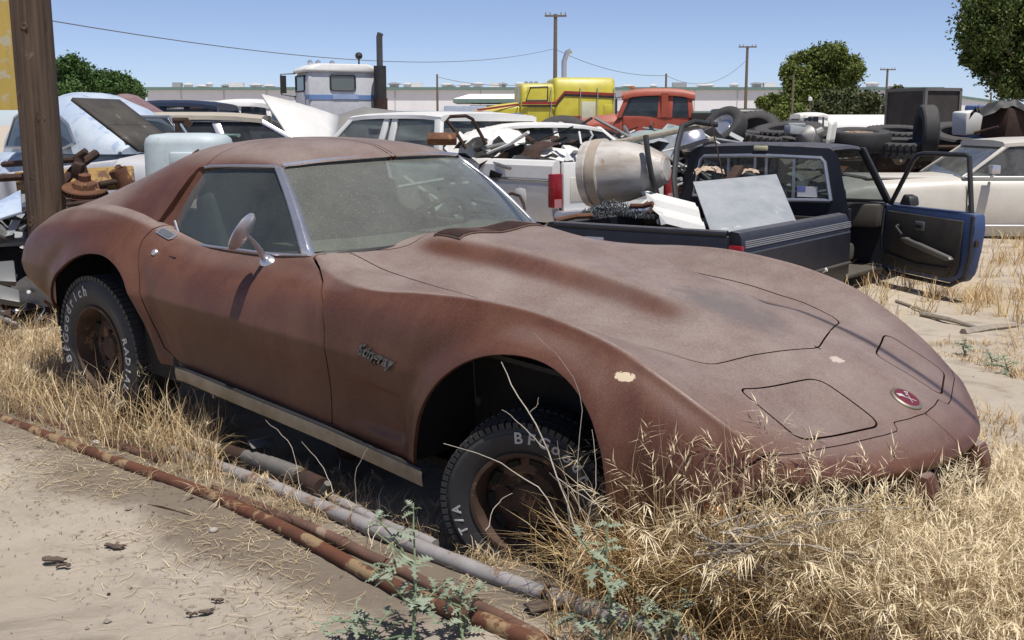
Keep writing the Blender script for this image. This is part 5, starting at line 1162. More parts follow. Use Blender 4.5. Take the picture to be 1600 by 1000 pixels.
# ================================================================ JUNK
def junk(name, label, x0, x1, y0, y1, h, n, mats, seed, smin=.05, smax=.35):
    """heap of bent plates, rods and lumps nobody could count: one object of stuff"""
    r = random.Random(seed); V = []; F = []; MI = []
    def put(m_, k):
        o = len(V); V.extend(m_.v); F.extend([tuple(i + o for i in f) for f in m_.f]); MI.extend([k] * len(m_.f))
    for i in range(n):
        x, y = r.uniform(x0, x1), r.uniform(y0, y1)
        e = min(1, 4 * min((x - x0), (x1 - x)) / (x1 - x0) + .15) * min(1, 4 * min((y - y0), (y1 - y)) / (y1 - y0) + .25)
        z = h * e * r.random() ** .6; k = r.randrange(len(mats)); s = r.uniform(smin, smax); t = r.random()
        T = Matrix.Translation((x, y, z)) @ Matrix.Rotation(r.uniform(0, 6.28), 4, 'Z') @ Matrix.Rotation(r.uniform(-1, 1), 4, 'X') @ Matrix.Rotation(r.uniform(-.7, .7), 4, 'Y')
        m_ = MB()
        if t < .45:
            q = 4; G_ = [[T @ Vector((s * (a / q - .5) * 1.6, s * (b / q - .5), s * .25 * (math.sin(a * 1.3 + i) + r.uniform(-.2, .2)) * .5)) for b in range(q + 1)] for a in range(q + 1)]; m_.grid(G_)
        elif t < .72: m_.tube([T @ Vector((-s * 1.6, 0, 0)), T @ Vector((0, r.uniform(-.1, .1) * s, .06 * s)), T @ Vector((s * 1.6, r.uniform(-.4, .4) * s, 0))], r.uniform(.008, .03), 6)
        elif t < .88: m_.box((0, 0, 0), (s * r.uniform(.4, 1), s * r.uniform(.2, .6), s * r.uniform(.1, .4)), T)
        else: m_.lathe([(s * .18, -s * .06), (s * .45, -s * .07), (s * .48, 0), (s * .42, s * .1), (s * .12, s * .14)], 12, T)
        put(m_, k)
    me = bpy.data.meshes.new(name); me.from_pydata(V, [], F)
    for q in mats: me.materials.append(q)
    me.polygons.foreach_set('material_index', MI); me.update()
    o = bpy.data.objects.new(name, me); col.objects.link(o); o['kind'] = 'stuff'; o['label'] = label; o['category'] = 'scrap'; return o
ALT = mat('scrap_alloy', (.35, .35, .34), (.22, .21, .20), 6, .5, .6); BLU = mat('old_blue_plastic', (.03, .06, .22), (.05, .09, .26), 5, .45, dust=((.3, .3, .32), .3))
JM = [RUST, RUSTD, ALT, DARK, WHITEP, GREYM, BLACKP]
junk('scrap_heap', 'grey scrap heap at the left edge behind the wooden pole', -4.8, -2.7, 7.6, 9.4, .75, 420, [RUSTD, GREYM, ALT, BOARD, DARK, WHITEP], 1, .05, .3)
junk('scrap_heap', 'rusty scrap heap behind the tail of the brown car', -3.4, -1.3, 8.2, 10.2, .95, 420, [RUST, RUSTD, DARK, ALT, BLACKP], 2)
junk('scrap_heap', 'mixed scrap heap in front of the yellow lorry', -.6, 4.2, 14.5, 18.0, 1.22, 800, JM, 3, .08, .5)
junk('scrap_heap', 'dark scrap heap beyond the ivory sedan', 5.5, 11.5, 18.6, 21.5, 1.15, 700, [DARK, RUSTD, BLACKP, ALT, RUST, BLU], 4, .08, .5)
junk('scrap_heap', 'loose scrap lying in the navy pickup bed', .75, 2.3, 8.35, 10.2, .70, 260, [RUST, RUSTD, DARK, ALT, WHITEP, BLACKP], 5, .04, .22)
junk('scrap_heap', 'torn white sheet scrap heaped in the white pickup bed', -1.0, 1.2, 11.4, 13.2, 1.20, 260, [WHITEP, DARK, WHITEP, ALT, RUSTD], 6, .06, .4)

# items in the navy pickup bed and beside it
bc = at(978, 268, 9.15); axd = (at(1046, 262, 9.0) - at(925, 270, 9.3)).normalized()
T = zto(axd, bc)
br = thing('fibreglass_tub', 'big stained white fibreglass cone lying on its side in the scrap', 'tub', M=T)
MB().lathe([(0, -.33), (.235, -.33), (.262, -.32), (.268, -.26), (.258, -.25), (.262, -.16), (.252, -.15), (.235, .02), (.19, .18), (.115, .33), (.09, .345), (0, .345)], 44).build('shell', FIBRE, br, True, auto=28)
MB().lathe([(.262, -.245), (.272, -.24), (.272, -.165), (.262, -.16)], 44).build('collar_band', mat('tan_fibre_band', (.42, .36, .29), (.33, .27, .21), 6, .7), br, True)
def slab(name, label, cat, pts, t, m, bevel=.0, group=None):
    """plate through four photo-true corner points with thickness"""
    p = [Vector(q) for q in pts]; n = (p[1] - p[0]).cross(p[3] - p[0]).normalized() * t
    o = MB().hexa(p + [q + n for q in p]).build(name, m, None, bevel=bevel); return tag(o, label, cat, group)
slab('steel_sheet', 'square grey galvanised steel sheet leaning in the navy pickup bed', 'metal sheet', [at(1083, 284, 8.9), at(1213, 272, 9.2), at(1246, 350, 8.35), at(1112, 366, 8.1)], .012, GREYM)
rows = []
A, B, C_, D = at(1000, 296, 9.0), at(1086, 318, 8.6), at(1104, 366, 8.15), at(1034, 348, 8.5)
for i in range(9):
    u = i / 8; rows.append([A.lerp(D, u).lerp(B.lerp(C_, u), s / 8) + Vector((0, 0, .025 * (1 if i in (2, 3, 6, 7) else 0) + (rnd.uniform(-.02, .02) if s == 0 else 0))) for s in range(9)])
tag(MB().grid(rows).build('body_panel', WHITEP, None, False, solid=.006), 'torn ribbed white panel lying beside the grey steel sheet', 'metal panel')
def bar(name, label, cat, pts, r, m, n=8, grp=None): return tag(MB().tube(pts, r, n).build(name, m, None, True), label, cat, grp)
def plank(name, label, a, b, w, h, m, cat='plank'):
    d = (b - a); L = d.length; x = d.normalized(); y = Vector((0, 0, 1)).cross(x).normalized(); z = x.cross(y)
    return tag(MB().box((0, 0, 0), (L, w, h), frame(x, y, z, (a + b) / 2)).build(name, m, None, bevel=.004), label, cat)
plank('plank', 'long weathered plank resting across the fibreglass cone', at(922, 230, 9.2), at(1112, 194, 10.0), .07, .035, BOARD)
plank('plank', 'short weathered plank beside the navy cab roof', at(1062, 232, 9.9), at(1116, 216, 10.1), .05, .03, BOARD)
plank('steel_beam', 'dark brown steel channel poking up behind the grey sheet', at(1136, 290, 9.3), at(1155, 262, 9.5), .08, .05, RUSTD, 'steel beam')
bar('hose', 'thick black hose looping down in front of the navy cab', 'hose', [at(1120, 195, 9.9), at(1085, 190, 9.8), at(1066, 197, 9.7), at(1058, 230, 9.5), at(1053, 280, 9.3), at(1056, 310, 9.1), at(1062, 320, 9.0)], .024, BLACKP)
bar('steel_strap', 'dark steel strap hanging over the fibreglass cone', 'steel strap', [at(1009, 212, 8.9), at(1012, 240, 8.85), at(1018, 275, 8.85), at(1027, 305, 8.9)], .022, BLACKP)
bar('bent_rod', 'bent rusty rod hooked over the left end of the pickup bed', 'rod', [at(790, 305, 8.9), at(800, 302, 8.9), at(812, 306, 8.9), at(818, 318, 8.85), at(820, 332, 8.8)], .012, RUSTD)
bar('whip_aerial', 'thin rusty whip aerial in front of the navy rear window', 'aerial', [at(1131, 282, 9.35), at(1122, 240, 9.4), at(1110, 186, 9.5)], .006, RUSTD)
for k, (lb, pts) in enumerate((('first', [at(868, 345, 8.4), at(900, 338, 8.45), at(925, 337, 8.5)]), ('second', [at(985, 322, 8.8), at(1005, 322, 8.75), at(1020, 318, 8.7)]))):
    bar('pipe_offcut', 'rusty pipe offcut on the navy tailgate' if k == 0 else 'tan pipe offcut beside the wire coil', 'pipe', pts, .02, RUST)
# coil of chain link wire
V_ = MB(); r3 = random.Random(5)
for i in range(150):
    t = r3.random(); c = at(915 + 105 * t, 336 + 4 * t - 22 * math.sin(math.pi * min(1, t * 1.2)) * r3.random(), 8.75 + r3.uniform(-.15, .15)); pts = []
    for q in range(9): pts.append(c + Vector((.012 * q - .05, r3.uniform(-.02, .02), .018 * (q % 2) + r3.uniform(-.012, .012))))
    V_.tube(pts, .0032, 4, False)
o = V_.build('wire_mesh_coil', vmat('dark_wire', (.13, .14, .15), metal=.6, rough=.5), None, False); tag(o, 'tangled coil of dark chain link wire in the pickup bed', 'wire mesh'); o['kind'] = 'stuff'
def rag(name, label, c, s, m, seed, cat='rag'):
    r = random.Random(seed); rows = [[Vector(c) + Vector((s * (a - 5) / 5, s * .6 * (b - 5) / 5, s * .5 * (1 - ((a - 5) ** 2 + (b - 5) ** 2) / 50) + s * r.uniform(-.13, .13))) for b in range(11)] for a in range(11)]
    return tag(MB().grid(rows).build(name, m, None, True, auto=60), label, cat)
RAG = mat('dirty_cloth', (.50, .42, .33), (.30, .21, .14), 14, .9, spots=((.2, .1, .06), .58, 20))
rag('cloth_bundle', 'stained white cloth bundle behind the grey sheet', at(1108, 272, 9.5), .12, RAG, 1); rag('cloth_bundle', 'small stained cloth beside the steel channel', at(1170, 272, 9.5), .08, RAG, 2)
# wrecks between the white pickup and the lorries
wk = thing('wrecked_car', 'stripped white hatchback with open tailgate hoop in front of the yellow lorry', 'car', M=place(.9, .44, .0, 13.6))
body(wk, [(-.9, .4, .95, .7), (-.6, .35, 1.06, .76), (.5, .35, 1.08, .78), (1.4, .35, 1.06, .76)], WHITEP)
greenhouse(wk, 1.08, 1.36, .72, .60, [(1.15, .82), (.25, .25), (-.65, -.50)], WHITEP, GLSB, None, .06); roof(wk, -.55, .85, 1.40, .64, WHITEP, .05)
slab('car_wing', 'long white car wing lying across the scrap above the white tailgate', 'car panel', [at(800, 222, 12.6), at(896, 234, 12.2), at(880, 252, 12.0), at(815, 236, 12.3)], .02, WHITEP, .008)
bar('hoop_frame', 'rusty bent tube hoop standing beside the white pickup cab', 'tube frame', [at(728, 232, 11.6), at(712, 206, 11.6), at(698, 188, 11.6), at(704, 182, 11.6), at(728, 181, 11.8), at(738, 186, 11.9), at(748, 204, 12), at(760, 226, 12)], .018, RUSTD)
tag(MB().loft([[at(669 + 44 * u, 0, 11.4) * 0 + at(669 + 44 * u, 217, 11.4) + Vector((0, .12 * math.cos(a), .062 * math.sin(a))) for a in np.linspace(0, 6.283, 17)[:-1]] for u in (0, .06, .5, .94, 1)]).build('fuel_tank', RUST, None, True), 'small rusty fuel tank lying on the white pickup rail', 'fuel tank')
tag(MB().loft([[at(736 + 34 * u, 184, 14) + Vector((0, .2 * k * math.cos(a), .085 * k * math.sin(a))) for a in np.linspace(0, 6.283, 17)[:-1]] for u, k in ((0, .8), (.08, 1), (.9, 1), (1, .8))]).build('rusty_drum', mat('rusty_white_drum', (.42, .38, .33), (.30, .24, .18), 5, .7, spots=((.16, .07, .035), .52, 8)), None, True), 'rusty white drum lying behind the hoop frame', 'drum')
tag(MB().loft([[at(768 + 48 * u, 190 - 5 * u, 13.6) + Vector((.0, .24 * k * math.cos(a), .07 * k * math.sin(a))) for a in np.linspace(0, 6.283, 15)[:-1]] for u, k in ((0, .7), (.1, 1), (.8, 1.05), (1, .8))]).build('seat_shell', BLU, None, True), 'blue plastic seat shell on top of the wrecks', 'seat')
rag('crumpled_sheet', 'crumpled white sheet metal on the white pickup bed', at(770, 228, 12.2), .34, WHITEP, 3, 'sheet metal')
rag('cloth_bundle', 'pale cloth heap behind the black tyre arch', at(862, 208, 14.6), .25, RAG, 4)
slab('teal_board', 'faded teal board lying slanted right of the orange lorry', 'board', [at(985, 212, 11.6), at(1098, 190, 12.4), at(1098, 197, 12.3), at(988, 222, 11.5)], .03, vmat('faded_teal', (.25, .38, .34)))
tag(MB().lathe([(0, .06), (.07, .05), (.12, .02), (.13, 0), (.14, -.01)], 24, zto((-.3, -.7, .5), at(1078, 216, 10.6))).build('hub_cap', CHROME, None, True), 'dented chrome hub cap above the navy cab', 'hub cap')
bar('bent_white_tube', 'thin bent white tube looping above the fibreglass cone', 'tube', [at(905, 206, 12.5), at(908, 224, 12.4), at(918, 226, 12.4), at(926, 212, 12.4), at(922, 204, 12.4)], .012, WHITEP)
# tank and rusty running gear behind the tail
tq = thing('water_tank', 'upright pale blue tank with rounded corners behind the tail of the brown car', 'tank', M=Matrix.Translation((at(296, 240, 8.6).x, 8.6, 0)))
def rr_(w, d, r, z, n=6): return [(sx * (w / 2 - r) + r * math.cos(a), sy * (d / 2 - r) + r * math.sin(a), z) for sx, sy, a0 in ((1, 1, 0), (-1, 1, 90), (-1, -1, 180), (1, -1, 270)) for a in np.radians(np.linspace(a0, a0 + 90, n))]
zt_ = at(296, 214, 8.6).z
MB().loft([rr_(.62, .42, .16, 0), rr_(.62, .42, .16, zt_ - .05), rr_(.60, .40, .16, zt_ - .01), rr_(.54, .34, .14, zt_ + .015), rr_(.3, .2, .09, zt_ + .03)]).build('shell', PALEB, tq, True, auto=60)
MB().tube([Vector(p) + Vector((.03, .02, .0)) for p in rr_(.64, .44, .16, zt_ + .01)][0:12], .014, 6).build('rim_bead', GREEN, tq, True)
m_ = MB().tube([(-.08, 0, zt_), (-.08, 0, zt_ + .12)], .018, 8); m_.box((-.08, 0, zt_ + .03), (.09, .06, .02)); m_.tube([(-.11, 0, zt_ + .12), (0, 0, zt_ + .12)], .022, 8); m_.box((.0, 0, zt_ + .10), (.05, .04, .05), rot=(0, .6, 0)); m_.build('valve_fitting', RUSTD, tq, True)
MB().box((.02, -.23, zt_ - .17), (.20, .06, .13)).build('control_box', PALEB, tq, bevel=.02)
MB().tube([(.10, -.27, zt_ - .12), (.14, -.28, zt_ - .09), (.16, -.27, zt_ - .14), (.12, -.27, zt_ - .18)], .012, 6).build('red_cable', RUST, tq, True)
hub = at(133, 298, 7.9)
ax = thing('brake_hub', 'heavily rusted brake disc and stub axle on the scrap heap', 'brake hub', M=Matrix.Translation(hub) @ Matrix.Diagonal((.82, .82, .82, 1)))
MB().lathe([(.03, .03), (.18, .03), (.185, .02), (.165, .015), (.165, -.015), (.185, -.02), (.18, -.03), (.03, -.03)], 40, zto((.12, -.25, 1)), closed=True).build('brake_disc', RUST, ax, True, auto=25)
for q in range(30):
    a = q * 2 * math.pi / 30; MB().box((.165 * math.cos(a), .165 * math.sin(a), 0), (.02, .012, .05), zto((.12, -.25, 1)), (0, 0, a)).build('cooling_vane', RUSTD, ax)
m_ = MB(); m_.lathe([(.10, .03), (.09, .07), (.05, .09), (.05, .14), (0, .15)], 20, zto((.12, -.25, 1))); m_.build('hub', RUST, ax, True)
m_ = MB(); m_.tube([(-.02, .05, .05), (-.06, .05, .28), (.02, .03, .33)], [.06, .045, .03], 10); m_.box((-.05, 0, .17), (.08, .08, .13), rot=(.2, .3, 0)); m_.tube([(.12, 0, .05), (.28, .1, .08)], .03, 8); m_.build('knuckle', RUSTD, ax, bevel=.01)
bar('axle_tube', 'rusty axle tube sticking up behind the brake disc', 'axle', [at(95, 290, 8.3), at(118, 262, 8.4), at(150, 240, 8.6)], .035, RUSTD); bar('axle_tube', 'dark steel tube poking out left of the wooden pole', 'axle', [at(5, 257, 8.6), at(60, 253, 8.4), at(130, 249, 8.3)], .022, RUSTD)
bar('axle_tube', 'lower dark tube left of the wooden pole', 'axle', [at(-10, 279, 8.0), at(40, 276, 8.0), at(90, 275, 8.1)], .026, RUSTD)
tag(MB().lathe([(.05, -.06), (.06, -.06), (.062, .06), (.05, .06)], 18, zto((-.3, -.2, .9), at(189, 277, 8.0)), closed=True).build('pipe_stub', RUST, None, True), 'short rusty pipe stub above the tail of the brown car', 'pipe')
bar('gear_rack', 'dark toothed rack bar lying below the brake disc', 'rack bar', [at(105, 320, 7.6), at(150, 315, 7.6), at(185, 312, 7.7)], .016, RUSTD)
slab('ochre_body_sheet', 'yellow brown rusty body panel behind the brake disc', 'metal panel', [at(22, 268, 9.2), at(208, 258, 9.4), at(211, 288, 9.2), at(26, 296, 9.0)], .05, mat('ochre_rusty_paint', (.34, .21, .05), (.24, .14, .045), 4, .7, spots=((.10, .045, .02), .53, 6)), .01)
slab('grey_bumper', 'flat grey steel plate beside the base of the wooden pole', 'metal plate', [at(-30, 410, 7.0), at(22, 406, 7.1), at(26, 440, 6.9), at(-30, 438, 6.9)], .05, vmat('dull_grey_plate', (.13, .135, .135)), .01)
slab('grey_bumper', 'lower grey channel lying behind the rear wheel', 'metal plate', [at(-30, 436, 6.7), at(30, 452, 6.7), at(32, 472, 6.6), at(-30, 462, 6.6)], .05, bpy.data.materials['dull_grey_plate'], .01)
slab('torn_panel', 'torn pale blue and white panel at the left edge', 'metal panel', [at(-10, 318, 7.6), at(32, 296, 7.8), at(34, 330, 7.6), at(-5, 342, 7.4)], .02, BTL, .004)
# tyres on a low steel trailer
fb = thing('flatbed_trailer', 'low rusty flatbed trailer loaded with truck tyres', 'trailer', M=place(1, .03, 5.6, 17.0))
m_ = MB().box((2.1, .9, .80), (5.2, 2.0, .08)); m_.build('deck', RUSTD, fb)
sd_ = MB().box((2.1, -.14, .86), (5.2, .05, .22)).build('side_rail', mat('peeling_rail_paint', (.07, .045, .03), (.035, .025, .02), 6, .8, spots=((.40, .33, .25), .60, 11)), fb)
for x in np.linspace(-.3, 4.5, 7): MB().box((x, -.18, .86), (.05, .03, .24)).build('stake_pocket', RUSTD, sd_)
MB().tube([(-.5, -.15, 1.06), (4.7, -.15, 1.06)], .03, 8).build('top_rail', RUSTD, fb, True)
for x in (.2, 4.0): MB().box((x, .9, .38), (.3, 1.6, .76)).build('support', RUSTD, fb)
def lug_tyre(px, py, Y, r, w, nrm, label, rim=None, lugs=True, rm=None):
    Y *= 1.27; r *= 1.12; w *= 1.15; M = zto(nrm, at(px, py, Y)); o = thing('truck_tyre', label, 'tyre', M=M, group='truck tyres heaped on the trailer'); hw = w / 2; ri = r * .56
    MB().lathe([(ri, -hw * .75), (ri + .02, -hw * .9), (r * .8, -hw), (r * .95, -hw * .92), (r, -hw * .7), (r, hw * .7), (r * .95, hw * .92), (r * .8, hw), (ri + .02, hw * .9), (ri, hw * .75)], 44, closed=True).build('tyre', DTYRE, o, True)
    if lugs:
        m_ = MB(); n = 34
        for q in range(n):
            a = q * 2 * math.pi / n
            for s in (-1, 1): m_.box((r * math.cos(a), r * math.sin(a), s * hw * .5), (.03, 2 * math.pi * r / n * .55, hw * .8), rot=(s * .35, 0, a))
        t_ = m_.build('tread_lugs', DTYRE, o); t_['kind'] = 'stuff'
    if rm is not None: MB().lathe([(ri + .015, hw * .7), (ri - .01, hw * .72), (ri - .04, hw * .2), (ri * .55, hw * .15), (ri * .5, hw * .4), (0, hw * .4)], 28).build('rim', rm, o, True)
WR = mat('chalky_rim', (.50, .46, .40), (.36, .27, .20), 6, .7, spots=((.20, .09, .04), .55, 8))
lug_tyre(1131, 201, 13.0, .30, .20, (-.55, -.45, .55), 'leaning truck tyre with a silver rim beside the teal board', rm=CHROME, lugs=False)
lug_tyre(1180, 204, 14.5, .34, .22, (-.15, -.5, .75), 'black tyre standing half hidden behind the leaning silver rimmed tyre')
lug_tyre(1230, 212, 13.6, .44, .26, (-.1, -.15, 1), 'wide black tyre lying flat above the navy cab roof')
lug_tyre(1343, 219, 13.4, .40, .26, (0, -.12, 1), 'lying truck tyre with a chalky white rim', rm=WR, lugs=False)
lug_tyre(1404, 214, 14.6, .44, .24, (0, -.15, 1), 'chunky lugged tyre lying left of the upright one')
lug_tyre(1404, 231, 13.4, .44, .20, (0, -.1, 1), 'lugged tyre lying lowest under the chunky one')
lug_tyre(1447, 208, 13.2, .36, .20, (1, -.12, .0), 'narrow tyre standing upright edge on', lugs=False)
lug_tyre(1500, 218, 14.4, .48, .26, (0, -.3, 1), 'large smooth tyre lying right of the upright tyre', lugs=False)
lug_tyre(1190, 222, 13.2, .42, .22, (.1, -.1, 1), 'flat black tyre just above the navy cab lamp'); lug_tyre(1300, 224, 14.8, .46, .24, (0, -.2, 1), 'black tyre behind the starter motor'); lug_tyre(1272, 212, 15.2, .46, .24, (.2, -.2, 1), 'black tyre wedged behind the pale bent wing')
lug_tyre(1540, 222, 15.6, .46, .24, (0, -.2, 1), 'black tyre above the ivory sedan roof'); lug_tyre(880, 214, 14.4, .40, .2, (0, -.6, .8), 'black tyre arch on the scrap beside the cloth heap', lugs=False)
en = thing('starter_motor', 'grey alloy starter motor on the tyres above the navy cab', 'engine part', M=Matrix.Translation(at(1262, 214, 16.3)) @ Matrix.Diagonal((1.3, 1.3, 1.3, 1)))
MB().lathe([(0, -.14), (.09, -.13), (.10, -.02), (.12, .0), (.12, .05), (.06, .10), (0, .12)], 22, zto((-.6, -.6, .2))).build('housing', ALT, en, True, auto=30); m_ = MB().box((-.13, .0, .07), (.22, .14, .09), rot=(0, .1, .3)); m_.box((-.13, 0, .13), (.18, .10, .04)); m_.build('solenoid', GREYM, en, bevel=.012); MB().tube([(.05, 0, .02), (.16, .02, .07)], .045, 10).build('nose_cone', ALT, en, True)
rows = [[at(1290 + 14 * u + 6 * v, 222 - 34 * v + 8 * u * (1 - u), 16.0) + Vector((0, .10 * math.sin(3 * u), 0)) for u in np.linspace(0, 1, 6)] for v in np.linspace(0, 1, 7)]
tag(MB().grid(rows).build('bent_wing', WHITEP, None, True, solid=.01), 'pale curved piece of wing standing beside the starter motor', 'car panel')
for k, (px, py, Y, d, lb) in enumerate(((1512, 192, 17.5, (.35, .3, .35), 'small white appliance on the right hand scrap'), (1540, 196, 18.0, (.55, .4, .6), 'blue locker on the right hand scrap'), (1583, 195, 17.0, (.75, .5, .45), 'dark brown crate under black sheeting'))):
    c = at(px, py, Y); o = MB().box(c, d, None, (.05, .08 * (k - 1), .4)).build(('appliance', 'blue_locker', 'crate')[k], (WHITEP, vmat('locker_blue', (.10, .16, .34)), RUSTD)[k], None, bevel=.03); tag(o, lb, ('appliance', 'locker', 'crate')[k])
rag('black_sheeting', 'crumpled black plastic sheeting on the brown crate', at(1570, 182, 16.9), .42, BLACKP, 9, 'plastic sheet'); bar('long_bar', 'long thin rusty bar lying slanted across the blue locker', 'bar', [at(1522, 208, 16.5), at(1560, 198, 16.3)], .02, RUSTD)
tag(MB().box((0, 0, 0), (.30, .20, .12), Matrix.Translation(gd(1342, 418, .05)) @ Matrix.Rotation(.5, 4, 'Z')).build('cinder_block', vmat('pale_block', (.45, .40, .33)), None, bevel=.015), 'pale block on the ground under the navy truck door', 'block')

# ---------------------------------------------------------------- wooden pole and yellow board at the left
wpz = gd(62, 500); wpo = thing('wooden_pole', 'thick weathered wooden pole with knots behind the rear wing of the brown car', 'pole', (at(73, 300, 7.9).x, 7.9, 0))
rows = []
PW = mat('old_pole_timber', (.125, .080, .050), (.050, .034, .025), 2.2, .92, bump=.010, bscale=3, streak=(18, 18, .6), spots=((.15, .115, .085), .60, 3))
for i in range(60):
    z = i * .075 - .1; rows.append([(r_ * math.cos(a) - .012 * z, r_ * math.sin(a), z) for a in np.linspace(0, 2 * math.pi, 49)[:-1] for r_ in [.130 + .006 * mn.noise(Vector((math.cos(a) * 4, math.sin(a) * 4, z * .5))) - (.016 if abs(((a * 7 / 6.283 + .3 * mn.noise(Vector((a, z * .6, 1)))) % 1) - .5) < .025 else 0)]])
MB().loft(rows).build('shaft', PW, wpo, True)
for k, (dx, z) in enumerate(((.0, 2.02), (-.05, 1.62), (-.02, 1.04), (-.07, .72), (.03, .66), (.06, 1.42))):
    MB().lathe([(.026, 0), (.020, .006), (.012, .004), (0, .001)], 16, zto((dx * 6, -1, 0), (dx - .012 * z, -.128 + abs(dx) * .3, z))).build('knot', PW, wpo, True)
yb = thing('yellow_board', 'faded yellow painted board at the top left behind the wooden pole', 'board', (at(-30, 100, 9.5).x, 9.5, 0))
a_, b_ = at(34, 172, 9.5), at(-260, -40, 9.5)
MB().box(((a_.x + b_.x) / 2 - yb.location.x, 0, (a_.z + b_.z) / 2), (a_.x - b_.x, .06, b_.z - a_.z)).build('panel', mat('faded_yellow_paint', (.52, .36, .07), (.42, .31, .09), 3, .7, spots=((.42, .38, .27), .55, 9), streak=(6, 1, 1)), yb)
for dx in (-.3, -1.0): MB().box((dx, .08, a_.z / 2 + .4), (.09, .09, a_.z + .8)).build('support_post', WOODM, yb)
# ================================================================ FOREGROUND
CI = np.array(CM.inverted())
def in_car(x, y, pad=0.0):
    """inside the footprint of the brown car"""
    lx = CI[0, 0] * x + CI[0, 1] * y + CI[0, 3]; ly = CI[1, 0] * x + CI[1, 1] * y + CI[1, 3]
    hw = np.interp(lx, [-2.3, -1.9, 1.7, 2.05, 2.3], [.55, .80, .82, .62, .30])
    return (np.abs(ly) < hw + pad) & (lx > -2.3 - pad) & (lx < 2.28 + pad)
PIP = [
 ('long pipe with yellow paint flaking off brown rust, nearest the camera', [(-40, 648), (120, 702), (400, 800), (620, 915), (860, 1012)], .026, mat('flaking_rusty_pipe', (.15, .055, .028), (.095, .038, .022), 7, .75, .2, bump=.001, spots=((.27, .185, .10), .52, 6))),
 ('long pale grey galvanised pipe, nearest the brown car', [(270, 707), (480, 782), (700, 868), (880, 938), (1110, 1018)], .029, mat('grey_galvanised_pipe', (.36, .34, .34), (.27, .25, .24), 8, .7, .2, bump=.001, spots=((.20, .12, .075), .57, 9))),
 ('thin brown rusty pipe between the grey and the flaking pipe', [(330, 763), (480, 818), (600, 872), (760, 952), (860, 1004)], .021, mat('brown_rusty_pipe', (.17, .09, .06), (.11, .06, .042), 9, .85, .1, bump=.001, spots=((.28, .20, .15), .60, 8))),
 ('short half buried grey pipe beside the front tyre', [(505, 770), (600, 812), (680, 846)], .021, bpy.data.materials['grey_galvanised_pipe']),
 ('half buried tan pipe at the left under dry grass', [(30, 655), (120, 680), (260, 722)], .024, bpy.data.materials['brown_rusty_pipe']),
]
for lb, px, r, m in PIP:
    p = [gd(a, b, .03) for a, b in px]; a, b = p[0], p[-1]; pts = []
    for t in np.linspace(0, 1, 40):
        c = crspline(np.arange(len(p)), np.array(p), np.array([t * (len(p) - 1)]))[0]; pts.append(Vector((c[0], c[1], max(gz(c[0], c[1]), 0) * .5 + r * .75 + .004 * math.sin(9 * t))))
    o = thing('steel_pipe', lb, 'pipe', pts[0]); d0 = pts[0]
    r *= .9
    MB().tube([q - d0 for q in pts], r, 18).build('pipe_run', m, o, True)
    for t in (.36, .72): 
        k = int(t * 39); MB().tube([pts[k].lerp(pts[k+1], .0) - d0, pts[k].lerp(pts[k+1], .35) - d0], r + .003, 18).build('pipe_joint', RUSTD if t > .5 else m, o, True)
GRB = mat('dusty_greasy_rubber', (.045, .043, .042), (.075, .07, .066), 12, .7, bump=.002, dust=((.22, .20, .18), .5))
# greasy drive shaft with rubber boots and a flange
pp = [gd(a, b, .05) for a, b in ((292, 692), (350, 712), (385, 722), (430, 738), (470, 752), (505, 772))]
ds = thing('drive_shaft', 'greasy old drive shaft with wrapped joints lying beside the grey pipe', 'drive shaft', pp[0]); pp = [q - pp[0] + Vector((0, 0, .02)) for q in pp]
for i, (k0, k1, r0, r1, m, nm) in enumerate(((0, 1, .022, .022, BOARD, 'shaft_tube'), (1, 2, .029, .031, RUSTD, 'joint_sleeve'), (2, 3, .031, .038, GRB, 'rubber_boot'), (3, 4, .040, .036, GRB, 'joint_housing'), (4, 5, .032, .040, RUSTD, 'end_flange'))):
    pts = [pp[k0].lerp(pp[k1], t) for t in np.linspace(0, 1, 9)]; rs = [(r0 + (r1 - r0) * t) * (1 + .09 * (j % 2) * (i in (1, 2))) for j, t in enumerate(np.linspace(0, 1, 9))]
    MB().tube(pts, rs, 16).build(nm, m, ds, True)
m_ = MB().tube([gd(505, 772, .05) - ds.location, gd(512, 755, .10) - ds.location], [.022, .013], 10); m_.build('side_stub', GRB, ds, True)
tag(MB().hexa([gd(385, 688, .10), gd(428, 680, .10), gd(432, 692, .08), gd(392, 700, .08), gd(388, 690, .14), gd(428, 682, .13), gd(432, 694, .12), gd(394, 702, .12)]).build('metal_bracket', ALT, None, bevel=.006), 'crumpled grey metal bracket under the sill of the brown car', 'bracket')
tag(MB().lathe([(.02, 0), (.05, .0), (.055, .02), (.03, .03), (.02, .02)], 18, zto((.2, -.4, 1), gd(545, 706, .06)), closed=True).build('rusty_flange', RUST, None, True), 'small rusty flange under the sill near the front wheel', 'flange')
def stone(px, py, s, m, lb, seed, cat='stone', name='stone', sq=(1, .8, .6)):
    r = random.Random(seed); c = gd(px, py, 0); c.z = gz(c.x, c.y) + s * .3; bm = bmesh.new(); bmesh.ops.create_icosphere(bm, subdivisions=2, radius=s)
    for v in bm.verts: v.co = Vector((v.co.x * sq[0], v.co.y * sq[1], v.co.z * sq[2])) * (1 + .22 * mn.noise(v.co * (1.4 / s) + Vector((seed, 0, 0))))
    me = bpy.data.meshes.new(name); bm.to_mesh(me); bm.free(); o = link(name, me, m, None, True, auto=60); o.location = c; o.rotation_euler = (0, 0, r.uniform(0, 6)); tag(o, lb, cat)
STN = vmat('pale_stone', (.40, .36, .32), rough=.9); PAP = vmat('white_scrap_paper', (.72, .71, .67)); BRK = mat('grey_brown_bark', (.13, .095, .07), (.075, .055, .045), 14, .95, bump=.004)
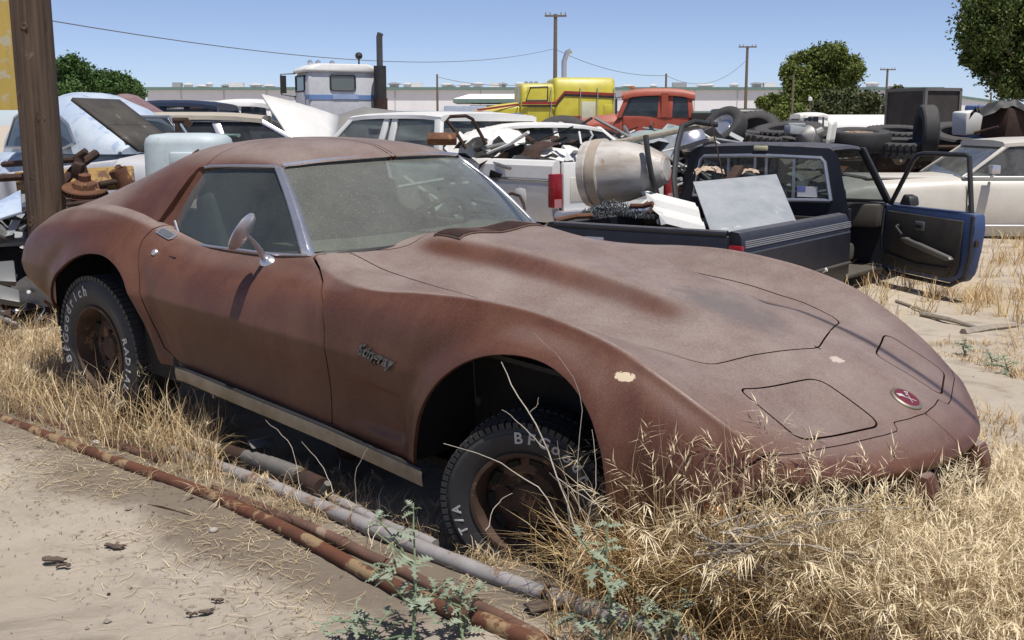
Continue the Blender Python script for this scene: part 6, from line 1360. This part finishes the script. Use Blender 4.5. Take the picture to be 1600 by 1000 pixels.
stone(334, 834, .017, STN, 'small round pale stone below the flaking pipe', 1); stone(150, 705, .02, PAP, 'crumpled white paper beside the flaking pipe', 2, 'paper', 'crumpled_paper', (1.3, .8, .6)); stone(455, 900 - 120, .010, STN, 'tiny pebble between the pipes', 3); stone(170, 930, .007, RUSTD, 'dark pebble on the bare sand', 4); stone(515, 768, .012, PAP, 'white scrap near the drive shaft', 5, 'paper', 'crumpled_paper')
for k, (x, y, s, lb) in enumerate(((180, 858, .055, 'broken piece of bark on the sand, left of middle'), (85, 880, .06, 'flat grey bark piece near the left edge'), (100, 888, .035, 'second small bark piece near the left edge'), (322, 966, .035, 'dark bark chip at the bottom of the sand'), (300, 968, .025, 'little bark chip beside the dark one'), (340, 945, .028, 'reddish bark chip above the dark one'), (860, 960, .12, 'long bark slab between the pipes at the bottom'))):
    c = gd(x, y, 0); c.z = gz(c.x, c.y) + .006; s *= .62; r = random.Random(k + 20); rows = [[(s * (a / 5 - .5) * 2, s * .45 * (b / 3 - .5) * 2 * (1 - .5 * abs(a / 5 - .5)) * r.uniform(.6, 1.15) + r.uniform(-.004, .004), .012 * math.cos((b / 3 - .5) * 2) + r.uniform(-.004, .004)) for b in range(4)] for a in range(6)]
    o = MB().grid(rows).build('bark_piece', BRK, None, False, solid=.006); o.location = c; o.rotation_euler = (0, 0, r.uniform(-.3, .5)); tag(o, lb, 'bark')
for k, (x0_, y0_, x1_, y1_, r, lb) in enumerate(((205, 786, 300, 806, .004, 'thin dark twig lying left of the flaking pipe'), (55, 738, 130, 732, .004, 'pale twig on the sand near the left edge'), (180, 795, 255, 790, .003, 'short pale twig touching the dark twig'), (1440, 490, 1530, 512, .02, 'grey branch lying on the ground right of the open door'), (1505, 520, 1590, 508, .03, 'weathered timber offcut on the ground at the right'), (1400, 470, 1480, 500, .012, 'thin branch beside the grey branch'))):
    a, b = gd(x0_, y0_, .01), gd(x1_, y1_, .01); bar('twig' if r < .01 else 'branch', lb, 'twig' if r < .01 else 'branch', [a, a.lerp(b, .5) + Vector((0, .01, .006)), b], [r, r * .9, r * .5], BOARD if k != 0 else RUSTD, 6)

# ---------------------------------------------------------------- dry grass
def straw(name, dark, mid, light):
    m, nt, b = _new(name); a = nt.nodes.new('ShaderNodeAttribute'); a.attribute_name = 'shade'
    cr_ = nt.nodes.new('ShaderNodeValToRGB'); cr_.color_ramp.elements[0].color = (*dark, 1); cr_.color_ramp.elements[1].color = (*light, 1); e = cr_.color_ramp.elements.new(.45); e.color = (*mid, 1)
    nt.links.new(a.outputs['Fac'], cr_.inputs[0]); nt.links.new(cr_.outputs[0], b.inputs['Base Color']); b.inputs['Roughness'].default_value = .55; b.inputs['Specular IOR Level'].default_value = .35
    tr = nt.nodes.new('ShaderNodeBsdfTranslucent'); nt.links.new(cr_.outputs[0], tr.inputs[0]); mx = nt.nodes.new('ShaderNodeMixShader'); mx.inputs[0].default_value = .22
    nt.links.new(b.outputs[0], mx.inputs[1]); nt.links.new(tr.outputs[0], mx.inputs[2]); nt.links.new(mx.outputs[0], nt.nodes['Material Output'].inputs[0]); return m
STRAW = straw('dry_straw', (.24, .15, .07), (.50, .36, .19), (.74, .63, .43)); STRAWG = straw('golden_straw', (.20, .115, .045), (.52, .355, .165), (.76, .60, .34)); STRAWP = straw('bleached_straw', (.28, .20, .115), (.58, .46, .28), (.82, .71, .49))
rg = np.random.default_rng(42)
def blades(name, B, h, w, lean, mt, label, cat='dry grass', curl=.6, heads=None, az=None, flat=False):
    """one mesh of tapered bent blades at base points B (n x 3); heads marks the stems that carry bristly seed heads"""
    n = len(B); a = rg.uniform(0, 2 * math.pi, n) if az is None else az; d = np.stack([np.cos(a), np.sin(a), 0 * a], 1); s = np.stack([-np.sin(a), np.cos(a), 0 * a], 1)
    tw = rg.uniform(-.8, .8, n)[:, None]; s = s * np.cos(tw) + d * np.sin(tw); up = np.array([0, 0, 1.0])
    h = h[:, None]; lean = lean[:, None]; w = w[:, None]; kn = rg.uniform(-.18, .18, (n, 1))
    tl = rg.uniform(-.02, .14, (n, 1))
    def P(t):
        if flat: return B + d * h * t + up * (h * t * tl + .0015) + s * h * kn * 1.5 * math.sin(t * 3)
        return B + up * h * (t - lean * curl * t ** 2.2) + d * h * (lean * t ** 1.7) + s * h * kn * math.sin(t * 3)
    ts = (0, .38, .72, 1); Vv = []
    for t in ts[:-1]: p = P(t); ww = w * (1 - .55 * t); Vv += [p - s * ww, p + s * ww]
    Vv.append(P(1.0)); V = np.stack(Vv, 1).reshape(-1, 3); o = np.arange(n) * 7
    F = np.concatenate([np.stack([o, o+1, o+3], 1), np.stack([o, o+3, o+2], 1), np.stack([o+2, o+3, o+5], 1), np.stack([o+2, o+5, o+4], 1), np.stack([o+4, o+5, o+6], 1)])
    sh = np.tile(np.clip(rg.normal(.5, .24, n), 0, 1), 5); Vs, Fs, S = [V], [F], [sh]; off = len(V)
    if heads is not None and heads.any():
        T1 = P(1.0)[heads]; T0 = P(.86)[heads]; dirs = T1 - T0; dirs /= np.linalg.norm(dirs, axis=1)[:, None] + 1e-9; k = 11
        for q in range(k):
            m = len(T1); c = T0 + (T1 - T0) * (q / k + rg.uniform(-.05, .05, (m, 1))); r = rg.normal(size=(m, 3)); r -= dirs * (r * dirs).sum(1)[:, None]; r /= np.linalg.norm(r, axis=1)[:, None] + 1e-9
            g_ = dirs * .75 + r * rg.uniform(.35, .9, (m, 1)) + np.array([0, 0, -.35]) * rg.uniform(0, 1, (m, 1)); L = rg.uniform(.020, .042, (m, 1)); e = c + g_ * L; sd = np.cross(g_, up); sd /= np.linalg.norm(sd, axis=1)[:, None] + 1e-9
            tip = e + g_ * L * .8 + np.array([0, 0, -.008]); bw = .0015; mid = c + (e - c) * .5
            V2 = np.stack([c, mid - sd * bw, mid + sd * bw, tip], 1).reshape(-1, 3); oo = np.arange(m) * 4 + off
            Fs.append(np.concatenate([np.stack([oo, oo+1, oo+2], 1), np.stack([oo+1, oo+3, oo+2], 1)])); Vs.append(V2); S.append(np.tile(rg.uniform(.65, 1, m), 2)); off += 4 * m
    V = np.concatenate(Vs); F = np.concatenate(Fs); S = np.concatenate(S); nf = len(F); me = bpy.data.meshes.new(name)
    me.vertices.add(len(V)); me.vertices.foreach_set('co', V.ravel()); me.loops.add(nf * 3); me.loops.foreach_set('vertex_index', F.ravel()); me.polygons.add(nf)
    me.polygons.foreach_set('loop_start', np.arange(0, nf * 3, 3)); me.polygons.foreach_set('loop_total', np.full(nf, 3)); me.update()
    me.attributes.new('shade', 'FLOAT', 'FACE').data.foreach_set('value', S); ob = bpy.data.objects.new(name, me); col.objects.link(ob); me.materials.append(mt); ob['kind'] = 'stuff'; ob['label'] = label; ob['category'] = cat; return ob
def gzv(x, y): return np.array([gz(a, b) for a, b in zip(x, y)])
def scatter(n, x0, x1, y0, y1, keep, tuft=0):
    """tufted random points in a rectangle that pass keep(x, y)"""
    if tuft:
        k = max(1, n // tuft); cx, cy = rg.uniform(x0, x1, k), rg.uniform(y0, y1, k); i = rg.integers(0, k, n); x = cx[i] + rg.normal(0, .035, n); y = cy[i] + rg.normal(0, .035, n)
    else: x, y = rg.uniform(x0, x1, n), rg.uniform(y0, y1, n)
    m = keep(x, y) & (x > x0 - .1) & (x < x1 + .1); x, y = x[m], y[m]; return np.stack([x, y, gzv(x, y)], 1)
def nz(x, y, f, o=0): return np.array([mn.noise(Vector((a * f, b * f, o))) for a, b in zip(x, y)])
def nearpipe(x, y, w):
    a, b = gd(-60, 650), gd(860, 1012); L = math.hypot(b.x - a.x, b.y - a.y); dist = ((b.x - a.x) * (y - a.y) - (b.y - a.y) * (x - a.x)) / L
    return rg.random(len(x)) < np.where(dist > 0, 1, np.exp(-(dist / w) ** 2))
def fl(*p):   # signed side of a line through two photo ground points: positive to its right (away from the sand)
    a, b = gd(*p[0]), gd(*p[1]); return lambda x, y: (b.x - a.x) * (y - a.y) - (b.y - a.y) * (x - a.x)
# A: thick stand round the nose and in the right foreground
left = fl((860, 1010), (850, 800))
left2 = fl((700, 852), (1110, 1002))
kA = lambda x, y: ~in_car(x, y, -.03) & (left(x, y) < 0) & ((left2(x, y) > .0) | (rg.random(len(x)) < .06)) & ~((x < .20) & (y > 3.22))
B = scatter(80000, .0, 2.6, 2.5, 3.9, kA, 9); n = len(B)
near = in_car(B[:, 0], B[:, 1], .38) * np.interp(B[:, 0], [.1, .3, .9, 1.35, 1.8], [.6, 1, 1, .55, .2])
h = rg.uniform(.10, .25, n) + near * rg.uniform(.06, .30, n); blades('dry_grass', B, h, rg.uniform(.0011, .0024, n), rg.uniform(.15, 1.0, n), STRAWG, 'thick golden dry grass in the right foreground')
kA2 = lambda x, y: ~in_car(x, y, .02) & (left(x, y) < .02) & (left2(x, y) > .01) & in_car(x, y, .55) & ~((x < .24) & (y > 3.2))
B = scatter(30000, .1, 2.3, 2.5, 3.9, kA2, 5); n = len(B)
lx = CI[0, 0] * B[:, 0] + CI[0, 1] * B[:, 1] + CI[0, 3]; ly = CI[1, 0] * B[:, 0] + CI[1, 1] * B[:, 1] + CI[1, 3]
hmax = np.interp(lx, [1.3, 1.6, 1.95, 2.2, 2.5, 2.9], [.46, .66, .64, .50, .42, .30]) * np.where(ly > .05, .55, 1)
h = hmax * rg.uniform(.45, 1.15, n); blades('dry_grass', B, h, rg.uniform(.0011, .0022, n), rg.uniform(.05, .75, n), STRAWP, 'tall bleached bristly grass standing against the nose of the brown car', heads=rg.random(n) < .30)
# B: thinner cover to the right of and behind the nose
far_keep = lambda x, y: ~in_car(x, y, .05) & (nz(x, y, .55, 2) > -.12) & ~((x > 1.3) & (y > 7.3) & (y < 12) & (x < 3.4) & (y < 7.5 + (x - 1.3) * 1.45))
B = scatter(30000, 1.2, 4.6, 3.3, 9.5, far_keep, 12); n = len(B); k = np.clip(nz(B[:, 0], B[:, 1], .8, 6) + .45, .15, 1)
blades('dry_grass', B, rg.uniform(.05, .22, n) * k, rg.uniform(.0012, .0026, n), rg.uniform(.2, 1.1, n), STRAWG, 'short golden grass on the ground right of the brown car')
# C: stand round the rear wheel
back = fl((-60, 650), (360, 772)); rside = fl((345, 800), (330, 560))
kC = lambda x, y: ~in_car(x, y, -.10) & (back(x, y) > 0.02) & (rside(x, y) > 0)
B = scatter(34000, -4.6, -.7, 3.6, 7.2, kC, 8); n = len(B)
wy = np.exp(-((B[:, 0] + 1.9) / .8) ** 2 - ((B[:, 1] - 4.75) / .6) ** 2)
blades('dry_grass', B, rg.uniform(.08, .25, n) + wy * rg.uniform(0, .26, n), rg.uniform(.0012, .0024, n), rg.uniform(.1, .9, n), STRAW, 'pale dry grass round the rear wheel of the brown car', heads=(rg.random(n) < .05))
# D: tufts between the pipes and along the sill
kD = lambda x, y: ~in_car(x, y, -.14) & (nz(x, y, 2.3, 4) > -.12) & (back(x, y) > -.25)
B = scatter(17000, -1.9, .6, 2.7, 4.9, kD, 10); n = len(B)
blades('dry_grass', B, rg.uniform(.03, .13, n), rg.uniform(.0009, .0018, n), rg.uniform(.3, 1.3, n), STRAW, 'small dry tufts between the pipes', heads=(rg.random(n) < .03))
kM = lambda x, y: ~in_car(x, y, -.03) & (left(x, y) < 0) & (left2(x, y) > .0)
B = scatter(16000, .1, 2.8, 2.5, 4.4, kM, 6); n = len(B); B[:, 2] += rg.uniform(0, .13, n)
blades('matted_grass', B, rg.uniform(.06, .22, n), rg.uniform(.001, .002, n), rg.uniform(1.0, 1.6, n), STRAWG, 'matted dead grass lying between the standing stalks', flat=True)
kS = lambda x, y: ~in_car(x, y, -.22) & (nz(x, y, 1.8, 40) + .5 * nz(x, y, 5, 41) > -.05) & (back(x, y) > .15)
B = scatter(15000, -1.9, .4, 2.9, 4.9, kS, 8); n = len(B)
blades('plant_litter', B, rg.uniform(.02, .12, n) * rg.uniform(.3, 1, n), rg.uniform(.0008, .0022, n), rg.uniform(.4, 1.5, n), straw('twiggy_debris', (.06, .045, .035), (.13, .10, .075), (.30, .24, .17)), 'dark twiggy debris under the sill and between the pipes', 'litter')
# E: yard grass between the cars behind
kE = lambda x, y: ~in_car(x, y, .3) & (nz(x, y, .5, 9) > -.25)
B = scatter(26000, -7, 12, 6.6, 15.5, kE, 14); n = len(B)
blades('dry_grass', B, rg.uniform(.08, .34, n), rg.uniform(.002, .004, n), rg.uniform(.2, .9, n), STRAWG, 'dry yellow grass between the wrecks behind')
# F: straw litter lying flat
kF = lambda x, y: nearpipe(x, y, .45) & (nz(x, y, 1.4, 12) > -.12) & ~in_car(x, y, -.2)
B = scatter(24000, -3.2, 2.2, 2.6, 6.2, kF, 0); n = len(B); B[:, 2] += .004
blades('straw_litter', B, rg.uniform(.03, .10, n), rg.uniform(.0008, .0016, n), np.full(n, 1.0) * rg.uniform(1.0, 1.3, n), STRAWP, 'loose straw lying on the soil', 'straw', flat=True)
kF2 = lambda x, y: nearpipe(x, y, .50) & (nz(x, y, 1.1, 30) + .4 * nz(x, y, 4, 31) > .02) & ~in_car(x, y, -.2)
B = scatter(17000, -3.2, 1.2, 2.6, 5.5, kF2, 0); n = len(B); B[:, 2] += .003
blades('plant_litter', B, rg.uniform(.004, .035, n) * rg.uniform(.3, 1, n), rg.uniform(.0008, .0026, n), rg.uniform(1.0, 1.3, n), straw('brown_litter', (.07, .05, .035), (.14, .105, .075), (.26, .20, .145)), 'dark plant litter strewn over the soil', 'litter', flat=True)
# small stones in the soil
m_ = MB(); r4 = random.Random(9)
for i in range(900):
    x, y = r4.uniform(-3, 2.6), r4.uniform(2.6, 7.5); s = r4.uniform(.002, .007) * (1 + (r4.random() < .05) * 1.5); z = gz(x, y); a = r4.uniform(0, 3)
    T = Matrix.Translation((x, y, z + s * .3)) @ Matrix.Rotation(a, 4, 'Z'); m_.add([T @ Vector(p) * 1 for p in ((s, 0, 0), (0, s * .8, 0), (-s * .9, 0, 0), (0, -s, 0), (s * .1, .1 * s, s * .7), (0, 0, -s * .5))], [(0, 1, 4), (1, 2, 4), (2, 3, 4), (3, 0, 4)])
gv_ = m_.build('gravel', mat('gravel_stone', (.30, .26, .22), (.18, .15, .125), 60, .9), None); gv_['kind'] = 'stuff'; gv_['label'] = 'fine gravel bits in the sandy soil'; gv_['category'] = 'gravel'

# ---------------------------------------------------------------- dry stalks and a dead weed
STK = mat('grey_dead_stalk', (.36, .32, .27), (.22, .19, .155), 20, .85); STKP = mat('pale_dead_stalk', (.55, .50, .42), (.40, .35, .28), 20, .8)
def stalk(label, pts, r, m=STKP, side=()):
    sp_ = lambda P_: [Vector(q) + Vector((rnd.uniform(-.003, .003), 0, rnd.uniform(-.003, .003))) for q in crspline(np.arange(len(P_)), np.array(P_), np.linspace(0, len(P_) - 1, 11))]
    r *= .5; pts = sp_(pts); side = [sp_(q) for q in side]
    o = thing('dry_stalk', label, 'dry stalk', pts[0]); b = pts[0]
    MB().tube([q - b for q in pts], list(np.linspace(r, r * .45, len(pts))), 7).build('stem', m, o, True)
    for p_ in side: MB().tube([q - b for q in p_], list(np.linspace(r * .55, r * .25, len(p_))), 5).build('side_twig', m, o, True)
stalk('tall pale stalk crossing the front wheel up into the arch', [at(905, 840, 3.12), at(880, 770, 3.15), at(838, 665, 3.2), at(805, 610, 3.25), at(783, 566, 3.3)], .0052, STKP, [[at(852, 700, 3.18), at(815, 665, 3.2), at(785, 640, 3.2)], [at(825, 645, 3.2), at(838, 636, 3.18), at(840, 622, 3.18)], [at(870, 745, 3.16), at(920, 780, 3.05), at(960, 800, 3.0)]])
stalk('long arching pale stalk across the front tyre', [at(880, 830, 3.05), at(850, 770, 3.08), at(800, 735, 3.12), at(755, 712, 3.15), at(692, 694, 3.2)], .0036)
stalk('thin curved wiry stalk in front of the wheel arch', [at(905, 800, 2.95), at(902, 720, 3.0), at(911, 640, 3.05), at(898, 590, 3.08), at(868, 553, 3.1), at(835, 520, 3.1)], .0022, STK)
for k, (a, b, c, lb) in enumerate((((760, 830), (775, 790), (800, 770), 'short grey stalk low on the front wheel'), ((890, 845), (885, 760), (870, 690), 'upright grey stalk right of the hub'), ((905, 860), (930, 760), (925, 670), 'grey stalk at the right of the front tyre'), ((940, 850), (900, 780), (860, 740), 'leaning grey stalk right of the rim'), ((520, 770), (505, 730), (470, 690), 'thin stalk under the sill'), ((560, 800), (555, 740), (575, 700), 'thin stalk rising before the sill'), ((470, 770), (455, 700), (415, 655), 'thin dark stalk left of the sill'))):
    stalk(lb, [at(*a, 3.02 if k < 4 else 3.7), at(*b, 3.05 if k < 4 else 3.75), at(*c, 3.1 if k < 4 else 3.8)], .0026, STK if k % 2 else STKP)
wd = thing('dead_weed', 'dead grey branching weed with yellowish seed clusters flattened in the grass', 'weed', gd(1120, 905)); b0 = wd.location.copy(); r5 = random.Random(12)
YS = mat('yellowish_seed', (.46, .34, .17), (.34, .25, .12), 30, .9)
for i in range(30):
    a = at(1100 + r5.uniform(-20, 40), 860 + r5.uniform(-40, 40), 2.85); e = at(1250 + r5.uniform(-120, 240), 850 + r5.uniform(-75, 130), 2.82 + r5.uniform(-.1, .12)); mid = a.lerp(e, .55) + Vector((0, 0, r5.uniform(.0, .05)))
    MB().tube([a - b0, mid - b0, e - b0], [.0032, .0024, .0012], 5, False).build('branch', STK, wd, True)
    if i % 2 == 0:
        m_ = MB()
        for q in range(34):
            c = e - b0 + Vector((r5.gauss(0, .014), r5.gauss(0, .014), r5.gauss(0, .011))); s = r5.uniform(.0025, .005); m_.add([c + Vector(p) * s for p in ((1, 0, 0), (0, 1, 0), (-1, 0, 0), (0, -1, 0), (0, 0, 1), (0, 0, -1))], [(0, 1, 4), (1, 2, 4), (2, 3, 4), (3, 0, 4), (1, 0, 5), (2, 1, 5), (3, 2, 5), (0, 3, 5)])
        m_.build('seed_cluster', YS, wd, kind='stuff')

# ---------------------------------------------------------------- grey-green thistles
THL = mat('grey_green_leaf', (.25, .29, .20), (.175, .215, .145), 30, .6); THS = mat('pale_green_stem', (.20, .27, .15), (.15, .20, .11), 20, .6)
def thistle_leaf(k):
    r = random.Random(k); pts = [(0, .0)]; n = 5
    for i in range(n): x = (i + .35) / n; w = .30 * math.sin(math.pi * (x * .85 + .12)) * r.uniform(.8, 1.2); pts += [(x, w * .25), (x + .10, w), (x + .14, w * .35)]
    pts.append((1.06, 0)); up = [(x, y, .12 * x * (1 - x) * 4 * .6 - .18 * x * x + .35 * abs(y) * r.uniform(.3, 1)) for x, y in pts]; dn = [(x, -y, z) for x, y, z in up[1:-1]]
    V = up + dn; me = bpy.data.meshes.new('leaf'); m = len(up); F = []
    sp = [(x, 0, z) for x, _, z in up]; V = up + sp + [(x, -y, z) for x, y, z in up]
    for i in range(m - 1): F += [(i, i + 1, m + i + 1, m + i), (m + i, m + i + 1, 2 * m + i + 1, 2 * m + i)]
    me.from_pydata(V, [], F); me.materials.append(THL); me.update(); return me
LV = [thistle_leaf(k) for k in range(4)]
def thistle(label, base, top, spread, nl, ls, seed, branches=3):
    r = random.Random(seed); b = Vector(base); o = thing('thistle_plant', label, 'thistle', b); t = Vector(top) - b; paths = []
    main = [t * s + Vector((.02 * math.sin(3 * s + seed), .01 * math.cos(4 * s), 0)) for s in np.linspace(0, 1, 8)]; MB().tube(main, list(np.linspace(.0045, .002, 8)), 7).build('stem', THS, o, True); paths.append(main)
    for q in range(branches):
        s0 = main[r.randint(1, 4)]; a = r.uniform(0, 6.28); e = s0 + Vector((math.cos(a) * spread, math.sin(a) * spread * .6, r.uniform(.3, .6) * t.z * .7)); br_ = [s0, s0.lerp(e, .5) + Vector((0, 0, .01)), e]; MB().tube(br_, [.003, .0025, .0014], 6).build('stem', THS, o, True); paths.append([s0.lerp(e, s) for s in np.linspace(.15, 1, 6)])
    for i in range(nl):
        pth = paths[i % len(paths)] if i % 3 else paths[0]; u = r.random() ** .7; k = min(int(u * (len(pth) - 1)), len(pth) - 2); p = pth[k].lerp(pth[k + 1], r.random()); L = ls * r.uniform(.45, 1.0) * (1.1 - .45 * u)
        ob = bpy.data.objects.new('leaf', LV[i % 4]); col.objects.link(ob); ob.parent = o; ob.location = p; ob.rotation_euler = (r.uniform(-.5, .5), r.uniform(-.55, .35), i * 2.4 + r.uniform(-.4, .4)); ob.scale = (L, L, L)
def top_at(px, py, Y): return at(px, py, Y)
thistle('tall grey green thistle in front of the pipes, left of the front wheel', gd(630, 1030), at(655, 785, 2.98), .12, 60, .085, 1, 5)
thistle('tall grey green thistle at bottom middle before the dry grass', gd(948, 1045), at(962, 805, 2.80), .13, 54, .10, 2, 5)
thistle('low grey green thistle spreading over the flaking pipe at the bottom', gd(600, 1015), at(560, 940, 2.95), .14, 38, .07, 3, 4); thistle('low grey green thistle between the two tall ones', gd(735, 1010), at(720, 900, 2.98), .12, 38, .07, 4, 4)
thistle('small thistle at the foot of the dry grass, bottom right of middle', gd(1040, 1030), at(1060, 920, 2.83), .10, 30, .085, 5, 3); thistle('tiny thistle sprig below the front tyre', gd(610, 900), at(605, 850, 3.45), .05, 14, .05, 6, 1)
for k, (x, y) in enumerate(((1545, 545), (1575, 560), (1510, 530))): thistle(('low dark green weed right of the nose, in front of the timber', 'low dark green weed at the right edge beside the nose', 'low dark green weed behind the nose of the brown car')[k], gd(x, y + 25), at(x, y, gd(x, y + 25).y), .12, 20, .07, 20 + k, 3)
# overhead cable whose shadow crosses the bonnet
def shadow_src(p, H): return p + SUN * ((H - p.z) / SUN.z)
q0, q1 = CM @ Vector((.75, .45, .86)), CM @ Vector((2.1, .30, .63)); a, b = shadow_src(q0, 6.5), shadow_src(q1, 6.5); d = (b - a)
cb = MB().tube([a - d * 6, a, b, b + d * 5], .022, 6).build('overhead_wire', bpy.data.materials['wire_black'], None, True); tag(cb, 'thick cable strung overhead above the brown car', 'wire', 'overhead wires')
